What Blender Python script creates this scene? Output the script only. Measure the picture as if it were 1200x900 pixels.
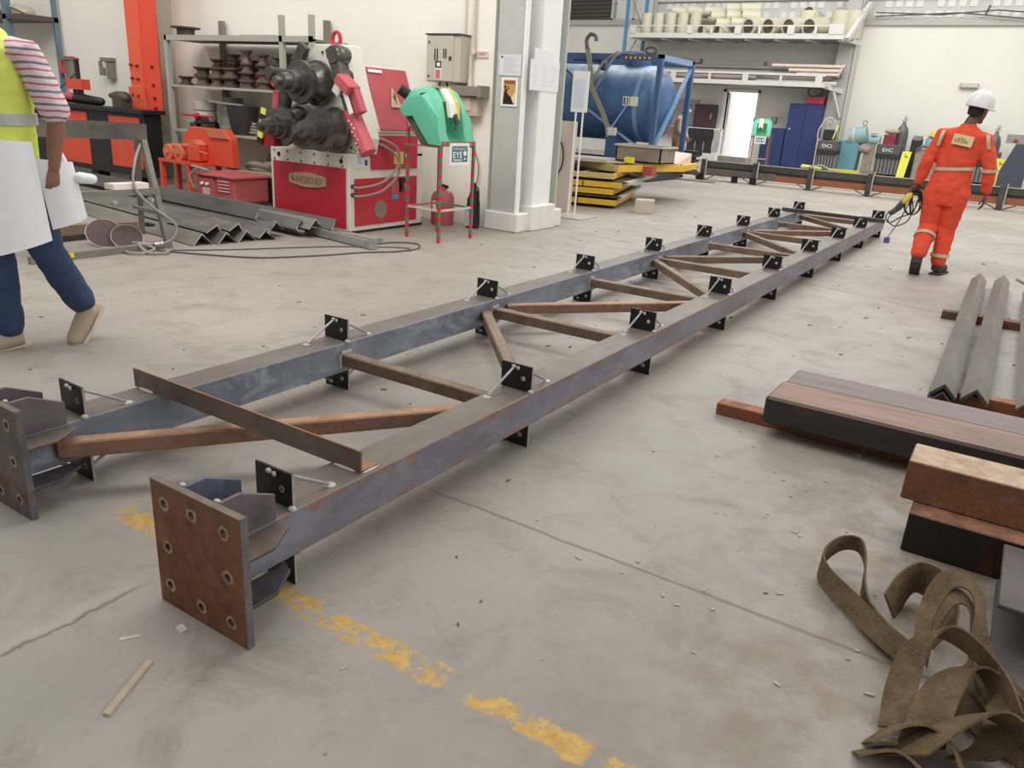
import bpy, bmesh, math, random
from mathutils import Vector, Matrix, noise as mnoise
for o in list(bpy.data.objects): bpy.data.objects.remove(o)
S = bpy.context.scene
COL = S.collection
V = Vector
PI = math.pi
rnd = random.Random(7)

# ------------------------------------------------------------------ camera
cam_d = bpy.data.cameras.new('camera'); cam = bpy.data.objects.new('camera', cam_d); COL.objects.link(cam)
right = V((0.83626, 0.54506, 0.05982)); down = V((0.22977, -0.24927, -0.94078)); fwd = V((-0.49788, 0.80048, -0.33369))
cam.matrix_world = Matrix(((right.x, -down.x, -fwd.x, 0), (right.y, -down.y, -fwd.y, 0), (right.z, -down.z, -fwd.z, 1.4), (0, 0, 0, 1)))
cam_d.sensor_width = 36; cam_d.lens = 27.36; cam_d.clip_start = 0.05; cam_d.clip_end = 200
S.camera = cam

# ------------------------------------------------------------------ light and exposure
W = bpy.data.worlds.new('daylight'); S.world = W; W.use_nodes = True
nt = W.node_tree; nt.nodes.clear()
wo = nt.nodes.new('ShaderNodeOutputWorld'); bg = nt.nodes.new('ShaderNodeBackground')
bg.inputs['Color'].default_value = (1.0, 0.98, 0.955, 1); bg.inputs['Strength'].default_value = 0.40
nt.links.new(bg.outputs[0], wo.inputs[0])

def area_lamp(name, x, y, z, sx, sy, power, col=(1, 0.97, 0.92), aim=None):
    l = bpy.data.lights.new(name, 'AREA'); l.shape = 'RECTANGLE'; l.size = sx; l.size_y = sy; l.energy = power; l.color = col
    o = bpy.data.objects.new(name, l); COL.objects.link(o); o.location = (x, y, z)
    if aim is not None:
        o.rotation_euler = (V(aim) - V((x, y, z))).to_track_quat('-Z', 'Y').to_euler()
    return o
# roof skylights as area lamps
area_lamp('skylight_fill', -5.0, 2.6, 8.0, 9, 4, 700, (1, 0.985, 0.965), aim=(-9.5, 8.5, 0.6))  # tilted toward the left wall to brighten it
area_lamp('skylight_fill', 1.5, 13.0, 8.5, 4, 12, 640, (1, 0.985, 0.965), aim=(-2.0, 13.0, 0))
area_lamp('skylight_fill', -5.0, 22.0, 8.8, 16, 7, 1600, (1, 0.99, 0.96))
area_lamp('skylight_fill', -14.0, 3.0, 7.5, 4, 3, 170, (1, 0.985, 0.95), aim=(-14.0, 8.0, 1.5))  # added fill that lifts the dark far-left wall
area_lamp('added_side_fill', 8.0, 3.0, 5.0, 8, 4, 330, (1, 0.985, 0.97), aim=(-1.5, 4.0, 0))  # added soft fill for the right-hand faces of steel and duct
S.view_settings.view_transform = 'Standard'; S.view_settings.look = 'None'
S.view_settings.gamma = 1.0; S.view_settings.use_curve_mapping = False
S.view_settings.exposure = 0.0

# ------------------------------------------------------------------ materials
def lin(c):
    out = []
    for v in c:
        v = v / 255.0
        out.append(v / 12.92 if v <= 0.04045 else ((v + 0.055) / 1.055) ** 2.4)
    return (out[0], out[1], out[2], 1.0)

class N:
    """small node-tree writer"""
    def __init__(s, name):
        s.m = bpy.data.materials.new(name); s.m.use_nodes = True; s.t = s.m.node_tree
        s.b = s.t.nodes['Principled BSDF']; s.tc = s.t.nodes.new('ShaderNodeTexCoord'); s.co = s.tc.outputs['Object']
    def new(s, k): return s.t.nodes.new(k)
    def link(s, a, b): s.t.links.new(a, b)
    def setv(s, inp, v):
        if hasattr(v, 'is_linked') or hasattr(v, 'links'): s.link(v, inp)
        else: inp.default_value = v
    def noise(s, scale, detail=5, rough=0.6, stretch=None, dist=0, co=None):
        n = s.new('ShaderNodeTexNoise'); n.inputs['Scale'].default_value = scale; n.inputs['Detail'].default_value = detail
        n.inputs['Roughness'].default_value = rough; n.inputs['Distortion'].default_value = dist
        c = co or s.co
        if stretch:
            mp = s.new('ShaderNodeMapping'); mp.inputs['Scale'].default_value = stretch; s.link(c, mp.inputs[0]); c = mp.outputs[0]
        s.link(c, n.inputs['Vector']); return n.outputs['Fac']
    def ramp(s, fac, stops, interp='LINEAR'):
        r = s.new('ShaderNodeValToRGB'); s.link(fac, r.inputs[0]); e = r.color_ramp; e.interpolation = interp
        while len(e.elements) < len(stops): e.elements.new(0.5)
        for k, (p, c) in enumerate(stops):
            e.elements[k].position = p; e.elements[k].color = c if len(c) == 4 else lin(c)
        return r.outputs[0]
    def thr(s, fac, a, b):
        m = s.new('ShaderNodeMapRange'); s.link(fac, m.inputs[0]); m.inputs[1].default_value = a; m.inputs[2].default_value = b
        m.clamp = True; return m.outputs[0]
    def math(s, op, a, b=0.0, c=0.0):
        m = s.new('ShaderNodeMath'); m.operation = op
        s.setv(m.inputs[0], a); s.setv(m.inputs[1], b); s.setv(m.inputs[2], c); return m.outputs[0]
    def mix(s, f, a, b, mode='MIX'):
        m = s.new('ShaderNodeMix'); m.data_type = 'RGBA'; m.blend_type = mode
        s.setv(m.inputs[0], f); s.setv(m.inputs[6], a); s.setv(m.inputs[7], b); return m.outputs[2]
    def sep(s, v):
        n = s.new('ShaderNodeSeparateXYZ'); s.link(v, n.inputs[0]); return n.outputs
    def bump(s, h, strength=0.3, dist=0.01):
        b = s.new('ShaderNodeBump'); b.inputs['Strength'].default_value = strength; b.inputs['Distance'].default_value = dist
        s.link(h, b.inputs['Height']); s.link(b.outputs[0], s.b.inputs['Normal'])
    def fin(s, col, rough=0.5, metal=0.0, spec=None):
        s.setv(s.b.inputs['Base Color'], col); s.setv(s.b.inputs['Roughness'], rough); s.setv(s.b.inputs['Metallic'], metal)
        if spec is not None: s.b.inputs['Specular IOR Level'].default_value = spec
        return s.m

MATS = {}
def paint(name, c, rough=0.5, var=0.12, scale=6, dirt=None, dirt_amt=0.5, metal=0.0, bump=0.05, edge=0.0):
    """painted or plain surface: base colour with mottling and optional dirt patches"""
    if name in MATS: return MATS[name]
    n = N(name); a = lin(c)
    lo = tuple(x * (1 - var) for x in a[:3]) + (1,); hi = tuple(min(1, x * (1 + var)) for x in a[:3]) + (1,)
    f = n.noise(scale, 5)
    col = n.ramp(f, [(0.3, lo), (0.7, hi)])
    if dirt:
        d = n.thr(n.noise(scale * 0.8, 8, 0.7, dist=0.4), 0.75 - dirt_amt * 0.4, 0.85 - dirt_amt * 0.3)
        col = n.mix(d, col, lin(dirt))
    if bump: n.bump(n.noise(scale * 12, 4), bump, 0.004)
    MATS[name] = n.fin(col, rough, metal); return MATS[name]

def steel(name, base, dark, rust=None, rust_amt=0.4, dust_or_light=None, dust_amt=0.7, scale=5, stretch=(1, 1, 1), rough=0.5, metal=0.35, light=None):
    """mill-scale steel: mottled scale, rust patches and dustiness settled on its upper faces"""
    if name in MATS: return MATS[name]
    n = N(name)
    col = n.ramp(n.noise(scale, 7, 0.65, stretch), [(0.3, dark), (0.62, base)])
    if light:
        col = n.mix(n.thr(n.noise(scale * 1.7, 8, 0.7, stretch, 0.6), 0.55, 0.7), col, lin(light))
    if rust:
        r1 = n.noise(scale * 0.9, 9, 0.72, stretch, 0.5)
        t = 0.72 - 0.42 * rust_amt
        rf = n.thr(r1, t - 0.04, t + 0.09)
        rc = n.ramp(n.noise(scale * 6, 6, 0.7), [(0.25, tuple(int(v * 0.55) for v in rust)), (0.7, rust)])
        col = n.mix(rf, col, rc)
    if dust_or_light:
        g = n.new('ShaderNodeNewGeometry'); z = n.sep(g.outputs['Normal'])[2]
        df = n.math('MULTIPLY', n.thr(z, 0.5, 0.95), n.thr(n.noise(scale * 1.4, 7, 0.7, stretch), 0.62 - 0.45 * dust_amt, 0.75 - 0.2 * dust_amt))
        col = n.mix(df, col, lin(dust_or_light))
    n.bump(n.noise(scale * 22, 5, 0.7), 0.25, 0.002)
    MATS[name] = n.fin(col, rough, metal); return MATS[name]

def flat(name, c, rough=0.5, metal=0.0, spec=None):
    if name in MATS: return MATS[name]
    n = N(name); f = n.noise(14, 3)
    a = lin(c); col = n.ramp(f, [(0.2, tuple(x * 0.93 for x in a[:3]) + (1,)), (0.8, a)])
    MATS[name] = n.fin(col, rough, metal, spec); return MATS[name]

# ------------------------------------------------------------------ mesh builder
def orient(p0, p1, up=(0, 0, 1)):
    d = (V(p1) - V(p0)); L = d.length; d.normalize(); u = V(up)
    if abs(d.dot(u)) > 0.98: u = V((0, 1, 0)) if abs(d.y) < 0.9 else V((1, 0, 0))
    s = d.cross(u).normalized(); u2 = s.cross(d).normalized()
    return d, s, u2, L

class MB:
    def __init__(s): s.v = []; s.f = []
    def add(s, vs, fs):
        o = len(s.v); s.v += [V(p) for p in vs]; s.f += [tuple(i + o for i in f) for f in fs]; return s
    def box(s, x0, x1, y0, y1, z0, z1):
        vs = [(x, y, z) for x in (x0, x1) for y in (y0, y1) for z in (z0, z1)]
        return s.add(vs, [(0, 1, 3, 2), (4, 6, 7, 5), (0, 4, 5, 1), (2, 3, 7, 6), (0, 2, 6, 4), (1, 5, 7, 3)])
    def hexa(s, a, b):
        """two quads a and b joined into a solid"""
        return s.add(list(a) + list(b), [(3, 2, 1, 0), (4, 5, 6, 7), (0, 1, 5, 4), (1, 2, 6, 5), (2, 3, 7, 6), (3, 0, 4, 7)])
    def bar(s, p0, p1, w, h, up=(0, 0, 1)):
        d, sd, u, L = orient(p0, p1, up)
        def q(c): return [c - sd * w / 2 - u * h / 2, c + sd * w / 2 - u * h / 2, c + sd * w / 2 + u * h / 2, c - sd * w / 2 + u * h / 2]
        return s.hexa(q(V(p0)), q(V(p1)))
    def sect(s, p0, p1, poly, up=(0, 0, 1)):
        """a 2-D outline (side, up) swept from p0 to p1"""
        d, sd, u, L = orient(p0, p1, up); n = len(poly)
        a = [V(p0) + sd * x + u * y for x, y in poly]; b = [V(p1) + sd * x + u * y for x, y in poly]
        return s.add(a + b, [tuple(range(n))[::-1], tuple(range(n, 2 * n))] + [(i, (i + 1) % n, n + (i + 1) % n, n + i) for i in range(n)])
    def tube(s, pts, r, n=8, close=False):
        pts = [V(p) for p in pts]; m = len(pts); rings = []
        ref = None
        for i, p in enumerate(pts):
            a = pts[(i - 1) % m] if (i or close) else p; b = pts[(i + 1) % m] if (i < m - 1 or close) else p
            d = (b - a).normalized()
            if ref is None:
                ref = V((0, 0, 1)) if abs(d.z) < 0.9 else V((1, 0, 0))
            ref = (ref - d * ref.dot(d)).normalized(); sd = d.cross(ref)
            rr = r[i] if isinstance(r, (list, tuple)) else r
            rings.append([p + (ref * math.cos(2 * PI * k / n) + sd * math.sin(2 * PI * k / n)) * rr for k in range(n)])
        vs = [q for R in rings for q in R]; fs = []
        for i in range(m - 1 if not close else m):
            j = (i + 1) % m
            for k in range(n):
                fs.append((i * n + k, i * n + (k + 1) % n, j * n + (k + 1) % n, j * n + k))
        if not close: fs += [tuple(range(n))[::-1], tuple(range((m - 1) * n, m * n))]
        return s.add(vs, fs)
    def lathe(s, c, axis, prof, n=20):
        """prof = [(radius, distance along axis)]; a radius of 0 closes the end"""
        ax = V(axis).normalized(); ref = V((0, 0, 1)) if abs(ax.z) < 0.9 else V((1, 0, 0))
        a = ax.cross(ref).normalized(); b = ax.cross(a); c = V(c)
        vs = []
        for r, h in prof:
            for k in range(n): vs.append(c + ax * h + (a * math.cos(2 * PI * k / n) + b * math.sin(2 * PI * k / n)) * max(r, 1e-4))
        m = len(prof); fs = [(i * n + k, (i + 1) * n + k, (i + 1) * n + (k + 1) % n, i * n + (k + 1) % n) for i in range(m - 1) for k in range(n)]
        fs += [tuple(range(n)), tuple(range((m - 1) * n, m * n))[::-1]]
        return s.add(vs, fs)
    def cyl(s, p0, p1, r, n=16):
        d = V(p1) - V(p0); return s.lathe(p0, d, [(r, 0), (r, d.length)], n)
    def rhs(s, ax, u0, u1, w0, w1, a0, a1, t):
        """hollow rectangular section along axis ax, open ends"""
        def P(u, w, a): return (a, u, w) if ax == 'x' else (u, a, w)
        o = [(u0, w0), (u1, w0), (u1, w1), (u0, w1)]; i = [(u0 + t, w0 + t), (u1 - t, w0 + t), (u1 - t, w1 - t), (u0 + t, w1 - t)]
        vs = [P(u, w, a0) for u, w in o] + [P(u, w, a0) for u, w in i] + [P(u, w, a1) for u, w in o] + [P(u, w, a1) for u, w in i]
        fs = []
        for k in range(4):
            j = (k + 1) % 4
            fs += [(k, j, 4 + j, 4 + k), (8 + k, 12 + k, 12 + j, 8 + j), (k, 8 + k, 8 + j, j), (4 + k, 4 + j, 12 + j, 12 + k)]
        return s.add(vs, fs)
    def prism(s, poly, ax, a0, a1):
        """poly in the plane across axis ax ('x','y','z'), extruded from a0 to a1"""
        def P(u, w, t):
            return {'x': (t, u, w), 'y': (u, t, w), 'z': (u, w, t)}[ax]
        n = len(poly); vs = [P(u, w, a0) for u, w in poly] + [P(u, w, a1) for u, w in poly]
        return s.add(vs, [tuple(range(n)), tuple(range(n, 2 * n))[::-1]] + [(i, n + i, n + (i + 1) % n, (i + 1) % n) for i in range(n)])
    def ribbon(s, pts, wid, th=0.003):
        """flat band: centre points, half-width vectors, thickness"""
        pts = [V(p) for p in pts]; wid = [V(w) for w in wid]; m = len(pts); vs = []
        for i, p in enumerate(pts):
            d = (pts[min(i + 1, m - 1)] - pts[max(i - 1, 0)]).normalized(); nn = d.cross(wid[i]).normalized() * th / 2
            vs += [p - wid[i] - nn, p + wid[i] - nn, p + wid[i] + nn, p - wid[i] + nn]
        fs = [(0, 1, 2, 3), (4 * m - 1, 4 * m - 2, 4 * m - 3, 4 * m - 4)]
        for i in range(m - 1):
            for k in range(4):
                fs.append((4 * i + k, 4 * (i + 1) + k, 4 * (i + 1) + (k + 1) % 4, 4 * i + (k + 1) % 4))
        return s.add(vs, fs)
    def ball(s, c, r, n=12, m=8):
        rx, ry, rz = (r, r, r) if not isinstance(r, (tuple, list)) else r
        vs = []; c = V(c)
        for i in range(1, m):
            t = PI * i / m
            for k in range(n):
                a = 2 * PI * k / n; vs.append(c + V((rx * math.sin(t) * math.cos(a), ry * math.sin(t) * math.sin(a), rz * math.cos(t))))
        o = len(vs); vs += [c + V((0, 0, rz)), c - V((0, 0, rz))]
        fs = [(i * n + k, (i + 1) * n + k, (i + 1) * n + (k + 1) % n, i * n + (k + 1) % n) for i in range(m - 2) for k in range(n)]
        fs += [(o, k, (k + 1) % n) for k in range(n)] + [(o + 1, (m - 2) * n + (k + 1) % n, (m - 2) * n + k) for k in range(n)]
        return s.add(vs, fs)
    def loft(s, secs, n=16):
        """secs = [(centre, side vector, up vector)] elliptical rings joined and closed"""
        vs = []
        for c, a, b in secs:
            c, a, b = V(c), V(a), V(b)
            for k in range(n):
                t = 2 * PI * k / n; vs.append(c + a * math.cos(t) + b * math.sin(t))
        m = len(secs)
        fs = [(i * n + k, i * n + (k + 1) % n, (i + 1) * n + (k + 1) % n, (i + 1) * n + k) for i in range(m - 1) for k in range(n)]
        fs += [tuple(range(n))[::-1], tuple(range((m - 1) * n, m * n))]
        return s.add(vs, fs)
    def limb(s, pts, rad, n=12, flat_=None):
        """rounded tapering limb through the joints"""
        pts = [V(p) for p in pts]
        d0 = (pts[0] - pts[1]).normalized(); d1 = (pts[-1] - pts[-2]).normalized()
        P = [pts[0] + d0 * rad[0] * 0.9, pts[0] + d0 * rad[0] * 0.55] + pts + [pts[-1] + d1 * rad[-1] * 0.55, pts[-1] + d1 * rad[-1] * 0.9]
        R = [rad[0] * 0.25, rad[0] * 0.8] + list(rad) + [rad[-1] * 0.8, rad[-1] * 0.25]
        return s.tube(P, R, n)

INV = {}
def thing(name, label, cat, loc=(0, 0, 0), rz=0.0, group=None):
    o = bpy.data.objects.new(name, None); COL.objects.link(o); o.empty_display_size = 0.1
    o.location = loc; o.rotation_euler = (0, 0, rz)
    o['label'] = label; o['category'] = cat
    if group: o['group'] = group
    INV[o.name] = (Matrix.Translation(V(loc)) @ Matrix.Rotation(rz, 4, 'Z')).inverted(); return o

def obj(name, mb, mat, parent=None, smooth=False, bev=0.0, loc=None, auto=False, local=False):
    """link one mesh object. Coordinates are given in the hall's frame (or the thing's own frame with local=True)."""
    me = bpy.data.meshes.new(name)
    if parent is not None: inv = INV[parent.name] if not local else Matrix.Identity(4)
    elif loc is not None: inv = Matrix.Translation(-V(loc))
    else: inv = Matrix.Identity(4)
    me.from_pydata([tuple(inv @ p) for p in mb.v], [], mb.f)
    bm = bmesh.new(); bm.from_mesh(me); bmesh.ops.recalc_face_normals(bm, faces=bm.faces)
    if smooth:
        for f in bm.faces: f.smooth = True
        if auto or True:
            for e in bm.edges:
                if len(e.link_faces) == 2 and e.calc_face_angle(0) > 0.7: e.smooth = False
    bm.to_mesh(me); bm.free()
    if mat is not None: me.materials.append(mat)
    o = bpy.data.objects.new(name, me); COL.objects.link(o)
    if name in ('weld', 'print_line', 'litter'): o['kind'] = 'stuff'
    if parent is not None: o.parent = parent; INV[o.name] = INV[parent.name]
    elif loc is not None: o.location = loc; INV[o.name] = inv
    if bev:
        b = o.modifiers.new('edge', 'BEVEL'); b.width = bev; b.segments = 1; b.limit_method = 'ANGLE'; b.angle_limit = 0.6
    return o

def single(name, label, cat, mb, mat, loc=(0, 0, 0), group=None, **k):
    o = obj(name, mb, mat, None, loc=loc, **k); o['label'] = label; o['category'] = cat
    if group: o['group'] = group
    return o
def struct(name, mb, mat, **k):
    o = obj(name, mb, mat, None, **k); o['kind'] = 'structure'; INV[o.name] = Matrix.Identity(4); return o
def dup(root, loc, rz=0.0, label=None, group=None, scale=None):
    r = root.copy(); COL.objects.link(r); r.location = loc; r.rotation_euler = (0, 0, rz)
    if scale: r.scale = (scale,) * 3
    if label: r['label'] = label
    if group: r['group'] = group
    for ch in list(root.children):
        c = ch.copy(); COL.objects.link(c); c.parent = r
        for g in list(ch.children):
            d = g.copy(); COL.objects.link(d); d.parent = c
    return r
def cut(o, cutter):
    """cut the closed solids of the MB cutter out of o"""
    me = bpy.data.meshes.new('cutter'); inv = INV.get(o.name, Matrix.Identity(4))
    me.from_pydata([tuple(inv @ p) for p in cutter.v], [], cutter.f)
    bm = bmesh.new(); bm.from_mesh(me); bmesh.ops.recalc_face_normals(bm, faces=bm.faces); bm.to_mesh(me); bm.free()
    c = bpy.data.objects.new('cutter', me); COL.objects.link(c); c.matrix_world = o.matrix_world.copy()
    mw = o.parent
    o2p = o.parent; o.parent = None; mloc = o.location.copy(); o.location = (0, 0, 0); c.location = (0, 0, 0); c.rotation_euler = (0, 0, 0)
    b = o.modifiers.new('cut', 'BOOLEAN'); b.object = c; b.operation = 'DIFFERENCE'; b.solver = 'EXACT'
    dg = bpy.context.evaluated_depsgraph_get(); dg.update()
    nm = bpy.data.meshes.new_from_object(o.evaluated_get(dg)); o.modifiers.clear(); old = o.data; o.data = nm
    nm.name = old.name; bpy.data.meshes.remove(old); bpy.data.objects.remove(c); bpy.data.meshes.remove(me)
    o.parent = o2p; o.location = mloc
    return o
def text_obj(name, body, origin, xdir, ydir, height, mat, parent=None, depth=0.002, align='CENTER', bold=0.0, width=None):
    """flat lettering as a mesh: origin is the centre of the line, xdir reads along, ydir is up"""
    cu = bpy.data.curves.new(name, 'FONT'); cu.body = body; cu.size = 1.0; cu.align_x = 'LEFT'; cu.extrude = 0.0; cu.resolution_u = 2; cu.offset = bold
    t = bpy.data.objects.new(name, cu); COL.objects.link(t)
    dg = bpy.context.evaluated_depsgraph_get(); me = bpy.data.meshes.new_from_object(t.evaluated_get(dg)); bpy.data.objects.remove(t)
    xs = [v.co.x for v in me.vertices]; ys = [v.co.y for v in me.vertices]
    cx_, cy_ = (min(xs) + max(xs)) / 2, (min(ys) + max(ys)) / 2; sy = height / (max(ys) - min(ys)); sx = sy if width is None else width / (max(xs) - min(xs))
    X = V(xdir).normalized(); Y = V(ydir).normalized(); Z = X.cross(Y); O = V(origin)
    inv = INV[parent.name] if parent is not None else Matrix.Identity(4)
    for v in me.vertices:
        v.co = inv @ (O + X * (v.co.x - cx_) * sx + Y * (v.co.y - cy_) * sy + Z * depth)
    me.materials.clear(); me.materials.append(mat)
    o = bpy.data.objects.new(name, me); COL.objects.link(o)
    if parent is not None: o.parent = parent; INV[o.name] = INV[parent.name]
    return o
def smoothpts(pts, k=6):
    """Catmull-Rom through points"""
    pts = [V(p) for p in pts]; out = []
    for i in range(len(pts) - 1):
        p0 = pts[max(i - 1, 0)]; p1 = pts[i]; p2 = pts[i + 1]; p3 = pts[min(i + 2, len(pts) - 1)]
        for j in range(k):
            t = j / k
            out.append(0.5 * ((2 * p1) + (p2 - p0) * t + (2 * p0 - 5 * p1 + 4 * p2 - p3) * t * t + (3 * p1 - p0 - 3 * p2 + p3) * t ** 3))
    out.append(pts[-1]); return out

# ------------------------------------------------------------------ floor, walls, columns
def floor_mat():
    n = N('dusty concrete'); g = n.sep(n.co); X, Y = g[0], g[1]
    a = n.noise(0.55, 7, 0.6); b = n.noise(3.2, 8, 0.7, dist=0.6); c = n.noise(40, 5, 0.7)
    col = n.ramp(a, [(0.3, (146, 139, 130)), (0.5, (160, 153, 144)), (0.72, (176, 169, 160))])
    col = n.mix(n.thr(b, 0.5, 0.75), col, lin((136, 127, 114)))
    st = n.noise(1.5, 6, 0.65, (1, 0.35, 1))
    col = n.mix(n.math('MULTIPLY', n.thr(st, 0.55, 0.8), 0.55), col, lin((134, 128, 122)))
    col = n.mix(n.math('MULTIPLY', n.thr(c, 0.56, 0.8), 0.35), col, lin((198, 190, 176)))
    # ochre dirt near the working area to the right of the truss
    near = n.math('MULTIPLY', n.thr(X, -0.9, 0.0), n.thr(Y, 4.6, 3.2))
    col = n.mix(n.math('MULTIPLY', near, n.thr(n.noise(5, 8, 0.75), 0.42, 0.62)), col, lin((133, 117, 94)))
    # dark specks
    vo = n.new('ShaderNodeTexVoronoi'); vo.inputs['Scale'].default_value = 9; n.link(n.co, vo.inputs['Vector'])
    sp = n.math('MULTIPLY', n.thr(vo.outputs['Distance'], 0.06, 0.03), n.thr(n.noise(2.0, 3), 0.5, 0.6))
    col = n.mix(n.math('MULTIPLY', sp, 0.6), col, lin((96, 88, 78)))
    # worn yellow lane line painted across the hall at Y = 1.32
    wob = n.noise(9, 6, 0.7); yy = n.math('ADD', Y, n.math('MULTIPLY', n.math('SUBTRACT', wob, 0.5), 0.09))
    d = n.math('ABSOLUTE', n.math('SUBTRACT', yy, 1.325))
    band = n.thr(d, 0.044, 0.036)
    wear = n.thr(n.noise(11, 9, 0.75), 0.465, 0.52)
    gap = n.thr(n.math('ABSOLUTE', n.math('SUBTRACT', X, -0.925)), 0.03, 0.055)
    gap2 = n.thr(n.math('ABSOLUTE', n.math('SUBTRACT', X, -0.53)), 0.015, 0.03)
    gap3 = n.thr(n.math('ABSOLUTE', n.math('SUBTRACT', X, -1.35)), 0.02, 0.06)
    yl = n.math('MULTIPLY', n.math('MULTIPLY', band, wear), n.math('MULTIPLY', n.math('MULTIPLY', gap, gap2), n.thr(X, -2.45, -2.3)))
    ycol = n.ramp(n.noise(30, 4), [(0.3, (186, 142, 62)), (0.7, (222, 182, 84))])
    col = n.mix(n.math('MULTIPLY', yl, 0.9), col, ycol)
    # sawn joints and the rough crack beside the near end plate
    w1 = n.math('MULTIPLY', n.math('SUBTRACT', n.noise(4, 6, 0.7), 0.5), 0.035)
    j1 = n.thr(n.math('ABSOLUTE', n.math('SUBTRACT', n.math('ADD', Y, w1), 2.12)), 0.011, 0.002)
    j1 = n.math('MULTIPLY', j1, n.thr(X, -1.9, -1.5))
    j2 = n.thr(n.math('ABSOLUTE', n.math('SUBTRACT', n.math('ADD', n.math('MULTIPLY_ADD', X, 0.33, Y), w1), 7.18)), 0.02, 0.006)
    j2 = n.math('MULTIPLY', j2, n.thr(X, -5.2, -5.0))
    w2 = n.math('MULTIPLY', n.math('SUBTRACT', n.noise(5, 7, 0.75), 0.5), 0.09)
    d3 = n.math('ABSOLUTE', n.math('SUBTRACT', n.math('ADD', X, w2), -1.93))
    j3 = n.math('MULTIPLY', n.thr(d3, 0.010, 0.002), n.thr(Y, 1.15, 1.05))
    j3b = n.math('MULTIPLY', n.thr(n.math('SUBTRACT', n.math('ADD', X, w2), -1.95), 0.035, 0.0), n.thr(n.math('SUBTRACT', n.math('ADD', X, w2), -2.0), 0.0, 0.04))
    j3b = n.math('MULTIPLY', j3b, n.thr(Y, 1.15, 1.05))
    jj = n.math('MAXIMUM', j1, n.math('MAXIMUM', j2, j3))
    col = n.mix(n.math('MULTIPLY', j3b, 0.35), col, lin((190, 182, 168)))
    col = n.mix(n.math('MULTIPLY', jj, 0.75), col, lin((112, 100, 84)))
    h = n.math('SUBTRACT', n.math('MULTIPLY', n.noise(60, 6, 0.7), 0.25), n.math('MULTIPLY', jj, 1.0))
    n.bump(h, 0.35, 0.006)
    return n.fin(col, n.ramp(b, [(0.3, (0.42, 0.42, 0.42, 1)), (0.7, (0.62, 0.62, 0.62, 1))]), 0.0, 0.55)

struct('floor', MB().box(-24, 14, -4, 34, -0.1, 0), floor_mat())
cream = paint('cream wall paint', (240, 235, 224), 0.75, 0.02, 1.2, (222, 214, 200), 0.2)
white_wall = paint('white wall paint', (226, 224, 216), 0.8, 0.02, 1.0)
grey_col = paint('light grey gloss paint', (186, 189, 182), 0.45, 0.05, 3, (158, 158, 148), 0.35)
white_p = paint('white paint', (240, 241, 238), 0.5, 0.03, 3)
conc = paint('whitewashed concrete', (225, 222, 216), 0.85, 0.07, 8, (180, 172, 160), 0.35, bump=0.3)
struct('wall_left', MB().box(-22, -5.5, 8.0, 8.16, 0, 7), cream)
struct('baseboard_left', MB().box(-13.4, -11.9, 7.8, 8.0, 0, 0.42), paint('dirty plaster', (196, 186, 164), 0.85, 0.1, 4, (150, 140, 118), 0.5))
# far wall with the doorway left open
FW = 29.5
fw = MB(); fw.box(-24, -9.95, FW, FW + .2, 0, 4.62); fw.box(-8.82, 4, FW, FW + .2, 0, 4.62); fw.box(-9.95, -8.82, FW, FW + .2, 2.42, 4.62)
struct('wall_back', fw, white_wall)
struct('trim_1', MB().box(-24, 4, FW - .1, FW + .2, 4.62, 4.8), paint('grey flashing', (176, 175, 170), 0.5, 0.08, 3))
struct('wall_right', MB().box(4, 4.2, 9, FW + .2, 0, 8), white_wall)
# translucent insulated sheeting above the masonry, its squares standing proud of the netting
up = MB().box(-24, 4, FW + .08, FW + .14, 4.8, 9)
uw = struct('wall_back_upper', up, paint('translucent sheeting', (198, 197, 193), 0.6, 0.06, 2))
cells = MB()
for i in range(64):
    for j in range(5):
        if (i * 7 + j * 3) % 5 == 4: continue
        x = -15.4 + i * 0.3; z = 4.86 + j * 0.3
        cells.box(x, x + 0.2, FW + .06, FW + .09, z, z + 0.19)
c = obj('sheeting_squares', cells, paint('pale sheeting', (222, 221, 217), 0.5, 0.05, 3), uw); c['kind'] = 'stuff'
for k, z in enumerate((5.4, 6.2)):
    obj('rail', MB().box(-24, 4, FW - .02, FW + .06, z, z + 0.05), grey_col, uw)
wires = struct('trim_2', MB().tube([(-5.4, FW - .2, 4.98), (-3.5, FW - .2, 4.9), (-2, FW - .2, 5.02), (0, FW - .2, 4.86), (3.9, FW - .2, 4.84)], 0.02, 6).tube([(-5.4, FW - .22, 4.86), (-3, FW - .22, 4.95), (-1.2, FW - .22, 4.78), (3.9, FW - .22, 4.7)], 0.02, 6).tube([(-2.3, FW - .2, 4.9), (-2.22, FW - .2, 5.15)], .03, 6), flat('dark cable', (92, 90, 86), 0.7))
# dark ventilated opening high on the far left
win = MB().box(-17.6, -14.95, FW - .03, FW - .01, 4.82, 6.6)
struct('window_1', win, paint('dark louvre', (84, 80, 72), 0.8, 0.1, 6))
w2 = MB()
for k in range(12): w2.bar((-17.6, FW - .06, 4.9 + k * .14), (-14.95, FW - .06, 4.94 + k * .14), .05, .02)
obj('louvre_slats', w2, paint('dark louvre', (84, 80, 72)), bpy.data.objects['window_1'])
struct('window_2', MB().box(-14.7, -13.2, FW - .03, FW, 4.85, 7), flat('pale glazing', (214, 216, 214), 0.3))
fr = MB()
for x in (-14.85, -13.95, -13.1): fr.box(x - .05, x + .05, FW - .08, FW - .02, 4.75, 7)
fr.box(-14.9, -13.05, FW - .08, FW - .02, 4.75, 4.85)
obj('window_frame', fr, grey_col, bpy.data.objects['window_2'])
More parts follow.
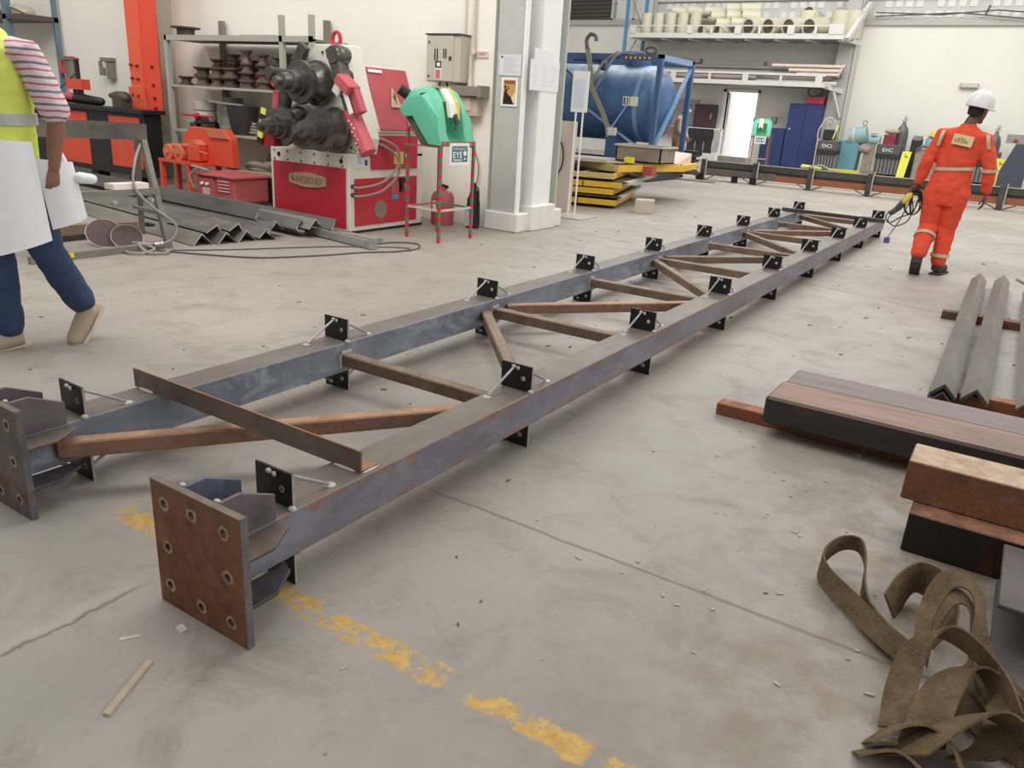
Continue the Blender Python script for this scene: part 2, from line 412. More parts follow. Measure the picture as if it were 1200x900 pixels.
# doorway: frame, daylight yard outside
d1 = struct('door_1', MB().box(-10.07, -9.95, FW - .06, FW + .22, 0, 2.5).box(-8.82, -8.74, FW - .06, FW + .22, 0, 2.5).box(-10.07, -8.74, FW - .06, FW + .22, 2.42, 2.5), white_p)
obj('door_leaf', MB().box(-9.94, -9.88, FW + .2, FW + 1.2, 0.02, 2.4), white_p, d1)
struct('ground_outside', MB().box(-30, 4, FW + .2, FW + 22, -0.12, -0.02), paint('sunlit yard', (236, 234, 230), 0.9, 0.04, 1))
sunlit = bpy.data.lights.new('yard_daylight', 'AREA'); sunlit.energy = 1500; sunlit.size = 7; so = bpy.data.objects.new('yard_daylight', sunlit); COL.objects.link(so)
so.location = (-9.5, FW + 5, 7); so.rotation_euler = (math.radians(-12), 0, 0)
struct('wall_outside', MB().box(-30, 4, FW + 9, FW + 9.2, 0, 4), paint('sunlit yard', (236, 234, 230)))

# column at the end of the left wall: H section, white box duct in its web, concrete plinth
cl = struct('column_1', MB().box(-5.42, -5.06, 7.95, 7.985, 0.2, 7).box(-5.26, -5.22, 7.985, 8.85, 0.2, 7).box(-5.42, -5.04, 8.85, 8.885, 0.2, 7), grey_col)
obj('flange_edge', MB().box(-5.06, -5.035, 7.93, 8.0, 0.2, 7), white_p, cl)
obj('box_duct', MB().box(-5.2, -4.985, 8.22, 8.62, 0.2, 7), white_p, cl, bev=.01)
obj('plinth', MB().box(-5.46, -4.98, 7.88, 8.95, 0, 0.22).box(-5.2, -4.94, 8.15, 8.7, 0.0, 0.3), conc, cl, bev=.012)
# column and orange jib on the left wall
c2 = struct('column_2', MB().box(-12.05, -11.45, 7.72, 7.76, 0.35, 7).box(-11.8, -11.7, 7.76, 8.0, 0.35, 7), paint('dirty grey paint', (176, 172, 154), 0.6, 0.1, 3, (140, 132, 108), 0.5))
obj('side_plate', MB().box(-11.5, -11.44, 7.6, 8.0, 0.35, 7), MATS['dirty grey paint'], c2)
# far column carrying the pipe rack
c3 = struct('column_3', MB().prism([(-6.35, 0), (-5.72, 0), (-5.72, 9), (-6.05, 9)], 'y', 28.75, 28.8).box(-6.0, -5.9, 28.8, 29.5, 0, 9).prism([(-6.35, 0), (-5.72, 0), (-5.72, 9), (-6.05, 9)], 'y', 29.35, 29.4), paint('grey column paint', (172, 172, 168), 0.5, 0.06, 2))
obj('column_side', MB().box(-5.74, -5.70, 28.75, 29.5, 0, 9), paint('pale column side', (198, 197, 192), 0.5, 0.05, 2), c3)

# ------------------------------------------------------------------ the welded truss
ch_left = steel('blue grey mill scale', (136, 142, 156), (88, 94, 106), (120, 92, 76), 0.02, (122, 116, 108), 0.9, 3.5, (1, 0.5, 1), 0.42, 0.25, light=(166, 172, 184))
ch_right = steel('rust-stained mill scale', (138, 130, 136), (106, 96, 100), (176, 120, 92), 0.42, (124, 117, 108), 0.95, 5, (1.4, 1, 0.5), 0.48, 0.22)
def chord_mat(name, scale_c, dark, light, rust, edge_amt, streak):
    """mill scale with pale rubbed patches, rust creeping in from both arrises and dusty brown upper face"""
    n = N(name); g = n.sep(n.co); z = g[2]
    a = n.noise(3.2, 8, .65, (1, .55, 1)); b = n.noise(9, 8, .7, (1, .35, 1), .8); c = n.noise(2.4, 9, .75, (1, .8, 1), 1.2)
    col = n.ramp(a, [(.32, dark), (.6, scale_c)])
    col = n.mix(n.math('MULTIPLY', n.thr(b, .5, .66), .75), col, lin(light))
    col = n.mix(n.math('MULTIPLY', n.thr(n.noise(14, 7, .8, (1, 3, .4), .4), .56, .66), .5), col, lin(dark))
    d = n.math('ABSOLUTE', n.math('SUBTRACT', z, .18))               # distance from mid-depth of the section
    e = n.math('ADD', n.math('MULTIPLY', d, 7.0), n.math('MULTIPLY', n.math('SUBTRACT', n.noise(7, 9, .75, (1, 1, .5), .5), .5), 1.7))
    rf = n.thr(e, .62 - edge_amt * .4, .78 - edge_amt * .3)
    rc = n.ramp(n.noise(26, 6, .7), [(.3, tuple(int(v * .68) for v in rust)), (.7, rust)])
    col = n.mix(n.math('MULTIPLY', rf, streak), col, rc)
    vr = n.math('MULTIPLY', n.thr(n.noise(9, 7, .8, (1, 1.4, .12), .3), .56, .63), n.thr(n.noise(1.1, 4, .6), .42, .6))
    col = n.mix(n.math('MULTIPLY', vr, streak * .7), col, rc)
    gm = n.new('ShaderNodeNewGeometry'); nz = n.sep(gm.outputs['Normal'])[2]
    top = n.ramp(n.noise(5, 8, .7, (1, .5, 1)), [(.3, (104, 97, 90)), (.55, (124, 116, 107)), (.75, (140, 132, 122))])
    col = n.mix(n.math('MULTIPLY', n.thr(nz, .5, .95), .92), col, top)
    n.bump(n.noise(90, 5, .7), .25, .002)
    return n.fin(col, n.ramp(b, [(.3, (.36, .36, .36, 1)), (.7, (.55, .55, .55, 1))]), .22)
ch_left = chord_mat('blue grey rolled chord', (134, 140, 153), (92, 98, 110), (172, 177, 188), (132, 112, 100), 0.0, .35)
ch_right = chord_mat('rust edged chord', (130, 132, 146), (104, 98, 104), (150, 148, 156), (170, 126, 104), .7, .85)
plate_rust = steel('rusted end plate', (152, 100, 72), (112, 80, 64), (136, 84, 56), 0.6, (134, 122, 108), 0.9, 4, (1, 1, 1), 0.6, 0.25)
plate_side = steel('cut plate edge', (118, 118, 124), (88, 86, 90), (140, 96, 80), 0.4, None, 0, 6)
plate_grey = steel('grey brown plate', (112, 104, 98), (76, 70, 66), (120, 84, 64), 0.45, (120, 110, 100), 0.8, 6)
fin_m = steel('mauve grey plate', (116, 106, 112), (90, 82, 86), None, 0, (118, 108, 108), 0.9, 8, rough=0.55, metal=0.25)
black_lug = steel('black primed plate', (34, 34, 35), (20, 20, 21), None, 0, None, 0, 10, rough=0.45, metal=0.2)
web_m = steel('brown rusty tube', (126, 106, 92), (94, 78, 66), (136, 100, 78), 0.45, (150, 130, 112), 0.6, 6, rough=0.6, metal=0.2)
web_o = steel('orange rusty tube', (142, 112, 94), (108, 84, 72), (160, 116, 86), 0.5, (184, 144, 112), 0.8, 6, rough=0.6, metal=0.2)
rod_m = steel('galvanised rod', (176, 176, 174), (140, 140, 138), None, 0, None, 0, 30, rough=0.4, metal=0.35)
weld_m = paint('weld spatter', (190, 186, 178), 0.6, 0.15, 40)
bright = flat('bright ground steel', (190, 188, 182), 0.35, 0.6)
dark_hole = flat('dark bore', (40, 34, 30), 0.8)
rust_bar = steel('rusty angle', (126, 114, 104), (100, 90, 82), (146, 106, 82), 0.4, (172, 122, 90), 0.85, 5, rough=0.6, metal=0.25)

truss = thing('steel_truss', 'long welded steel truss lying on the floor down the middle of the hall', 'truss', (-2.18, 1.1, 0))
CH = {'R': (-1.735, -1.58), 'L': (-2.815, -2.66)}
CZ0, CZ1 = 0.105, 0.255
LUG_Y = [1.385 + 1.325 * k for k in range(9)]
for side, m in (('R', ch_right), ('L', ch_left)):
    x0, x1 = CH[side]; e = 12.1 if side == 'R' else 12.15
    t = .008
    o = obj('chord', MB().rhs('y', x0, x1, CZ0, CZ1, 1.12, e, t), m, truss, bev=.006)
    o.data.name = 'chord'; o['label'] = 'rust-stained near chord' if side == 'R' else 'blue-grey far chord'
    # end plate with eight drilled holes
    pc = (x0 + x1) / 2 + (0.015 if side == 'R' else 0.01)
    px0, px1 = pc - .187, pc + .187
    pl = obj('end_plate', MB().box(px0, px1, 1.098, 1.12, 0.0, 0.39), plate_rust if side == 'R' else plate_grey, truss, bev=.002)
    cut_ = MB(); rg = MB()
    for a, b in ((-.13, .33), (-.01, .335), (.12, .33), (-.13, .195), (.125, .2), (-.135, .07), (.0, .055), (.125, .06)):
        cut_.lathe((pc + a, 1.09, b), (0, 1, 0), [(.013, 0), (.0105, .012), (.0105, .04)], 14)
    cut(pl, cut_)
    for a, b in ((-.13, .33), (-.01, .335), (.12, .33), (-.13, .195), (.125, .2), (-.135, .07), (.0, .055), (.125, .06)):
        r = MB(); n_ = 14
        vs = []
        for k in range(n_):
            t_ = 2 * PI * k / n_; w_ = .021 + .006 * mnoise.noise(V((a * 40, b * 40, k * 0.9)))
            vs += [(pc + a + math.cos(t_) * .0125, 1.0965, b + math.sin(t_) * .0125), (pc + a + math.cos(t_) * w_, 1.0975, b + math.sin(t_) * w_)]
        r.add(vs, [(2 * k, 2 * k + 1, (2 * k + 3) % (2 * n_), (2 * k + 2) % (2 * n_)) for k in range(n_)])
        q = obj('ground_rim', r, steel('ground steel rim', (178, 160, 144), (132, 108, 90), None, 0, None, 0, 30, rough=0.4, metal=0.4), pl)
    obj('plate_edge', MB().box(px1 - .001, px1 + .0015, 1.098, 1.12, 0.0, .39), plate_side, pl)
    obj('plate_edge', MB().box(px0, px1, 1.098, 1.12, 0.389, .392), steel('ground plate edge', (134, 122, 110), (96, 86, 78), None, 0, None, 0, 14), pl)
    # stiffeners welded behind the plate: two upright on the chord, two flat on each side
    for k, x in enumerate((x0 + .006, x1 - .004)):
        o = obj('stiffener', MB().prism([(1.12, CZ1), (1.12, .382), (1.2, .385), (1.315, .335), (1.315, CZ1)], 'x', x - .006, x + .006), fin_m if (k or side == 'L') else steel('blue grey plate', (112, 118, 140), (80, 84, 100), None, 0, None, 0, 9), truss, bev=.002)
    for z in (.235, .09):
        for sg in (-1, 1):
            xa = x1 if sg > 0 else x0
            o = obj('stiffener', MB().prism([(xa, 1.12), (xa + sg * .1, 1.12), (xa + sg * .1, 1.225), (xa + sg * .04, 1.325), (xa, 1.33)], 'z', z, z + .012), plate_grey if z > .2 else steel('dark grey plate', (92, 90, 94), (60, 58, 62), None, 0, None, 0, 8), truss, bev=.002)
    for (a, b) in ((x1 - .004, 1.13), (x0 + .006, 1.13), (x1 + .01, 1.135)):
        obj('weld', MB().ball((a, b, .39 if a < x1 + .005 else .25), (.011, .008, .005), 8, 5), weld_m, truss, smooth=True)

# one upper and one lower lug, then copies along both chords
def lug_proto(upper):
    s = 1 if upper else -1
    z0, z1 = (CZ1, .368) if upper else (0.0, CZ0)
    o = obj('lug', MB().box(-.078, .078, -.004, .004, z0, z1), black_lug, truss, local=True)
    INV[o.name] = Matrix.Identity(4)
    zc = (z0 + z1) / 2
    c_ = MB().cyl((.035, -.02, zc - .002), (.035, .02, zc - .002), .0075, 12); cut(o, c_)
    r = MB()
    for k in range(12):
        pass
    vs = []; n_ = 12
    for k in range(n_):
        t_ = 2 * PI * k / n_
        vs += [(.035 + math.cos(t_) * .0075, -.0046, zc - .002 + math.sin(t_) * .0075), (.035 + math.cos(t_) * .0115, -.0046, zc - .002 + math.sin(t_) * .0115)]
    r.add(vs, [(2 * k, 2 * k + 1, (2 * k + 3) % (2 * n_), (2 * k + 2) % (2 * n_)) for k in range(n_)])
    obj('hole_rim', r, bright, o, local=True)
    ed = obj('edge_face', MB().box(.0775, .0792, -.0042, .0042, z0, z1), rod_m, o, local=True)
    return o
protoU = lug_proto(True); protoD = lug_proto(False)
def rod(parent, pts, r=.006):
    return obj('tie_rod', MB().tube(pts, r, 8), rod_m, parent, smooth=True, local=True)
zt = CZ1
# front and back rods of an upper lug (own frame of the lug)
rodsF = rod(protoU, [(-.012, -.012, .352), (-.034, -.165, zt + .006)], .0055)
wbF = obj('weld', MB().ball((-.034, -.172, zt + .001), (.02, .018, .004), 10, 6), weld_m, protoU, smooth=True, local=True)
rodsB = rod(protoU, [(.03, .006, .352), (.045, .17, zt + .006)], .0055)
wb = obj('weld', MB().ball((.045, .176, zt + .001), (.02, .02, .004), 10, 6).ball((.078, -.006, zt + .004), (.014, .012, .01), 10, 6).ball((-.012, -.01, .357), (.012, .007, .008), 8, 6).ball((.01, -.01, .353), (.008, .006, .009), 8, 6), weld_m, protoU, smooth=True, local=True)
rodD1 = rod(protoD, [(-.03, -.012, .03), (-.03, -.13, CZ0 - .006)])
rodD2 = rod(protoD, [(.02, .012, .03), (.03, .13, CZ0 - .006)])
wbd = obj('weld', MB().ball((-.03, -.012, .028), (.012, .008, .01), 8, 6), weld_m, protoD, smooth=True, local=True)
off0 = V((-2.18, 1.1, 0))
def put_lug(proto, x, y, first, skip_front=False):
    if first: r = proto
    else:
        r = proto.copy(); COL.objects.link(r)
        for ch in proto.children:
            if skip_front and ch in (rodsF, wbF): continue
            c = ch.copy(); COL.objects.link(c); c.parent = r
    r.parent = truss; r.location = V((x, y, 0)) - off0
    r.rotation_euler = (0, 0, rnd.uniform(-.02, .02))
    return r
first = {id(protoU): True, id(protoD): True}
order = [(cx_, y, k) for cx_ in (-1.663, -2.738) for k, y in enumerate(LUG_Y)]
order.sort(key=lambda t: t[2] == 0)
for cx_, y, k in order:
    for p in (protoU, protoD):
        put_lug(p, cx_, y, first[id(p)], skip_front=(k == 0)); first[id(p)] = False

# web tubes: struts at the lugs and the zigzag between them
zc = .172; sz = .062
def web(xa, ya, xb, yb, m):
    return obj('web_tube', MB().bar((xa, ya, zc), (xb, yb, zc), sz, sz), m, truss, bev=.006)
XL, XR = -2.66, -1.735
for k in range(1, 9): web(XL, LUG_Y[k] - .02, XR, LUG_Y[k] - .02, web_m)
Y = LUG_Y
for (xa, ya, xb, yb, m) in ((XL, 1.27, XR, Y[1] - .14, web_o), (XR, Y[1] + .16, XL, Y[2] - .12, web_m), (XL, Y[2] + .11, XR, Y[3] - .12, web_o), (XR, Y[3] + .12, XL, Y[4] - .12, web_m),
                            (XL, Y[4] + .11, XR, Y[5] - .12, web_m), (XR, Y[5] + .12, XL, Y[6] - .12, web_m), (XL, Y[6] + .12, XR, Y[7] - .12, web_o), (XR, Y[7] + .12, XL, Y[8] - .12, web_m)):
    web(xa, ya, xb, yb, m)
for k in range(1, 8):
    obj('weld', MB().box(XL - .001, XL + .006, Y[k] - .06, Y[k] + .02, zc + .03, zc + .045).box(XL - .001, XL + .006, Y[k] - .062, Y[k] - .052, zc - .035, zc + .045), weld_m, truss)
# temporary angle tacked across the top of the first bay
t = .007
ang = obj('angle_bar', MB().prism([(1.68, CZ1 + .0005), (1.755, CZ1 + .0005), (1.755, CZ1 + t), (1.68 + t, CZ1 + t), (1.68 + t, .332), (1.68, .332)], 'x', -2.83, -1.6), rust_bar, truss)
cutc = MB().lathe((-1.63, 1.66, CZ1 + .004), (0, 1, 0), [(.016, 0), (.016, .015)], 10).lathe((-1.715, 1.66, CZ1 + .004), (0, 1, 0), [(.014, 0), (.014, .015)], 10)
cut(ang, cutc)
obj('weld', MB().ball((-1.67, 1.677, CZ1 + .002), (.05, .008, .005), 10, 6).ball((-2.75, 1.677, CZ1 + .002), (.05, .01, .006), 10, 6).ball((-1.594, 1.72, CZ1 + .002), (.006, .04, .004), 10, 6), weld_m, truss, smooth=True)
obj('spacer_bar', MB().bar((-2.86, 11.55, CZ1 + .025), (-1.5, 11.5, CZ1 + .025), .05, .05), steel('dark flat bar', (78, 72, 68), (56, 52, 50), None, 0, (96, 88, 80), .6, 6), truss, bev=.003)

# ------------------------------------------------------------------ steel on the right
big = thing('steel_box_section', 'wide dark rusty box section lying across the right side on a short bar', 'steel beam', (-.8, 3.56, 0.065))
bigm = steel('streaky dark steel', (66, 60, 58), (40, 38, 38), (140, 88, 62), 0.34, (142, 112, 96), 0.95, 3, (0.35, 3.2, 2), 0.5, 0.3)
obj('body', MB().box(-.81, 3.2, 3.56, 3.86, .065, .20), bigm, big, bev=.012)
obj('body', MB().box(-.80, 3.2, 3.862, 4.13, .065, .195), steel('streaky grey steel', (104, 94, 90), (72, 66, 66), (140, 96, 76), 0.3, (122, 108, 104), 0.95, 3, (0.35, 3.2, 2), 0.5, 0.3), big, bev=.012)
single('steel_bar', 'short rusty orange square bar sticking out from under the wide box section', 'steel bar', MB().box(-1.07, .9, 3.69, 3.78, 0, .062), steel('orange rust bar', (150, 92, 60), (110, 66, 44), (160, 100, 64), .6, (176, 120, 84), .5, 8, rough=.7, metal=.1), (-1.07, 3.7, 0), bev=.004)
ta = steel('mottled rust tube', (132, 92, 68), (98, 70, 56), (160, 106, 66), .55, (190, 166, 138), 0.98, 9, rough=0.55, metal=0.25, light=(128, 120, 122))
def tube_hollow(x0, x1, y0, y1, z0, z1, t=.008):
    return MB().rhs('x', y0, y1, z0, z1, x0, x1, t)
single('square_tube', 'upper mottled orange square tube at right edge, dusty pale top face', 'steel tube', tube_hollow(-.135, 2.2, 2.93, 3.13, .152, .302), ta, (-.13, 2.93, .152), bev=.006)
single('square_tube', 'lower dark square tube under the mottled orange one at right', 'steel tube', tube_hollow(-.09, .9, 2.83, 3.06, 0, .15), steel('dark rusty tube', (44, 38, 36), (26, 24, 24), (110, 56, 40), .28, (188, 138, 112), 0.98, 7, rough=.5, metal=.3), (-.09, 2.83, 0), bev=.006)
hb = thing('h_beam', 'grey steel beam end between the dark square tube and the sling', 'steel beam', (.3, 2.3, 0))
hm = steel('dusty grey flange', (92, 88, 88), (66, 64, 64), (140, 96, 76), .3, (104, 97, 93), .9, 5, rough=.75, metal=0.0)
obj('flange', MB().box(.2, .7, 2.38, 2.8, .135, .15), hm, hb, bev=.003); obj('web', MB().box(.42, .45, 2.3, 2.8, .02, .135), hm, hb)
obj('flange', MB().box(.21, .7, 1.95, 2.8, .0, .02), hm, hb, bev=.003)

# two bundles of nested angles over two support bars
am = steel('grey angle steel', (132, 126, 120), (108, 104, 100), (128, 104, 90), .15, (136, 128, 116), .7, 5, (1, .3, 1), .5, .35, light=(150, 146, 146))
def angle_poly(a, t, dz=0.0):
    """inverted V outline: legs of length a, thickness t, apex up"""
    k = a * .7071; q = t * 1.414
    return [(-k, -k + dz), (0, dz), (k, -k + dz), (k - t * .7, -k - t * .7 + dz), (0, -q + dz), (-k + t * .7, -k - t * .7 + dz)]
for (xa, ya, xb, yb, zz, nn, lab) in ((-.135, 4.60, -.205, 8.9, .15, 4, 'left bundle of nested grey angles lying on two bars'), (.015, 4.62, -.01, 9.0, .15, 2, 'right bundle of nested grey angles lying on two bars')):
    b = thing('angle_bundle', lab, 'steel angles', (xa, ya, .06), 0, 'nested angle bundles')
    for q in range(nn):
        obj('angle', MB().sect((xa, ya + .012 * q * (-1) ** q, zz - q * .013), (xb, yb, zz - q * .013), angle_poly(.095 - .004 * q, .007)), am if q == 0 else steel('dark angle steel', (84, 82, 80), (60, 58, 56), None, 0, None, 0, 5), b)
single('steel_angle', 'single grey angle at the right edge beyond the nested bundles', 'steel angle', MB().sect((.27, 4.7, .13), (.235, 8.6, .13), angle_poly(.09, .008)), am, (.19, 4.7, .06))
single('support_bar', 'rusty support bar under the near ends of the grey angles', 'steel bar', MB().box(-.21, 1.2, 4.78, 4.86, 0, .065), MATS['orange rust bar'], (-.2, 4.8, 0), bev=.004)
single('support_bar', 'rusty support bar under the far ends of the grey angles', 'steel bar', MB().box(-.36, 1.2, 7.1, 7.2, 0, .065), steel('brown rust bar', (112, 78, 62), (74, 54, 46), (140, 84, 60), .4, (140, 120, 104), .4, 7, rough=.7, metal=.1), (-.36, 7.1, 0), bev=.004)
single('wood_chip', 'small tan offcut at the foot of the left angle bundle', 'offcut', MB().box(-.255, -.235, 4.56, 4.62, 0, .04), paint('tan wood', (170, 140, 100), .8, .1, 20), (-.245, 4.59, 0))

# ------------------------------------------------------------------ lifting sling heap, front right
def sling_mat():
    n = N('soiled webbing'); w = n.noise(7, 7, .7); f = n.noise(160, 3, .6, (1, 1, .25))
    col = n.ramp(w, [(.3, (76, 61, 46)), (.55, (112, 94, 72)), (.75, (144, 124, 98))])
    col = n.mix(n.math('MULTIPLY', n.thr(f, .45, .7), .35), col, lin((146, 130, 106)))
    n.bump(f, .6, .003); return n.fin(col, .9, 0, .2)
sm = sling_mat()
sling = thing('lifting_sling', 'heap of soiled brown webbing lifting sling at lower right', 'sling', (.0, 2.1, 0))
def band(pts, up0, w=.036, th=.006, k=7):
    P = smoothpts(pts, k); U = smoothpts(up0, k)
    return obj('webbing', MB().ribbon(P, [u.normalized() * w for u in U], th), sm, sling, smooth=True)
# large open loop lying on edge
z = .04
band([(.04, 2.10, .05), (-.06, 2.19, .045), (-.17, 2.30, .042), (-.265, 2.40, .045), (-.29, 2.48, .06), (-.255, 2.56, .09), (-.20, 2.57, .10), (-.165, 2.50, .085), (-.145, 2.38, .055), (-.10, 2.28, .045), (-.03, 2.20, .04), (.03, 2.14, .035)],
     [(.3, .5, .9), (.3, .6, .8), (.35, .5, .9), (.2, .2, 1), (0, 0, 1), (0, -.3, 1), (0, -.4, 1), (-.1, -.3, 1), (0, -.1, 1), (-.3, -.1, 1), (-.3, -.2, .9), (-.2, -.2, .9)], .034)
# wide fold standing behind
band([(-.06, 2.36, .03), (-.045, 2.45, .06), (-.01, 2.50, .09), (.05, 2.47, .09), (.085, 2.38, .06), (.09, 2.28, .04)],
     [(-.5, -.2, 1), (-.3, -.1, 1), (0, 0, 1), (.3, 0, 1), (.4, 0, .9), (.4, .2, .8)], .055)
# upright double ring
band([(.04, 2.16, .05), (.035, 2.27, .12), (.06, 2.34, .19), (.11, 2.34, .205), (.15, 2.29, .18), (.165, 2.2, .13), (.21, 2.1, .09), (.30, 2.02, .06)],
     [(-.6, .8, .2), (-.6, .7, .3), (-.5, .8, .2), (-.3, 1, .2), (.2, 1, .3), (.5, .8, .3), (.6, .7, .3), (.6, .6, .3)], .034)
band([(.05, 2.14, .04), (.05, 2.24, .10), (.08, 2.30, .165), (.12, 2.30, .17), (.15, 2.24, .14), (.17, 2.15, .10), (.23, 2.04, .07), (.33, 1.98, .04)],
     [(-.6, .8, .2), (-.6, .7, .3), (-.5, .8, .2), (-.3, 1, .2), (.2, 1, .3), (.5, .8, .3), (.6, .7, .3), (.6, .6, .3)], .03)
# front bulging folds that drop toward the camera
band([(.03, 1.84, .02), (.02, 1.95, .07), (.03, 2.05, .14), (.08, 2.10, .17), (.15, 2.08, .165), (.22, 2.02, .14), (.26, 1.96, .10)],
     [(.9, .3, .2), (.9, .3, .3), (.8, .3, .4), (.5, -.3, .8), (.3, -.5, .8), (.3, -.6, .7), (.3, -.6, .6)], .04)
band([(.09, 1.80, .03), (.10, 1.92, .08), (.13, 2.02, .12), (.19, 2.05, .13), (.25, 1.98, .10), (.24, 1.88, .06), (.19, 1.82, .03)],
     [(.9, .1, .2), (.9, .2, .3), (.6, -.4, .6), (.4, -.7, .6), (.8, -.4, .4), (.9, .2, .3), (.9, .2, .3)], .05)
band([(-.02, 1.74, .02), (.03, 1.80, .05), (.09, 1.84, .06), (.15, 1.82, .05), (.2, 1.75, .03), (.3, 1.72, .02)],
     [(.3, -.6, .7), (.3, -.7, .7), (.1, -.8, .6), (-.1, -.8, .6), (-.3, -.8, .6), (-.3, -.8, .6)], .04)
band([(.06, 1.74, .03), (.14, 1.84, .09), (.22, 1.9, .12), (.3, 1.86, .1), (.34, 1.76, .05)], [(.8, .1, .4), (.7, -.2, .6), (.4, -.5, .7), (.2, -.6, .7), (.2, -.6, .6)], .05)
band([(.14, 2.16, .03), (.2, 2.1, .07), (.24, 2.0, .1), (.32, 1.95, .08)], [(.4, .8, .4), (.5, .6, .5), (.5, .5, .6), (.4, .5, .6)], .05)
band([(-.04, 1.70, .01), (.04, 1.76, .02), (.12, 1.72, .02), (.2, 1.66, .01)], [(.2, -.6, .5), (.1, -.7, .5), (-.2, -.7, .5), (-.3, -.6, .4)], .05)
band([(.1, 2.1, .02), (.2, 2.0, .03), (.32, 1.92, .03), (.45, 1.85, .02)], [(.4, .8, .3), (.4, .7, .4), (.3, .7, .5), (.3, .7, .4)], .045)

# litter on the floor
single('wood_splinter', 'pale wood splinter on the floor left of the yellow line, in the foreground', 'splinter', MB().hexa([(-1.535, .745, 0), (-1.518, .752, 0), (-1.518, .752, .008), (-1.535, .745, .008)], [(-1.622, .915, 0), (-1.606, .922, 0), (-1.606, .922, .008), (-1.622, .915, .008)]), paint('bleached wood', (186, 172, 150), .85, .1, 30), (-1.57, .83, 0))
single('paper_scrap', 'white paper scrap in front of the near end plate', 'litter', MB().hexa([(-1.685, 1.04, .001), (-1.655, 1.035, .001), (-1.65, 1.055, .001), (-1.68, 1.06, .001)], [(-1.682, 1.043, .006), (-1.655, 1.038, .010), (-1.65, 1.053, .006), (-1.678, 1.058, .008)]), flat('white scrap', (222, 216, 206), .7), (-1.665, 1.05, 0))
single('paper_scrap', 'thin pale sliver left of the near end plate', 'litter', MB().hexa([(-1.76, .925, .0), (-1.75, .92, .0), (-1.725, .965, .0), (-1.73, .967, .0)], [(-1.76, .925, .003), (-1.75, .92, .004), (-1.725, .965, .004), (-1.73, .967, .003)]), MATS['white scrap'], (-1.74, .94, 0))
ch = MB(); r2 = random.Random(3)
for k in range(240):
    x = r2.uniform(-5, 1.0); y = r2.uniform(.7, 9) if k % 3 else r2.uniform(1.8, 4.2)
    if k % 3 == 0: x = r2.uniform(-.9, .1)
    s_ = r2.uniform(.002, .007) * (1 + y * .12); a = r2.uniform(0, PI); l_ = s_ * r2.uniform(.6, 1.6)
    ch.bar((x - math.cos(a) * l_, y - math.sin(a) * l_, s_ * .25), (x + math.cos(a) * l_, y + math.sin(a) * l_, s_ * .25), s_, s_ * .5)
lt = obj('floor_litter', ch, paint('pale grit', (186, 178, 164), .8, .25, 20), None); lt['kind'] = 'stuff'; lt['label'] = 'pale grit and chips scattered over the concrete floor'; lt['category'] = 'grit'
ch = MB()
for k in range(110):
    x = r2.uniform(-5, .6); y = r2.uniform(1.5, 12); s_ = r2.uniform(.003, .008) * (1 + y * .08); a = r2.uniform(0, PI)
    ch.bar((x, y, s_ * .2), (x + math.cos(a) * s_ * 3, y + math.sin(a) * s_ * 3, s_ * .2), s_ * 1.2, s_ * .4)
lt = obj('floor_debris', ch, paint('dark debris', (92, 82, 70), .8, .25, 20), None); lt['kind'] = 'stuff'; lt['label'] = 'dark slivers and debris scattered over the concrete floor'; lt['category'] = 'debris'

# ------------------------------------------------------------------ profile bending machine
red = paint('machine red', (190, 42, 58), 0.45, 0.08, 3, (176, 72, 80), 0.4)
red_dusty = paint('dusty red', (188, 84, 92), 0.6, 0.08, 3, (176, 104, 104), 0.35)
red_dark = paint('deep red', (164, 26, 38), 0.45, 0.08, 4)
mwhite = paint('machine cream', (222, 218, 206), 0.5, 0.04, 3, (196, 186, 168), 0.3)
roll_m = steel('oiled roll steel', (112, 108, 103), (74, 71, 68), None, 0, None, 0, 4, rough=0.26, metal=0.6)
arm_m = steel('dark worn steel', (96, 92, 84), (62, 58, 54), None, 0, None, 0, 8, rough=0.5, metal=0.4)
hose_m = flat('grey rubber hose', (150, 146, 138), 0.6)
bm_ = thing('bending_machine', 'red and cream profile bending machine with three big dark rolls', 'machine', (-6.65, 6.8, 0))
BX0, BX1, BY0, BY1 = -7.27, -6.05, 6.21, 7.42
obj('cabinet', MB().box(BX0, BX1, BY0, BY1, .03, .84).box(-6.9, BX1, 6.5, BY1, .8, 1.06), mwhite, bm_, bev=.008)
obj('plinth', MB().box(BX0 + .05, BX1 - .04, BY0 + .05, BY1 + .06, 0, .04), flat('black foot', (40, 40, 42)), bm_)
fp = obj('front_panel', MB().box(-7.22, -6.1, BY0 - .012, BY0 + .01, .06, .69), red, bm_, bev=.004)
# curved badge with the maker's lettering
bd = MB(); pts = []
top = [(-6.95 + .57 * i / 8, .565 + .035 * math.sin(PI * i / 8) + (-.035 if 0 else 0)) for i in range(9)]
bot = [(-6.95 + .57 * i / 8, .475 - .035 * math.sin(PI * i / 8)) for i in range(9)][::-1]
badge = obj('badge', MB().prism(top + bot, 'y', BY0 - .03, BY0 - .01), paint('tarnished brass badge', (176, 152, 122), 0.5, .08, 10), bm_, bev=.003)
text_obj('lettering', 'AKBEND', (-6.64, BY0 - .031, .52), (1, 0, 0), (0, 0, 1), .07, flat('faded red print', (150, 92, 80)), badge, width=.40)
obj('mark', MB().prism([(-6.91, .55), (-6.88, .55), (-6.855, .495), (-6.885, .495)], 'y', BY0 - .033, BY0 - .029), flat('faded brown print', (130, 88, 70)), badge)
for k in range(6):
    x = -7.2 + k * .21
    for z in (.71, .80):
        obj('bolt', MB().cyl((x, BY0 - .006, z), (x, BY0 + .004, z), .011, 8), flat('dark bolt', (70, 66, 62)), bm_)
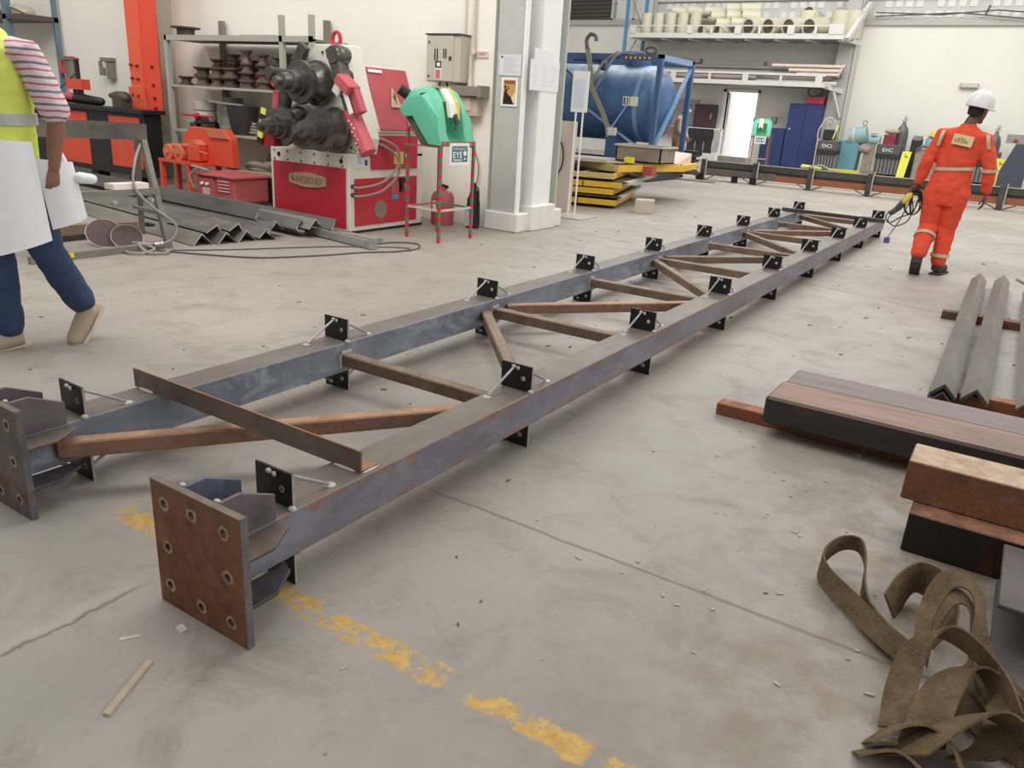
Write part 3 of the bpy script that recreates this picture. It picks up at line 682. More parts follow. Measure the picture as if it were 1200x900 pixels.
for x in (-7.13, -6.17): obj('lifting_eye', MB().lathe((x, BY0 - .004, .76), (0, 1, 0), [(.026, 0), (.026, .008)], 12), flat('dark bore', (40, 34, 30)), bm_)
# right side: frame rails, two red panels, vent, sticker, hoses
SX = BX1
sp1 = obj('upper_panel', MB().box(SX - .01, SX + .012, 6.53, 7.31, .67, 1.03), red, bm_, bev=.003)
sp2 = obj('lower_panel', MB().box(SX - .01, SX + .012, 6.28, 7.31, .08, .585), red, bm_, bev=.003)
obj('vent', MB().lathe((SX + .01, 6.68, .24), (1, 0, 0), [(.1, 0), (.1, .008), (.085, .01)], 24), paint('grey mesh', (140, 122, 112), .8, .2, 60), sp2)
obj('recess', MB().box(SX + .01, SX + .016, 6.86, 6.99, .4, .56), red_dusty, sp2); obj('blue_tape', MB().box(SX + .012, SX + .02, 6.86, 6.98, .345, .39), flat('light blue tape', (60, 150, 200)), sp2)
obj('handle', MB().box(SX + .012, SX + .04, 7.0, 7.04, .42, .57).box(SX + .012, SX + .03, 6.98, 7.16, .53, .57), flat('black plastic', (28, 28, 30)), sp2)
obj('sticker', MB().box(SX + .012, SX + .015, 6.90, 7.06, .725, .86), flat('yellow sticker', (222, 196, 92)), sp1)
for z in (.8, .47): obj('catch', MB().box(SX + .012, SX + .03, 7.09, 7.13, z, z + .035), white_p, sp1)
obj('spec_label', MB().box(SX - .001, SX + .013, 6.30, 6.49, .70, .89), flat('white label', (214, 220, 226)), bm_)
obj('label_mark', MB().box(SX + .013, SX + .014, 6.43, 6.47, .72, .78), flat('navy mark', (40, 60, 130)), bm_)
for k in range(5): obj('label_line', MB().box(SX + .013, SX + .0135, 6.32, 6.32 + .05 + .03 * (k % 3), .86 - k * .028, .868 - k * .028), flat('grey print', (130, 140, 150)), bm_)
for (z, tz) in ((.51, 1.0), (.42, .94)):
    obj('hose', MB().tube(smoothpts([(SX + .0, 6.24, z), (SX + .07, 6.30, z - .01), (SX + .1, 6.62, z + .04), (SX + .12, 6.86, z + .22), (SX + .1, 6.84, z + .4), (SX + .03, 6.66, tz), (SX - .04, 6.5, tz + .02)], 6), .013, 8), hose_m, bm_, smooth=True)
    obj('hose_fitting', MB().cyl((SX - .01, 6.24, z), (SX + .03, 6.25, z), .022, 8), arm_m, bm_)
# slanted control cabinet at the back
obj('control_cabinet', MB().prism([(-6.75, 1.06), (-6.03, 1.06), (-6.03, 1.1), (-6.27, 1.74), (-6.75, 1.74)], 'y', 6.62, 7.38), mwhite, bm_, bev=.006)
cd = obj('control_door', MB().hexa([(-6.015, 6.66, 1.09), (-6.015, 7.33, 1.09), (-6.255, 7.33, 1.725), (-6.255, 6.66, 1.725)], [(-6.045, 6.66, 1.08), (-6.045, 7.33, 1.08), (-6.285, 7.33, 1.715), (-6.285, 6.66, 1.715)]), red_dusty, bm_, bev=.004)
sl = V((-.24, 0, .635)).normalized(); O = V((-6.007, 7.0, 1.1))
tri = [O + V((0, dy, 0)) + sl * h for dy, h in ((-.09, .24), (.09, .24), (0, .47))]; nn = V((.02, 0, .01))
obj('warning_triangle', MB().add([p for p in tri] + [p + nn * .3 for p in tri], [(0, 1, 2), (5, 4, 3), (0, 3, 4, 1), (1, 4, 5, 2), (2, 5, 3, 0)]), flat('faded yellow', (204, 176, 140)), cd)
q = [O + V((0, dy, 0)) + sl * h + nn * .45 for dy, h in ((.0, .42), (.03, .35), (.01, .35), (.02, .27), (-.03, .36), (-.008, .36))]
obj('lightning_mark', MB().add(q, [(0, 1, 2, 3, 4, 5)]), flat('dark print', (60, 50, 46)), cd)
obj('name_strip', MB().add([O + V((0, -.32, 0)) + sl * .64 + nn * .3, O + V((0, -.1, 0)) + sl * .64 + nn * .3, O + V((0, -.1, 0)) + sl * .61 + nn * .3, O + V((0, -.32, 0)) + sl * .61 + nn * .3], [(0, 1, 2, 3)]), white_p, cd)
obj('grey_plate', MB().add([O + V((0, .12, 0)) + sl * .11 + nn * .3, O + V((0, .24, 0)) + sl * .11 + nn * .3, O + V((0, .24, 0)) + sl * .04 + nn * .3, O + V((0, .12, 0)) + sl * .04 + nn * .3], [(0, 1, 2, 3)]), paint('grey tag', (170, 160, 150), .5), cd)
# head: tapered cream housing
obj('head', MB().prism([(-7.12, .84), (-5.98, .84), (-5.94, 1.0), (-6.2, 1.91), (-6.62, 1.91), (-7.1, 1.2)], 'y', 6.3, 6.56), mwhite, bm_, bev=.01)
obj('head_side', MB().hexa([(-5.93, 6.3, 1.02), (-5.93, 6.34, 1.02), (-6.19, 6.34, 1.9), (-6.19, 6.3, 1.9)], [(-5.95, 6.3, 1.0), (-5.95, 6.34, 1.0), (-6.21, 6.34, 1.88), (-6.21, 6.3, 1.88)]), mwhite, bm_)
for (x, z) in ((-6.62, 1.72), (-6.3, 1.8), (-6.24, 1.55), (-6.16, 1.3), (-6.05, 1.05), (-7.0, 1.0), (-6.5, 1.83), (-6.1, .9), (-6.6, .9)):
    obj('bolt', MB().cyl((x, 6.285, z), (x, 6.31, z), .013, 8), flat('dark bolt', (70, 66, 62)), bm_)
obj('lifting_ring', MB().tube([(-6.4 + .055 * math.cos(a), 6.4, 1.965 + .07 * math.sin(a)) for a in [2 * PI * k / 18 for k in range(18)]], .02, 8, close=True).box(-6.45, -6.35, 6.35, 6.45, 1.89, 1.92), red, bm_, smooth=True)
def roll(x, z, sc, y1=6.3):
    p = [(.0, -.64), (.045, -.64), (.045, -.57), (.085, -.56), (.09, -.47), (.12, -.46), (.125, -.38), (.15, -.375), (.15, -.33), (.225, -.325), (.235, -.29), (.225, -.27), (.15, -.25), (.14, -.22), (.15, -.18), (.2, -.13), (.215, -.09), (.245, -.085), (.245, -.05), (.2, -.045), (.2, 0.02), (0, .02)]
    return obj('bending_roll', MB().lathe((x, y1, z), (0, 1, 0), [(max(r * sc, .0005), h) for r, h in p], 32), roll_m, bm_, smooth=True)
roll(-6.52, 1.52, .93); roll(-6.80, 1.07, .86); roll(-6.26, 1.07, .93)
for x in (-6.8, -6.26): obj('roll_housing', MB().lathe((x, 6.22, 1.14), (0, 1, 0), [(.17, 0), (.17, .1)], 24), paint('bare casting', (168, 164, 158), .6, .15, 8), bm_, smooth=True)
# guide arms on both sides
def arm(sgn, top_, knob, mid, low):
    a = V(top_); m_ = V(mid); l_ = V(low)
    obj('guide_arm', MB().bar(a, a.lerp(m_, .45), .13, .07, (0, 1, 0)), arm_m, bm_, bev=.006)
    obj('knob', MB().cyl(V(knob) + V((0, .14, 0)), V(knob) - V((0, .05, 0)), .065, 18), arm_m, bm_, smooth=True)
    obj('cylinder_rod', MB().cyl(a.lerp(m_, .5), m_, .06, 16), arm_m, bm_, smooth=True)
    obj('guide_cylinder', MB().cyl(m_, l_, .085, 10), red_dusty, bm_)
arm(1, (-6.24, 6.16, 1.87), (-6.07, 6.1, 1.6), (-5.93, 6.12, 1.27), (-5.68, 6.1, .88))
obj('bracket', MB().bar((-6.0, 6.05, 1.58), (-5.83, 6.05, 1.46), .1, .16, (0, 1, 0)).bar((-5.86, 6.08, 1.5), (-5.75, 6.08, 1.26), .09, .09, (0, 1, 0)), red_dusty, bm_, bev=.006)
obj('white_strip', MB().bar((-5.90, 6.0, 1.45), (-5.81, 6.0, 1.25), .05, .01, (0, 1, 0)), white_p, bm_)
obj('white_block', MB().bar((-6.12, 6.1, 1.5), (-6.02, 6.08, 1.44), .1, .06, (0, 1, 0)), mwhite, bm_)
for a in range(8): obj('rivet', MB().ball((-5.88 + .02 * (a % 3) + .05 * a / 3, 6.03, 1.18 - a * .035), .012, 6, 4), mwhite, bm_)
obj('top_pulley', MB().lathe((-6.17, 6.1, 1.80), (0, 1, 0), [(.08, 0), (.1, .03), (.1, .1), (.08, .2)], 20), roll_m, bm_, smooth=True)
obj('guide_arm', MB().bar((-6.66, 6.2, 1.89), (-6.85, 6.2, 1.6), .13, .06, (0, 1, 0)), arm_m, bm_, bev=.006)
obj('knob', MB().cyl((-6.93, 6.2, 1.58), (-6.96, 5.96, 1.6), .065, 18), arm_m, bm_, smooth=True)
obj('cylinder_rod', MB().cyl((-6.83, 6.1, 1.48), (-6.92, 6.1, 1.18), .075, 16), arm_m, bm_, smooth=True)
obj('red_eye', MB().tube([(-6.9 + .035 * math.cos(a), 5.98, 1.50 + .035 * math.sin(a)) for a in [2 * PI * k / 12 for k in range(12)]], .012, 6, close=True), red, bm_, smooth=True)
obj('red_sleeve', MB().cyl((-6.93, 6.05, 1.42), (-6.95, 6.05, 1.25), .05, 12), red_dusty, bm_, smooth=True)
g = MB(); 
obj('guard_block', MB().prism([(-7.1, .86), (-6.86, .86), (-6.86, 1.0), (-6.98, 1.02)], 'y', 5.92, 6.1), red_dark, bm_)
yb = flat('fluorescent yellow', (232, 232, 92), .6); bb = flat('black stripe', (26, 26, 26), .6)
for k in range(6):
    a = V((-6.98, 5.9, 1.24)).lerp(V((-7.08, 5.9, .88)), k / 6); b = V((-6.98, 5.9, 1.24)).lerp(V((-7.08, 5.9, .88)), (k + 1) / 6)
    obj('hazard_stripe', MB().bar(a, b, .075, .01, (0, 1, 0)), yb if k % 2 == 0 else bb, bm_)

flat('matt dark', (60, 52, 50), .8)
# ------------------------------------------------------------------ eyewash station on its striped stand
green = paint('eyewash green', (98, 186, 152), 0.42, 0.05, 2, (120, 196, 166), 0.2)
green_in = paint('eyewash green inner', (72, 168, 130), 0.45, 0.05, 2)
def stripes(name, c1, c2, axis, per, ratio=.5):
    n = N(name); s_ = n.sep(n.co)[axis]
    f = n.math('FRACT', n.math('DIVIDE', s_, per)); f2 = n.math('GREATER_THAN', f, ratio)
    return n.fin(n.mix(f2, lin(c1), lin(c2)), .55)
st_z = stripes('red and green tape', (204, 38, 66), (70, 130, 92), 2, .11)
st_y = stripes('red and green tape along', (204, 38, 66), (92, 148, 112), 1, .075, .6)
ew = thing('eyewash_station', 'green portable eyewash station standing near the white column', 'eyewash', (-5.36, 6.85, 0))
def prof(front_in, top_in=0):
    """side outline of the tank (x, z); front_in recesses the basin"""
    return [(-5.11, .99), (-5.11 - front_in * .5, 1.03), (-5.14 - front_in * 1.0, 1.10 + front_in * .2), (-5.17 - front_in * .8, 1.27), (-5.22 - top_in, 1.42), (-5.30 - top_in, 1.52 - top_in * .5), (-5.38, 1.555 - top_in), (-5.55, 1.53 - top_in),
            (-5.64, 1.44 - top_in), (-5.66, 1.32), (-5.60, 1.25), (-5.49, 1.265), (-5.39, 1.14), (-5.27, 1.0)]
secs = [(6.55, 0, .09), (6.59, 0, .03), (6.66, 0, 0), (6.70, .01, 0), (6.73, .2, 0), (6.85, .23, 0), (6.97, .2, 0), (7.0, .01, 0), (7.05, 0, 0), (7.10, 0, .04), (7.14, 0, .11)]
m = MB(); vs = []; n_ = 14
for (y, fi, ti) in secs:
    vs += [(x, y, z_) for x, z_ in prof(fi, ti)]
fs = [(i * n_ + k, i * n_ + (k + 1) % n_, (i + 1) * n_ + (k + 1) % n_, (i + 1) * n_ + k) for i in range(len(secs) - 1) for k in range(n_)] + [tuple(range(n_)), tuple(range((len(secs) - 1) * n_, len(secs) * n_))[::-1]]
m.add(vs, fs); tank = obj('tank', m, green, ew, bev=.012, smooth=True)
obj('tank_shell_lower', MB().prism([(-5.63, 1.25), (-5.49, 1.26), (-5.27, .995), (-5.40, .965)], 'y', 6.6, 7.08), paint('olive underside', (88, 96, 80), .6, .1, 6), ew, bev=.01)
obj('cap', MB().cyl((-5.60, 6.62, 1.46), (-5.66, 6.55, 1.52), .055, 14), flat('black plastic', (28, 28, 30)), ew, smooth=True)
pa = obj('pull_arm', MB().hexa([(-5.165, 6.745, 1.40), (-5.165, 6.865, 1.40), (-5.275, 6.86, 1.555), (-5.275, 6.74, 1.555)], [(-5.2, 6.745, 1.40), (-5.2, 6.865, 1.40), (-5.3, 6.86, 1.54), (-5.3, 6.74, 1.54)]).hexa([(-5.135, 6.745, 1.27), (-5.135, 6.865, 1.27), (-5.165, 6.865, 1.41), (-5.165, 6.745, 1.41)], [(-5.18, 6.745, 1.27), (-5.18, 6.865, 1.27), (-5.21, 6.865, 1.41), (-5.21, 6.745, 1.41)]), flat('white plastic', (238, 236, 222)), ew)
obj('yellow_edge', MB().box(-5.21, -5.13, 6.865, 6.885, 1.25, 1.42).hexa([(-5.15, 6.865, 1.41), (-5.15, 6.882, 1.41), (-5.27, 6.882, 1.565), (-5.27, 6.865, 1.565)], [(-5.2, 6.865, 1.41), (-5.2, 6.882, 1.41), (-5.3, 6.882, 1.54), (-5.3, 6.865, 1.54)]), flat('yellow plastic', (226, 204, 96)), pa)
obj('yellow_top', MB().box(-5.4, -5.27, 6.735, 6.87, 1.545, 1.565), paint('dusty yellow label', (178, 166, 128), .6), pa)
obj('nozzle_hook', MB().bar((-5.13, 6.80, 1.30), (-5.13, 6.85, 1.20), .05, .02, (1, 0, 0)).bar((-5.13, 6.85, 1.20), (-5.12, 6.80, 1.16), .03, .02, (1, 0, 0)), flat('dark green plastic', (52, 84, 56)), pa)
for (x, y) in ((-5.60, 6.62), (-5.12, 6.57), (-5.11, 7.13), (-5.60, 7.16)):
    obj('leg', MB().box(x - .014, x + .014, y - .014, y + .014, 0, .985 if x > -5.3 else 1.14), st_z, ew)
obj('top_rail', MB().box(-5.13, -5.10, 6.57, 7.15, .985, 1.035), st_y, ew); obj('top_rail', MB().box(-5.62, -5.11, 6.56, 6.585, .97, .985), stripes('red and green tape across', (204, 38, 66), (70, 130, 92), 0, .09), ew); obj('top_rail', MB().box(-5.62, -5.11, 7.13, 7.155, .97, .985), MATS['matt dark'], ew)
pinkish = paint('pink taped rail', (206, 188, 178), .6, .08, 10)
for (a, b) in (((-5.6, 6.62), (-5.12, 6.57)), ((-5.12, 6.57), (-5.11, 7.13)), ((-5.11, 7.13), (-5.6, 7.16)), ((-5.6, 7.16), (-5.6, 6.62))):
    obj('lower_rail', MB().bar((a[0], a[1], .335), (b[0], b[1], .335), .02, .02), pinkish if a[1] < 7 else st_y, ew)
sg = obj('sign', MB().box(-5.098, -5.094, 6.69, 7.03, .80, 1.02), white_p, ew); sg['label'] = 'white sign with dark teal EYE WASH print'
teal = flat('dark teal print', (38, 108, 120))
obj('sign_field', MB().box(-5.094, -5.092, 6.725, 6.995, .83, .99), teal, sg)
text_obj('lettering', 'EMERGENCY', (-5.0915, 6.86, .962), (0, 1, 0), (0, 0, 1), .028, white_p, sg, width=.24)
text_obj('lettering', 'EYE', (-5.0915, 6.82, .905), (0, 1, 0), (0, 0, 1), .06, white_p, sg, width=.16, bold=.02)
text_obj('lettering', 'WASH', (-5.0915, 6.82, .85), (0, 1, 0), (0, 0, 1), .032, white_p, sg, width=.16, bold=.02)
obj('pictogram', MB().lathe((-5.092, 6.95, .915), (1, 0, 0), [(.028, 0), (.028, .001)], 14).box(-5.092, -5.091, 6.935, 6.965, .85, .87), white_p, sg)
# second eyewash station far behind, beside the doorway
e2 = dup(ew, (-7.6, 26.4, 0), math.radians(-78), 'small green eyewash station far back beside the bright doorway')

# ------------------------------------------------------------------ things on the wall between machine and column
eb = thing('electrical_cabinet', 'grey electrical distribution cabinet mounted on the cream wall', 'cabinet', (-6.08, 8.0, 1.64))
egm = paint('cabinet grey', (192, 186, 170), .5, .04, 3)
obj('body', MB().box(-6.33, -5.84, 7.8, 8.0, 1.64, 2.15), egm, eb, bev=.008)
dr = obj('door', MB().box(-6.32, -5.93, 7.785, 7.80, 1.65, 2.14), egm, eb, bev=.003)
obj('top_lid', MB().box(-6.34, -5.83, 7.78, 8.0, 2.15, 2.165), flat('dark bolt', (70, 66, 62)), eb)
for x in (-6.2, -6.165, -6.07, -6.04): obj('handle_slot', MB().box(x, x + .014, 7.78, 7.786, 1.87 + (0.03 if x > -6.1 else 0), 2.0), flat('black plastic', (28, 28, 30)), dr)
obj('meter_window', MB().box(-6.18, -6.1, 7.778, 7.786, 1.80, 1.865), flat('black plastic', (28, 28, 30)), dr); obj('meter_face', MB().box(-6.155, -6.11, 7.776, 7.779, 1.81, 1.85), white_p, dr)
obj('warning_label', MB().box(-6.185, -6.095, 7.78, 7.786, 1.665, 1.785), white_p, dr); obj('warning_print', MB().box(-6.175, -6.105, 7.777, 7.781, 1.675, 1.775), flat('faded red label', (204, 122, 112)), dr)
for z in (1.7, 2.07): obj('lock', MB().cyl((-6.28, 7.775, z), (-6.28, 7.79, z), .012, 10), flat('dark bolt', (70, 66, 62)), dr)
obj('latch', MB().box(-5.985, -5.95, 7.775, 7.785, 1.88, 1.92), flat('dark bolt', (70, 66, 62)), dr)
pv = paint('pale conduit', (214, 206, 188), .5, .03, 4)
cdn = thing('conduit', 'pale conduit running down the wall beside the electrical cabinet', 'pipe', (-5.78, 7.95, 1.6))
obj('pipe', MB().tube([(-5.76, 7.95, 6.8), (-5.76, 7.95, 1.98), (-5.79, 7.95, 1.93), (-5.79, 7.95, 1.66)], .022, 10), pv, cdn, smooth=True)
obj('coupling', MB().cyl((-5.76, 7.95, 1.96), (-5.76, 7.95, 2.0), .03, 10), pv, cdn); obj('coupling', MB().cyl((-5.79, 7.95, 1.60), (-5.79, 7.95, 1.68), .03, 10), pv, cdn)
obj('thin_pipe', MB().tube([(-5.9, 7.97, 6.8), (-5.9, 7.97, 2.15)], .012, 8), pv, cdn)
tr = thing('cable_trough', 'grey metal cable trough under the electrical cabinet', 'trunking', (-5.75, 8.0, 1.5))
gmet = paint('dull grey metal', (136, 130, 118), .55, .1, 6)
obj('body', MB().box(-6.02, -5.56, 7.82, 8.0, 1.5, 1.61), gmet, tr, bev=.004); obj('end_cap', MB().box(-5.585, -5.54, 7.81, 8.0, 1.49, 1.62), gmet, tr)
obj('cable', MB().tube([(-6.2, 7.9, 1.64), (-6.19, 7.88, 1.55), (-6.15, 7.9, 1.5)], .012, 6).tube([(-6.1, 7.9, 1.64), (-6.04, 7.88, 1.55), (-6.0, 7.9, 1.5)], .012, 6), flat('black plastic', (28, 28, 30)), tr)['kind'] = 'stuff'
sb = thing('switch_box', 'small pinkish socket box below the cable trough', 'socket', (-5.74, 8.0, 1.28))
obj('body', MB().box(-5.86, -5.62, 7.88, 8.0, 1.28, 1.49), paint('dusty pink box', (190, 170, 156), .6), sb, bev=.005); obj('cover', MB().box(-5.85, -5.72, 7.87, 7.885, 1.34, 1.48), paint('dusty white box', (206, 194, 182), .6), sb)
sgn = thing('wall_sign', 'small white sign with red lettering beside the conduit', 'sign', (-5.67, 8.0, 1.92))
obj('board', MB().box(-5.765, -5.575, 7.985, 8.0, 1.93, 2.0), paint('cream sign', (226, 214, 200), .6), sgn)
text_obj('lettering', 'DB CABINET', (-5.68, 7.984, 1.968), (1, 0, 0), (0, 0, 1), .036, flat('red print', (196, 84, 84)), sgn, width=.165)

# papers and poster on the column
pf = thing('notice_sheet', 'white printed sheet taped on the grey face of the column', 'notice', (-5.25, 7.94, 1.75))
paper = flat('paper', (222, 220, 222), .7); pr = flat('grey print', (130, 140, 150))
obj('sheet', MB().box(-5.385, -5.085, 7.942, 7.946, 1.745, 1.965), paper, pf)
obj('print', MB().box(-5.36, -5.335, 7.9405, 7.942, 1.93, 1.95), flat('dark print', (60, 50, 46)), pf)
for k in range(9): obj('print_line', MB().box(-5.32, -5.32 + (.2 if k % 4 == 0 else .12 + .02 * (k % 3)), 7.941, 7.942, 1.93 - k * .019, 1.932 - k * .019), pr, pf)
po = thing('poster', 'small framed poster with a dark seated figure on orange ground, on the column', 'poster', (-5.22, 7.94, 1.42))
obj('frame', MB().box(-5.335, -5.115, 7.938, 7.946, 1.415, 1.72), white_p, po)
obj('picture', MB().box(-5.305, -5.14, 7.936, 7.938, 1.44, 1.70), flat('poster orange', (206, 156, 92)), po)
obj('title_block', MB().box(-5.295, -5.15, 7.935, 7.9365, 1.655, 1.69), flat('poster brown', (142, 92, 40)), po)
obj('pale_ground', MB().prism([(-5.24, 1.45), (-5.14, 1.45), (-5.14, 1.58)], 'y', 7.935, 7.9365), flat('poster cream', (232, 214, 170)), po)
bk = flat('poster black', (28, 22, 20))
obj('seated_figure', MB().prism([(-5.305, 1.44), (-5.15, 1.44), (-5.165, 1.455), (-5.2, 1.52), (-5.225, 1.53), (-5.25, 1.56), (-5.262, 1.6), (-5.28, 1.6), (-5.30, 1.5)], 'y', 7.933, 7.935).lathe((-5.278, 7.933, 1.622), (0, 1, 0), [(.016, 0), (.016, .002)], 10).prism([(-5.262, 1.6), (-5.235, 1.615), (-5.245, 1.635), (-5.238, 1.637), (-5.225, 1.612), (-5.26, 1.585)], 'y', 7.933, 7.935), bk, po)
p2 = thing('notice_sheet', 'large white printed sheet on the white duct of the column', 'notice', (-4.9, 8.27, 1.6))
obj('sheet', MB().box(-4.985, -4.978, 7.98, 8.62, 1.605, 1.93), flat('white sheet', (236, 239, 244), .6), p2)
for k in range(3):
    for j in range(8): obj('print_line', MB().box(-4.978, -4.9775, 8.03 + k * .2, 8.13 + k * .2 + .02 * (j % 2), 1.88 - j * .03, 1.884 - j * .03), paint('pale print', (196, 202, 212), .7), p2)
p3_ = single('notice_sheet', 'smaller white sheet above the large one on the duct', 'notice', MB().box(-4.985, -4.978, 8.05, 8.45, 1.93, 2.05), flat('white sheet', (236, 239, 244)), (-4.98, 8.2, 1.93))
single('plastic_bottle', 'clear wrapped bottle shape standing in the column recess', 'plastic', MB().loft([((-5.12, 8.08, .22), V((.035, 0, 0)), V((0, .05, 0))), ((-5.12, 8.08, .45), V((.045, 0, 0)), V((0, .06, 0))), ((-5.13, 8.08, .62), V((.035, 0, 0)), V((0, .045, 0))), ((-5.13, 8.08, .72), V((.008, 0, 0)), V((0, .01, 0)))], 12), flat('clear wrap', (188, 196, 200), .2), (-5.12, 8.08, .22), smooth=True)
ext = thing('fire_extinguisher', 'dark shrouded bottle standing at the foot of the wall left of the column', 'extinguisher', (-5.52, 7.8, 0))
obj('body', MB().lathe((-5.56, 7.8, 0), (0, 0, 1), [(.075, 0), (.085, .05), (.08, .3), (.05, .42), (.025, .47), (.02, .53)], 16), flat('black cover', (34, 34, 36), .7), ext, smooth=True); obj('white_label', MB().box(-5.62, -5.5, 7.705, 7.715, .03, .22), paint('pale label', (196, 200, 200), .6), ext)
obj('hose', MB().tube(smoothpts([(-5.55, 7.8, .5), (-5.48, 7.78, .45), (-5.47, 7.77, .25), (-5.5, 7.76, .15)]), .01, 6), flat('black plastic', (28, 28, 30)), ext)
can = thing('red_canister', 'dusty red canister on the floor behind the eyewash stand', 'canister', (-5.95, 7.7, 0))
obj('body', MB().lathe((-5.95, 7.7, 0), (0, 0, 1), [(.13, 0), (.14, .03), (.14, .33), (.11, .39), (.04, .41), (.04, .45)], 20), paint('dusty pink red', (178, 86, 92), .5), can, smooth=True)
obj('label', MB().box(-5.99, -5.87, 7.555, 7.565, .18, .29), white_p, can); obj('handle', MB().bar((-6.02, 7.7, .47), (-5.88, 7.7, .45), .03, .04), flat('black plastic', (28, 28, 30)), can)
single('cable_loop', 'thin brown cable hanging in a loop on the wall by the red canister', 'cable', MB().tube(smoothpts([(-5.8, 7.98, 1.28), (-5.72, 7.97, .95), (-5.62, 7.96, .7), (-5.66, 7.96, .45), (-5.78, 7.97, .3)]), .01, 6), flat('brown cable', (150, 128, 108)), (-5.8, 7.98, .3), smooth=True)

# bay beside the column: board, white sign stand
bo = thing('wall_board', 'pinkish plywood board standing behind the white column', 'board', (-5.95, 10.4, 0))
obj('panel', MB().box(-6.3, -5.66, 10.4, 10.44, 0, 1.27), paint('pinkish plywood', (214, 200, 190), .7, .03, 3), bo)
obj('cable', MB().tube(smoothpts([(-5.95, 10.37, 1.05), (-5.83, 10.36, .9), (-5.82, 10.36, .65), (-5.95, 10.37, .45)]), .012, 6), flat('black plastic', (28, 28, 30)), bo)
ss = thing('sign_stand', 'thin white sign stand with blank white board beside the column', 'sign', (-5.35, 9.9, 0))
obj('base', MB().box(-5.55, -5.05, 9.62, 10.15, 0, .015), paint('grey plate paint', (176, 172, 164), .6), ss)
for x in (-5.41, -5.30): obj('post', MB().tube([(x, 9.9, .01), (x, 9.9, 1.42)], .013, 8), white_p, ss, smooth=True)
obj('board', MB().box(-5.49, -5.24, 9.885, 9.90, 1.40, 1.92), white_p, ss, bev=.003); obj('sheet', MB().box(-5.45, -5.29, 9.88, 9.884, 1.46, 1.82), flat('blue white sheet', (222, 230, 242), .5), ss)

# ------------------------------------------------------------------ small orange grinding machine and red welder
og = paint('safety orange', (218, 80, 54), .45, .05, 3, (200, 96, 70), .2)
ogd = paint('dusty orange', (206, 112, 84), .6, .08, 4)
gr = thing('bench_grinder', 'small orange workshop machine on orange legs in front of the shelf rack', 'machine', (-9.6, 6.95, 0))
obj('hood', MB().prism([(-9.93, .48), (-9.93, .78), (-9.78, .9), (-9.05, .9), (-8.94, .78), (-8.92, .42), (-9.4, .42)], 'y', 6.98, 7.10), og, gr, bev=.008)
obj('hood_slope', MB().prism([(-9.42, .905), (-9.05, .905), (-8.95, .79), (-9.34, .79)], 'y', 6.95, 6.98), ogd, gr)
for x in (-10.13, -9.9): obj('disc', MB().lathe((x, 6.85, .54), (0, 1, 0), [(.03, -.03), (.03, 0), (.1, 0), (.11, .02), (.11, .07), (.06, .08), (.05, .3)], 24), ogd, gr, smooth=True)
obj('motor', MB().box(-9.66, -9.42, 6.82, 6.98, .46, .68), og, gr, bev=.02); obj('motor_cap', MB().prism([(-9.66, .68), (-9.42, .68), (-9.5, .74), (-9.58, .74)], 'y', 6.83, 6.97), ogd, gr)
obj('shaft', MB().cyl((-10.05, 6.9, .63), (-9.6, 6.9, .66), .03, 10), ogd, gr); obj('lever', MB().cyl((-9.42, 6.85, .6), (-9.25, 6.85, .58), .012, 8), ogd, gr)
obj('table', MB().box(-10.28, -9.3, 6.8, 7.12, .41, .45), og, gr)
for (x, y) in ((-10.25, 6.84), (-9.65, 6.84), (-10.25, 7.08), (-9.35, 7.08)): obj('leg', MB().box(x - .03, x + .03, y - .03, y + .03, 0, .42), og, gr)
obj('foot_rail', MB().box(-10.28, -9.6, 6.8, 6.86, .0, .04), og, gr)
rw = thing('welding_set', 'dusty pink-red welding set on the floor right of the orange machine', 'welder', (-8.6, 6.6, 0))
rwm = paint('dusty pinkish red', (176, 84, 84), .6, .1, 4, (196, 140, 134), .4)
obj('body', MB().box(-8.93, -8.55, 6.4, 6.95, .06, .36).box(-8.54, -8.18, 6.4, 6.95, .06, .38), rwm, rw, bev=.03)
obj('top', MB().box(-8.95, -8.16, 6.38, 6.97, .36, .40), rwm, rw, bev=.012)
for k in range(4): obj('louvre', MB().box(-8.46, -8.26, 6.385, 6.4, .2 + k * .04, .212 + k * .04), paint('pale louvre', (214, 176, 170), .6), rw)
for x in (-8.78, -8.68): obj('dial', MB().cyl((x, 6.37, .27), (x, 6.4, .27), .018, 10), white_p, rw)
obj('brand_plate', MB().box(-8.77, -8.64, 6.38, 6.4, .14, .22), paint('pale louvre', (214, 176, 170)), rw)
obj('cables', MB().tube(smoothpts([(-8.95, 6.5, .42), (-8.98, 6.4, .46), (-8.85, 6.35, .47), (-8.7, 6.42, .43), (-8.9, 6.45, .44), (-9.0, 6.38, .35), (-8.97, 6.4, .2)]), .016, 6), flat('grey rubber hose', (150, 146, 138)), rw, smooth=True)

# ------------------------------------------------------------------ roll shelf rack on the left wall
rk = thing('shelf_rack', 'grey steel shelf rack against the left wall behind the orange machine', 'shelf', (-9.5, 7.6, 0))
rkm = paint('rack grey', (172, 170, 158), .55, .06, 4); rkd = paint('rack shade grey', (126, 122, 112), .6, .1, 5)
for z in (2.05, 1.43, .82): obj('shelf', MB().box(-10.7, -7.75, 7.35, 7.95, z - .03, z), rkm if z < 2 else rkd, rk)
obj('shelf_lip', MB().box(-10.7, -7.75, 7.33, 7.35, 2.01, 2.08), rkm, rk)
for x in (-10.68, -8.31, -7.78): obj('upright', MB().box(x - .03, x + .03, 7.33, 7.39, 0, 2.08 if x < -9 else 2.32), rkm, rk)
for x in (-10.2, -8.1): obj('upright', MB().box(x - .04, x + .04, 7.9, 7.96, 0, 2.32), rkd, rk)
spool = paint('brown forming roll', (112, 92, 78), .5, .2, 9, (78, 62, 52), .4, metal=.25)
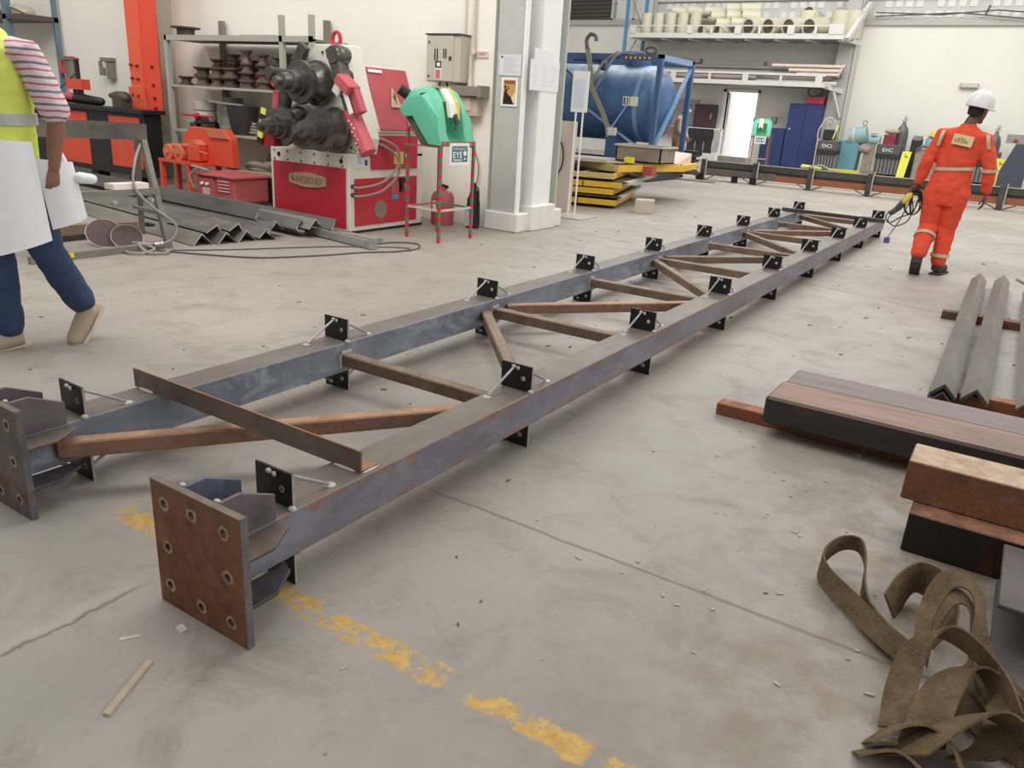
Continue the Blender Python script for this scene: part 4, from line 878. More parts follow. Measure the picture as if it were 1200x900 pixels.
sp_d = paint('dark forming roll', (84, 74, 66), .5, .2, 9, metal=.3)
def spool_prof(r, h, w): return [(r, 0), (r, h * .12), (r * w, h * .35), (r * w, h * .65), (r, h * .88), (r, h)]
sp0 = None; cnt = 0
stacks = [(-10.95, [(.10, .12)]), (-10.72, [(.11, .12)]), (-10.47, [(.11, .13), (.12, .12)]), (-10.42, [(.11, .12), (.1, .13), (.09, .12)]), (-10.1, [(.11, .13), (.1, .12)]), (-9.98, [(.08, .1), (.1, .1), (.08, .12), (.09, .12)]), (-9.75, [(.13, .13), (.11, .12)]), (-9.62, [(.1, .13), (.11, .12), (.13, .12)]),
          (-9.33, [(.11, .1), (.11, .1), (.08, .12), (.07, .16)]), (-9.15, [(.11, .09), (.11, .1), (.1, .1)]), (-8.93, [(.1, .1), (.1, .1), (.09, .1), (.07, .14)]), (-8.7, [(.11, .1), (.11, .09), (.1, .12), (.08, .16)]), (-8.48, [(.11, .1), (.1, .1), (.1, .1), (.12, .1)])]
names_pos = ['first', 'second', 'third', 'fourth', 'fifth', 'sixth', 'seventh', 'eighth', 'ninth', 'tenth', 'eleventh', 'twelfth', 'last']
lev = ['at the bottom of its stack', 'second from the bottom of its stack', 'third from the bottom of its stack', 'topmost of its stack']
for si, (x, st) in enumerate(stacks):
    x = -10.5 + (x + 10.95) * .82; z = 1.43; y = 7.5 if si % 2 == 0 else 7.72
    for k, (r, h) in enumerate(st):
        r *= 1.1
        col_ = spool if (si + k) % 3 else sp_d
        where = 'alone on the shelf' if len(st) == 1 else ('topmost of its stack' if k == len(st) - 1 else lev[k])
        row = 'front' if si % 2 == 0 else 'back'
        single('forming_roll', '%s flanged roll, %s, %s stack from left' % ('brown' if col_ is spool else 'dark', where, names_pos[si]), 'roll', MB().lathe((x, y, z), (0, 0, 1), spool_prof(r, h, .62), 16), col_, (x, y, z), 'forming rolls on the middle shelf', smooth=True)
        z += h
# items on the lower shelf
single('white_drum', 'white grooved drum on the lower shelf of the left rack', 'drum', MB().lathe((-10.25, 7.6, .95), (0, 0, 1), [(.15, 0), (.16, .04), (.155, .12), (.14, .14), (.16, .16), (.16, .26), (.14, .28)], 20), paint('dusty white drum', (184, 178, 166), .6), (-10.25, 7.6, .95), smooth=True)
single('round_stand', 'dark round stand under the white drum on the lower shelf', 'base', MB().lathe((-10.25, 7.6, .82), (0, 0, 1), [(.18, 0), (.18, .09), (.16, .13)], 18), flat('black plastic', (28, 28, 30)), (-10.25, 7.6, .82), smooth=True)
vs_ = thing('red_handle_vise', 'dark vise with a red bar handle on the lower shelf', 'vise', (-10.1, 7.38, .82))
obj('body', MB().box(-10.3, -9.92, 7.36, 7.5, .82, .93).cyl((-10.1, 7.36, .95), (-10.1, 7.5, .95), .07, 12), sp_d, vs_); obj('handle', MB().cyl((-10.45, 7.34, 1.03), (-9.75, 7.34, 1.03), .014, 8).ball((-10.1, 7.34, 1.03), .045, 10, 6), red, vs_)
single('grey_gearbox', 'grey cylindrical casting stack on the lower shelf', 'casting', MB().lathe((-9.75, 7.7, .82), (0, 0, 1), [(.2, 0), (.2, .08), (.17, .1), (.17, .3), (.14, .34), (.14, .48)], 18), gmet, (-9.75, 7.7, .82), smooth=True)
bk_ = MB(); bk_.lathe((-9.33, 7.52, .82), (0, 0, 1), [(.15, 0), (.22, .38), (.21, .38), (.14, .02)], 20)
single('bucket', 'black tapered bucket on the lower shelf of the left rack', 'bucket', bk_, flat('dark bucket', (56, 54, 52), .6), (-9.33, 7.52, .82), smooth=True)
single('steel_strip', 'bright steel strip lying across the bucket rim', 'strip', MB().bar((-9.9, 7.42, 1.235), (-9.2, 7.42, 1.215), .04, .02), bright, (-9.5, 7.42, 1.2))
gl = MB()
for k in range(4): gl.limb([(-8.9 + .02 * k, 7.42, .87 + .03 * k), (-9.05 + .02 * k, 7.4, .87 + .04 * k)], [.022, .016], 8)
gl.ball((-8.82, 7.44, .91), (.09, .06, .06), 10, 6)
single('work_glove', 'pale dusty work glove on the lower shelf near the rolls', 'glove', gl, paint('dusty glove', (150, 140, 122), .9, .1, 9), (-8.9, 7.42, .82), smooth=True)
single('flanged_ring', 'dark flanged ring alone on the top shelf of the left rack', 'ring', MB().lathe((-10.5, 7.55, 2.05), (0, 0, 1), [(.12, 0), (.12, .12), (.2, .13), (.2, .15)], 18), sp_d, (-10.5, 7.55, 2.05), smooth=True)
single('steel_sheet', 'thin pale sheets lying flat on the top shelf of the left rack', 'sheet', MB().box(-9.4, -8.3, 7.4, 7.9, 2.05, 2.075).box(-9.2, -8.55, 7.45, 7.85, 2.075, 2.1), rkm, (-9, 7.6, 2.05))
# floor level under the rack
single('cable_drum', 'large dark grooved roll on the floor under the rack beside the red welding set', 'roll', MB().lathe((-8.0, 7.2, .26), (1, 0, 0), [(.25, 0), (.25, .05), (.2, .07), (.2, .16), (.25, .18), (.25, .23), (.2, .25), (.2, .36), (.25, .38), (.25, .42)], 28), sp_d, (-7.8, 7.2, 0), smooth=True)
for k, (x, y, z, r) in enumerate(((-8.7, 7.6, .52, .11), (-8.4, 7.55, .53, .1), (-8.1, 7.6, .5, .12))):
    single('round_part', ['dark cylinder lying left of two others under the rack', 'dark cylinder lying between two others under the rack', 'dark cylinder lying right of two others under the rack'][k], 'casting', MB().lathe((x - .15, y, z), (1, -.25, 0), [(r * .7, 0), (r, .02), (r, .25), (r * .6, .27), (r * .6, .36)], 16), sp_d, (x, y, z), 'castings under the rack', smooth=True)
single('rope_pile', 'greyish heap of rope and rags under the rack', 'rope', MB().tube(smoothpts([(-8.95, 7.25, .45), (-8.7, 7.15, .49), (-8.5, 7.3, .45), (-8.35, 7.15, .5), (-8.1, 7.25, .46), (-8.0, 7.35, .49), (-8.3, 7.38, .5), (-8.7, 7.35, .48)], 5), .04, 8), paint('grey rope', (128, 118, 106), .9, .15, 12), (-8.5, 7.2, .4), smooth=True)
single('pallet_board', 'dusty low timber platform under the rack', 'board', MB().box(-9.1, -7.75, 7.0, 7.75, .36, .4).box(-9.05, -8.95, 7.05, 7.7, 0, .36).box(-7.9, -7.8, 7.45, 7.7, 0, .36), paint('dusty timber', (150, 138, 118), .9, .12, 6), (-8.4, 7.4, 0))

# orange jib post
jb = thing('jib_post', 'tall bright orange-red steel box post hanging in front of the left wall column', 'post', (-11.2, 7.45, .95))
ojm = paint('orange red post', (218, 76, 52), .5, .05, 2, (206, 60, 40), .3); ojl = paint('orange face painted lit', (232, 98, 66), .5, .05, 2)  # lit front and darker side put into two tones of one orange
obj('front_plate', MB().box(-11.49, -11.2, 7.27, 7.3, 1.22, 7), ojl, jb); obj('side_plate', MB().prism([(-11.2, 7.3), (-10.98, 7.42), (-11.0, 7.45), (-11.22, 7.33)], 'z', .97, 7), ojm, jb)
obj('flange', MB().box(-11.52, -11.17, 7.24, 7.27, .97, 1.36), ojl, jb); obj('wall_bracket', MB().box(-11.5, -11.2, 7.3, 7.62, 3.2, 3.4), ojm, jb)
for (x, z) in ((-11.42, 1.66), (-11.28, 1.65), (-11.42, 1.48), (-11.28, 1.47), (-11.42, 1.25), (-11.28, 1.24)): obj('bolt_hole', MB().cyl((x, 7.225, z), (x, 7.28, z), .018, 8), flat('dark red hole', (130, 34, 24)), jb)
for (x, z) in ((-11.08, 1.65), (-11.08, 1.4), (-11.07, 1.22), (-11.07, 1.08)): obj('bolt_hole', MB().cyl((x, 7.34, z), (x, 7.37, z), .02, 8), flat('dark red hole', (130, 34, 24)), jb)
# black and orange bench machine
bmc = thing('black_bench_machine', 'black and orange cabinet machine left of the orange post, tools on top', 'machine', (-11.9, 7.1, 0))
blk = flat('satin black', (30, 31, 34), .45)
obj('body', MB().box(-14.2, -10.72, 6.92, 7.2, .12, 1.0), blk, bmc, bev=.01); obj('worktop', MB().box(-14.2, -10.64, 6.85, 7.22, 1.0, 1.06), blk, bmc, bev=.006)
obj('door', MB().box(-11.57, -10.82, 6.905, 6.925, .24, .95), og, bmc, bev=.004)
obj('door', MB().box(-13.3, -12.15, 6.905, 6.925, .2, .96), og, bmc, bev=.004)
obj('warning_mark', MB().prism([(-12.75, .8), (-12.4, .8), (-12.58, .95)], 'y', 6.92, 6.93), flat('faded yellow', (204, 176, 140)), bmc)
for x in (-13.8, -12.2, -11.2): obj('foot', MB().box(x - .08, x + .08, 6.97, 7.17, 0, .12), blk, bmc)
tl = thing('pipe_vise', 'black and red pipe vise with a red crossbar on the black machine', 'vise', (-12.4, 7.05, 1.07))
obj('base', MB().limb([(-13.2, 7.05, 1.14), (-12.5, 7.05, 1.14), (-11.95, 7.05, 1.12)], [.06, .075, .06], 10), flat('oily black', (36, 32, 32), .4), tl, smooth=True)
obj('screw', MB().cyl((-12.5, 7.05, 1.2), (-12.5, 7.05, 1.72), .035, 10), flat('oily black', (36, 32, 32)), tl); obj('crossbar', MB().bar((-12.72, 7.0, 1.72), (-12.35, 7.0, 1.70), .03, .02), red, tl)
obj('red_block', MB().box(-12.72, -12.28, 6.97, 7.1, 1.27, 1.42), og, tl)
for x in (-12.6, -12.5, -12.4): obj('jaw_pin', MB().cyl((x, 7.03, 1.15), (x, 7.03, 1.28), .025, 8), flat('oily black', (36, 32, 32)), tl)
obj('rod', MB().cyl((-13.2, 7.05, 1.2), (-12.55, 7.05, 1.5), .01, 6), arm_m, tl); obj('red_sleeve', MB().limb([(-12.9, 7.0, 1.16), (-12.65, 7.0, 1.16)], [.06, .06], 10), red_dusty, tl, smooth=True)
av = thing('small_anvil', 'small dark bench anvil on the right end of the black machine', 'anvil', (-11.5, 7.1, 1.07))
obj('body', MB().limb([(-11.65, 7.03, 1.22), (-11.5, 7.03, 1.22), (-11.3, 7.03, 1.20)], [.035, .07, .09], 10).box(-11.5, -11.25, 6.95, 7.11, 1.06, 1.2), sp_d, av, smooth=True)
for k, x in enumerate((-14.35, -13.15)):
    wt = thing('wall_clamp', ['grey wall bracket with a red clamp left of the red crossbar', 'grey wall bracket fixed above the pipe vise'][k], 'bracket', (x, 8.0, 1.5))
    obj('plate', MB().box(x - .16, x + .14, 7.9, 8.0, 1.72, 1.78).box(x - .02, x + .12, 7.92, 8.0, 1.45, 1.75), gmet, wt, bev=.004)
    obj('clamp', MB().cyl((x - .08, 7.86, 1.55), (x - .08, 7.86, 1.72), .03, 8).box(x - .1, x, 7.84, 7.9, 1.5, 1.62), red_dusty if k == 0 else gmet, wt)
lr = thing('blue_upright_rack', 'blue upright rack with dark loaded shelf at the top left corner', 'rack', (-15.2, 7.6, 0))
blu = paint('rack blue', (104, 128, 142), .5, .06, 4)
obj('upright', MB().box(-15.12, -15.0, 7.35, 7.45, 0, 7), blu, lr); obj('shelf', MB().box(-19, -14.5, 7.35, 7.95, 2.3, 2.38), flat('dark shelf', (84, 78, 72)), lr); obj('upright', MB().box(-14.56, -14.5, 7.88, 7.95, 0, 7), blu, lr)
single('wrapped_bundle', 'pale wrapped bundle on the dark shelf at the top left corner', 'bundle', MB().loft([((-16.5, 7.6, 2.5), V((0, .2, 0)), V((0, 0, .12))), ((-15.6, 7.6, 2.5), V((0, .22, 0)), V((0, 0, .12))), ((-15.3, 7.6, 2.46), V((0, .16, 0)), V((0, 0, .08)))], 12), paint('beige wrap', (196, 178, 146), .9, .1, 6), (-15.9, 7.6, 2.38), smooth=True)
single('loose_cloth', 'pale cloth hanging over the right end of the dark top-left shelf', 'cloth', MB().loft([((-14.95, 7.55, 2.5), V((0, .15, 0)), V((0, 0, .05))), ((-14.75, 7.55, 2.46), V((0, .15, 0)), V((0, 0, .07))), ((-14.6, 7.55, 2.40), V((0, .1, 0)), V((0, 0, .03)))], 10), paint('grey cloth', (176, 166, 150), .9), (-14.8, 7.55, 2.38), smooth=True)

# ------------------------------------------------------------------ pile of angles, trestle and bits, left foreground
pa_ = [  # (x end, y end, z corner, roll angle, leg, length, dy)
    (-6.42, 4.63, .105, 45, .15, 4.6, .55), (-6.36, 4.86, .105, 45, .15, 4.6, .5), (-6.34, 5.08, .105, 45, .15, 4.8, .5), (-6.30, 5.30, .11, 52, .14, 4.8, .45),
    (-6.46, 4.84, .175, 64, .15, 4.8, .55), (-6.40, 5.04, .18, 62, .14, 4.9, .5), (-6.36, 5.47, .17, 45, .13, 4.8, .4), (-6.24, 5.62, .03, 130, .13, 5.0, .4),
    (-6.55, 5.36, .17, 118, .14, 4.6, .35), (-6.10, 5.76, .20, 45, .14, 5.2, .3), (-6.06, 5.94, .03, 125, .13, 5.0, .3), (-6.28, 5.28, .08, 130, .12, 4.9, .45)]
am_d = steel('dark mill angle', (108, 104, 100), (78, 76, 74), None, 0, (134, 126, 112), .5, 4, (.3, 1, 1), .5, .35)
am_l = steel('pale mill angle', (136, 130, 120), (106, 102, 96), None, 0, (142, 134, 120), .6, 4, (.3, 1, 1), .5, .3)
end_m = flat('cut steel end', (196, 192, 184), .5, .3)
where = ['lowest at the front edge of the pile', 'second lowest from the front of the pile', 'third along the bottom row of the pile', 'fourth along the bottom row of the pile', 'lying on the front pair, leg upright', 'lying over the second and third, leg upright', 'peaked on top of the bottom row middle', 'low under the back of the pile, open side up', 'topmost at the back, open toward the aisle', 'peaked beside the bending machine', 'last at the back, beside the bending machine', 'tucked behind the peaked middle one']
for k, (x, y, z, ro, leg, L, dy) in enumerate(pa_):
    t_ = .009; ro_ = math.radians(ro)
    base = [(0, 0), (leg, 0), (leg, -t_), (t_, -t_), (t_, -leg), (0, -leg)]
    if ro > 90: base = [(0, 0), (leg, 0), (leg, t_), (t_, t_), (t_, leg), (0, leg)]; ro_ = math.radians(ro - 90)
    poly = [(a * math.cos(ro_) + b * math.sin(ro_), -a * math.sin(ro_) + b * math.cos(ro_)) for a, b in base]
    zmin = min(p[1] for p in poly)
    if z + zmin < .002: z = .002 - zmin
    p0 = (x, y, z); p1 = (x - L, y + dy, z)
    at_ = thing('steel_angle', 'grey steel angle, ' + where[k], 'steel angle', (x, y, 0), 0, 'angles piled in front of the bending machine')
    obj('bar', MB().sect(p0, p1, poly), am_l if k in (0, 9, 2) else am_d, at_)
    obj('cut_end', MB().sect((x + .003, y, z), (x, y, z), poly), end_m, at_)
single('steel_channel', 'galvanised channel offcut on the floor in front of the bending machine', 'steel channel', MB().bar((-6.35, 5.88, .05), (-5.32, 5.74, .045), .07, .07).bar((-5.31, 5.74, .05), (-5.27, 5.735, .05), .10, .085), steel('galvanised channel', (172, 174, 172), (140, 142, 140), None, 0, None, 0, 8, rough=.4, metal=.5), (-5.8, 5.8, 0))
single('timber_offcut', 'dark timber block between the channel offcut and the bending machine', 'timber', MB().box(-6.3, -5.5, 6.0, 6.12, 0, .05), paint('grey timber', (150, 142, 132), .8), (-5.9, 6.05, 0))
tm = steel('trestle grey steel', (142, 138, 130), (112, 108, 102), None, 0, (150, 144, 134), .5, 6, (1, .4, 1), .5, .35)
tre = thing('steel_trestle', 'grey A-frame steel trestle standing between the walking man and the angle pile', 'trestle', (-6.8, 3.9, 0))
obj('top_beam', MB().sect((-6.8, 2.9, 1.04), (-6.8, 4.36, 1.0), [(-.075, -.07), (-.065, -.07), (-.065, -.005), (.065, -.005), (.065, -.07), (.075, -.07), (.075, .07), (.065, .07), (.065, .005), (-.065, .005), (-.065, .07), (-.075, .07)]), steel('dark worn beam', (112, 106, 98), (72, 68, 64), None, 0, (150, 142, 130), .4, 5, (1, .4, 1), .6, .3), tre)
for y in (3.25, 4.33):
    obj('leg', MB().bar((-6.76, y, .97), (-6.5, y, 0), .05, .05), tm, tre); obj('leg', MB().bar((-6.84, y, .97), (-7.3, y + .25, 0), .05, .05), tm, tre)
obj('lower_rail', MB().bar((-6.62, 3.1, .50), (-6.62, 4.33, .50), .05, .05), tm, tre)
obj('foot_rail', MB().bar((-6.5, 3.1, .03), (-6.5, 4.35, .03), .05, .06), tm, tre); obj('foot_rail', MB().bar((-7.3, 3.3, .03), (-7.3, 4.6, .03), .05, .05), steel('dark flat bar', (78, 72, 68), (56, 52, 50)), tre)
obj('cross_bar', MB().bar((-6.52, 4.33, .3), (-7.1, 4.4, .3), .03, .03), tm, tre)
obj('yellow_sticker', MB().box(-6.474, -6.47, 3.3, 3.44, .02, .062), flat('bright yellow', (240, 206, 40)), tre)
for y in (3.9, 4.25): obj('bolt', MB().cyl((-6.62, y, .43), (-6.56, y, .43), .02, 8), bright, tre)
single('electrode_box', 'white rectangular electrode box on the trestle rail', 'box', MB().box(-6.74, -6.6, 3.92, 4.25, .527, .575), paint('white carton', (232, 222, 214), .7, .02, 4), (-6.67, 4.05, .52))
for k, (x, y, lab) in enumerate(((-6.93, 3.98, 'left grinding disc leaning on the trestle foot'), (-6.74, 4.08, 'right grinding disc leaning on the trestle foot'))):
    gd = thing('grinding_disc', lab, 'disc', (x, y, 0), 0, 'grinding discs on the floor')
    ax = V((.75, -.35, .8)).normalized()
    obj('disc', MB().lathe(V((x, y, .11 - k * .02)), ax, [(.15 - .02 * k, 0), (.15 - .02 * k, .005)], 28), paint('brown abrasive', (104, 88, 84), .9, .1, 30), gd)
    obj('rim', MB().lathe(V((x, y, .11 - k * .02)) - ax * .001, ax, [(.155 - .02 * k, 0), (.155 - .02 * k, .003)], 28), flat('white rim', (226, 220, 216)), gd)
single('air_tool', 'shiny small air tool on the floor beside the grinding discs', 'tool', MB().cyl((-6.62, 4.06, .05), (-6.45, 4.15, .05), .022, 10).cyl((-6.45, 4.15, .05), (-6.42, 4.22, .06), .028, 10), steel('chrome tool', (196, 196, 198), (120, 120, 122), None, 0, None, 0, 30, rough=.25, metal=.7), (-6.5, 4.1, 0), smooth=True)
single('air_hose', 'grey air hose looping from the trestle rail down to the floor', 'hose', MB().tube(smoothpts([(-6.75, 4.3, .9), (-6.62, 4.15, .75), (-6.58, 4.1, .55), (-6.5, 4.2, .38), (-6.4, 4.35, .22), (-6.42, 4.3, .08), (-6.55, 4.15, .02), (-6.6, 3.98, .02), (-6.42, 3.88, .02), (-6.32, 3.96, .02), (-6.4, 4.12, .03), (-6.52, 4.05, .06), (-6.3, 4.0, .02), (-6.22, 4.12, .02), (-6.35, 4.2, .02)], 6), .012, 8), flat('grey rubber hose', (150, 146, 138)), (-6.5, 4.1, 0), smooth=True)
single('floor_cable', 'thin dark cable snaking along the floor in front of the angle pile', 'cable', MB().tube(smoothpts([(-6.4, 4.15, .008), (-6.0, 4.35, .008), (-5.6, 4.62, .008), (-5.35, 5.1, .008), (-5.2, 5.55, .008), (-5.05, 5.8, .008), (-5.02, 6.1, .008), (-5.2, 6.32, .008), (-5.4, 6.2, .008), (-5.45, 5.95, .008)], 8), .008, 6), flat('dark cable', (92, 90, 86)), (-5.6, 5, 0), smooth=True)
single('floor_cable', 'second thin dark cable on the floor, under the tail of the first', 'cable', MB().tube(smoothpts([(-6.35, 4.25, .006), (-6.05, 4.7, .006), (-5.85, 5.1, .006), (-5.6, 5.55, .006), (-5.3, 5.9, .006), (-5.1, 6.05, .006), (-4.98, 5.95, .006)], 8), .007, 6), flat('dark cable', (92, 90, 86)), (-5.6, 5, 0), smooth=True)
single('timber_offcut', 'rusty square offcut on the floor left of the trestle foot', 'offcut', MB().bar((-7.6, 3.85, .05), (-7.45, 4.62, .05), .09, .1), paint('brown tube offcut', (136, 116, 94), .8, .12, 9, (84, 66, 50), .4), (-7.5, 4.2, 0))
single('black_offcut', 'short black square offcut beside the timber one behind the trestle', 'offcut', MB().box(-7.4, -7.25, 4.68, 4.8, 0, .09), flat('black offcut', (54, 52, 50)), (-7.3, 4.7, 0))

# ------------------------------------------------------------------ stack of yellow shutter frames
yel = paint('worn yellow frame', (218, 176, 62), .6, .1, 5, (120, 74, 44), .38)
yel_p = paint('faded yellow frame', (196, 178, 120), .6, .1, 5, (110, 84, 56), .35)
plyd = paint('dark ply', (88, 72, 60), .8, .15, 5); pale = paint('pale edge board', (188, 184, 174), .7, .1, 6, (140, 130, 118), .4)
layers = [(0.05, 0, 'y', 0), (.165, .05, 'p', .02), (.215, -.05, 'y', 0), (.32, .06, 'y', .05), (.385, .12, 'p', -.06), (.45, -.06, 't', .0)]
A0 = V((-5.36, 11.35, 0)); rzb = math.radians(16)
lab = ['bottom yellow frame of the shutter stack', 'lower pale-edged dark board in the shutter stack', 'second yellow frame from the bottom of the shutter stack', 'third yellow frame from the bottom, with rusty marks', 'upper pale-edged board sticking out right of the shutter stack', 'faded tan frame near the top of the shutter stack']
for k, (z, dx, kind, dr_) in enumerate(layers):
    f = thing('formwork_shutter' if kind != 'p' else 'plywood_board', lab[k], 'frame' if kind != 'p' else 'board', A0 + V((dx, dx * .5, z)), rzb + dr_, 'shutter frames stacked behind the sign stand')
    Wd, Dp, h = 1.9, 1.9, .085
    fm = yel if kind == 'y' else yel_p
    def L(mb_, name, mat, lab_=None):
        return obj(name, mb_, mat, f, bev=.003, local=True)
    INV[f.name] = Matrix.Identity(4)
    if kind == 'p':
        L(MB().box(-Wd, .02, 0, Dp + .35, 0, .035), 'panel', plyd); L(MB().box(-.03, .035, .0, Dp + .5, -.01, .045), 'edge_strip', pale)
    else:
        L(MB().box(-Wd, 0, -.03, .0, 0, h), 'rail', fm); L(MB().box(-Wd, 0, Dp, Dp + .03, 0, h), 'rail', fm)
        L(MB().box(-.03, 0, 0, Dp, 0, h), 'side_rail', yel); L(MB().box(-Wd, -Wd + .03, 0, Dp, 0, h), 'side_rail', fm)
        for q in range(3): L(MB().box(-Wd + .45 * (q + 1), -Wd + .45 * (q + 1) + .03, 0, Dp, 0, h * .8), 'rib', plyd if k < 5 else fm)
        L(MB().box(-Wd + .03, -.03, 0, Dp, h * .75 if k < 5 else 0.0, h * .85 if k < 5 else .01), 'facing', plyd)
        if k in (0, 3): L(MB().box(-.62, -.6, -.035, -.03, .0, h), 'rust_mark', paint('rust mark', (120, 62, 40), .8))
single('timber_packer', 'square timber block on the floor at the right of the shutter stack', 'block', MB().hexa([(-4.97, 11.2, 0), (-4.72, 11.35, 0), (-4.82, 11.6, 0), (-5.07, 11.45, 0)], [(-4.97, 11.2, .2), (-4.72, 11.35, .2), (-4.82, 11.6, .2), (-5.07, 11.45, .2)]), paint('pale timber block', (196, 184, 166), .8, .08, 8), (-4.9, 11.4, 0), bev=.006)
single('packing_timber', 'dark bearer under the shutter stack', 'timber', MB().bar((-5.45, 11.5, .025), (-7.1, 11.05, .025), .08, .05), plyd, (-6, 11.3, 0))
single('packing_timber', 'rear bearer under the shutter stack', 'timber', MB().bar((-5.9, 13.1, .025), (-7.5, 12.6, .025), .08, .05), plyd, (-6.5, 12.8, 0))
tp = thing('top_frame', 'orange-yellow frame lying across the top of the shutter stack, red end stop', 'frame', (-5.2, 12.0, .54))
obj('rail', MB().bar((-5.5, 11.55, .60), (-5.0, 13.2, .60), .05, .1), yel, tp); obj('rail', MB().bar((-6.5, 12.1, .60), (-5.4, 13.9, .60), .05, .1), yel_p, tp); obj('rail', MB().bar((-5.5, 11.55, .60), (-6.5, 12.1, .60), .05, .1), yel_p, tp); obj('rail', MB().bar((-5.0, 13.2, .6), (-5.4, 13.9, .6), .05, .1), yel, tp)
obj('end_stop', MB().box(-5.3, -5.14, 12.1, 12.25, .50, .64), paint('dusty dark red', (170, 70, 66), .6), tp)
sl_ = thing('grey_sheet', 'grey concrete-splashed sheet on top of the shutter stack', 'sheet', (-6, 12.3, .65))
obj('sheet', MB().hexa([(-7.3, 11.3, .655), (-5.75, 11.7, .655), (-5.2, 13.1, .655), (-7.0, 13.0, .655)], [(-7.3, 11.3, .675), (-5.75, 11.7, .675), (-5.2, 13.1, .675), (-7.0, 13.0, .675)]), paint('cement splashed grey', (158, 152, 142), .8, .15, 5, (196, 190, 178), .4), sl_)
obj('sheet_edge', MB().bar((-7.3, 11.3, .69), (-5.75, 11.7, .69), .03, .05), pale, sl_)
bx = thing('mixing_tray', 'dusty grey steel tray standing on the shutter stack', 'tray', (-5.2, 12.4, .68))
bmt = paint('dusty tray', (140, 130, 118), .8, .15, 4, (96, 84, 72), .5); bin_ = paint('tray inside', (70, 62, 54), .9)
def ring_tray(x0, x1, y0, y1, z0, z1, t):
    return [('front_wall', MB().box(x0, x1, y0, y0 + t, z0, z1)), ('rear_wall', MB().box(x0, x1, y1 - t, y1, z0, z1)), ('side_wall', MB().box(x0, x0 + t, y0, y1, z0, z1)), ('side_wall', MB().box(x1 - t, x1, y0, y1, z0, z1)), ('bottom', MB().box(x0, x1, y0, y1, z0, z0 + t))]
for nme, mb_ in ring_tray(-5.9, -5.1, 12.3, 12.9, .68, .93, .02): obj(nme, mb_, bmt if nme != 'bottom' else bin_, bx)
obj('rim', MB().box(-5.93, -5.07, 12.27, 12.3, .92, .95).box(-5.93, -5.07, 12.9, 12.93, .92, .95).box(-5.1, -5.07, 12.3, 12.9, .92, .95).box(-5.93, -5.9, 12.3, 12.9, .92, .95), pale, bx)
single('yellow_block', 'bright yellow block on the shutter stack', 'block', MB().box(-5.62, -5.48, 12.05, 12.15, .675, .76), flat('bright lemon', (240, 230, 50)), (-5.55, 12.1, .675))
yt = thing('shutter_tray', 'orange-yellow tray projecting right of the shutter stack, pink board inside', 'tray', (-4.6, 13.4, .5))
obj('body', MB().hexa([(-5.9, 13.2, .53), (-5.1, 13.3, .53), (-5.3, 14.6, .53), (-6.1, 14.4, .53)], [(-5.9, 13.2, .63), (-5.1, 13.3, .63), (-5.3, 14.6, .63), (-6.1, 14.4, .63)]), yel, yt); obj('board', MB().hexa([(-5.95, 13.25, .63), (-5.2, 13.35, .63), (-5.4, 14.5, .63), (-6.1, 14.3, .63)], [(-5.95, 13.25, .68), (-5.2, 13.35, .66), (-5.4, 14.5, .80), (-6.1, 14.3, .84)]), paint('pinkish board', (222, 196, 180), .7), yt)
obj('bearer', MB().bar((-6.6, 13.4, .50), (-5.0, 13.9, .50), .08, .06), plyd, yt)
single('flat_bar', 'dark flat bar lying on the floor before the left end of the far truss', 'bar', MB().box(-7.3, -6.3, 18.6, 18.75, 0, .03), gmet, (-6.8, 18.7, 0))

# ------------------------------------------------------------------ blue tank in its lifting frame
tb = paint('tank blue', (72, 118, 162), .35, .08, 1.2, (118, 160, 194), .35); tb_d = paint('frame blue', (64, 94, 136), .45, .08, 3)
tb_l = paint('light frame blue', (120, 150, 188), .45, .08, 3)
def tank_mat():
    n = N('weathered tank blue'); z = n.sep(n.co)[2]
    w = n.noise(2.2, 7, .65, (1, 1, .5))
    col = n.ramp(w, [(.3, (52, 84, 126)), (.6, (70, 108, 150)), (.8, (108, 144, 178))])
    dust_or_light = n.math('MULTIPLY', n.thr(z, .35, .8), n.thr(n.noise(3, 8, .7), .35, .6))   # light on the crown painted into the colour, pale and mottled
    col = n.mix(n.math('MULTIPLY', dust_or_light, .8), col, lin((176, 184, 186))); return n.fin(col, .38)
tkm = tank_mat()
tk = thing('blue_tank', 'big weathered blue cylindrical tank held in a blue lifting frame', 'tank', (-9, 17.9, 1.66))
R = .84
obj('shell', MB().lathe((-13, 17.9, 1.66), (1, 0, 0), [(R, 0), (R, 5.2)], 40), tkm, tk, smooth=True)
obj('end_dome', MB().lathe((-7.8, 17.9, 1.66), (1, 0, 0), [(R * 1.005, 0), (R, .06), (R * .96, .16), (R * .86, .27), (R * .68, .37), (R * .42, .44), (R * .15, .47), (0, .475)], 40), tkm, tk, smooth=True)
obj('weld_band', MB().lathe((-7.9, 17.9, 1.66), (1, 0, 0), [(R * 1.008, 0), (R * 1.008, .1)], 40), tb_l, tk, smooth=True)
obj('name_script', MB().box(-9.0, -8.7, 17.08, 17.085, 1.8, 1.8), tb_d, tk)
text_obj('lettering', 'AD', (-9.32, 17.20, 2.03), (1, 0, 0), (0, .45, .9), .16, flat('orange script', (206, 156, 92)), tk, width=.3)
obj('underline', MB().bar((-9.65, 17.17, 1.93), (-9.15, 17.17, 1.94), .01, .02), flat('orange script', (206, 156, 92)), tk)
obj('data_plate', MB().box(-8.13, -7.97, 17.03, 17.06, 1.60, 1.80), flat('white label', (214, 220, 226)), tk); obj('data_plate', MB().box(-7.95, -7.77, 17.03, 17.06, 1.60, 1.80), flat('pale yellow label', (220, 222, 200)), tk)
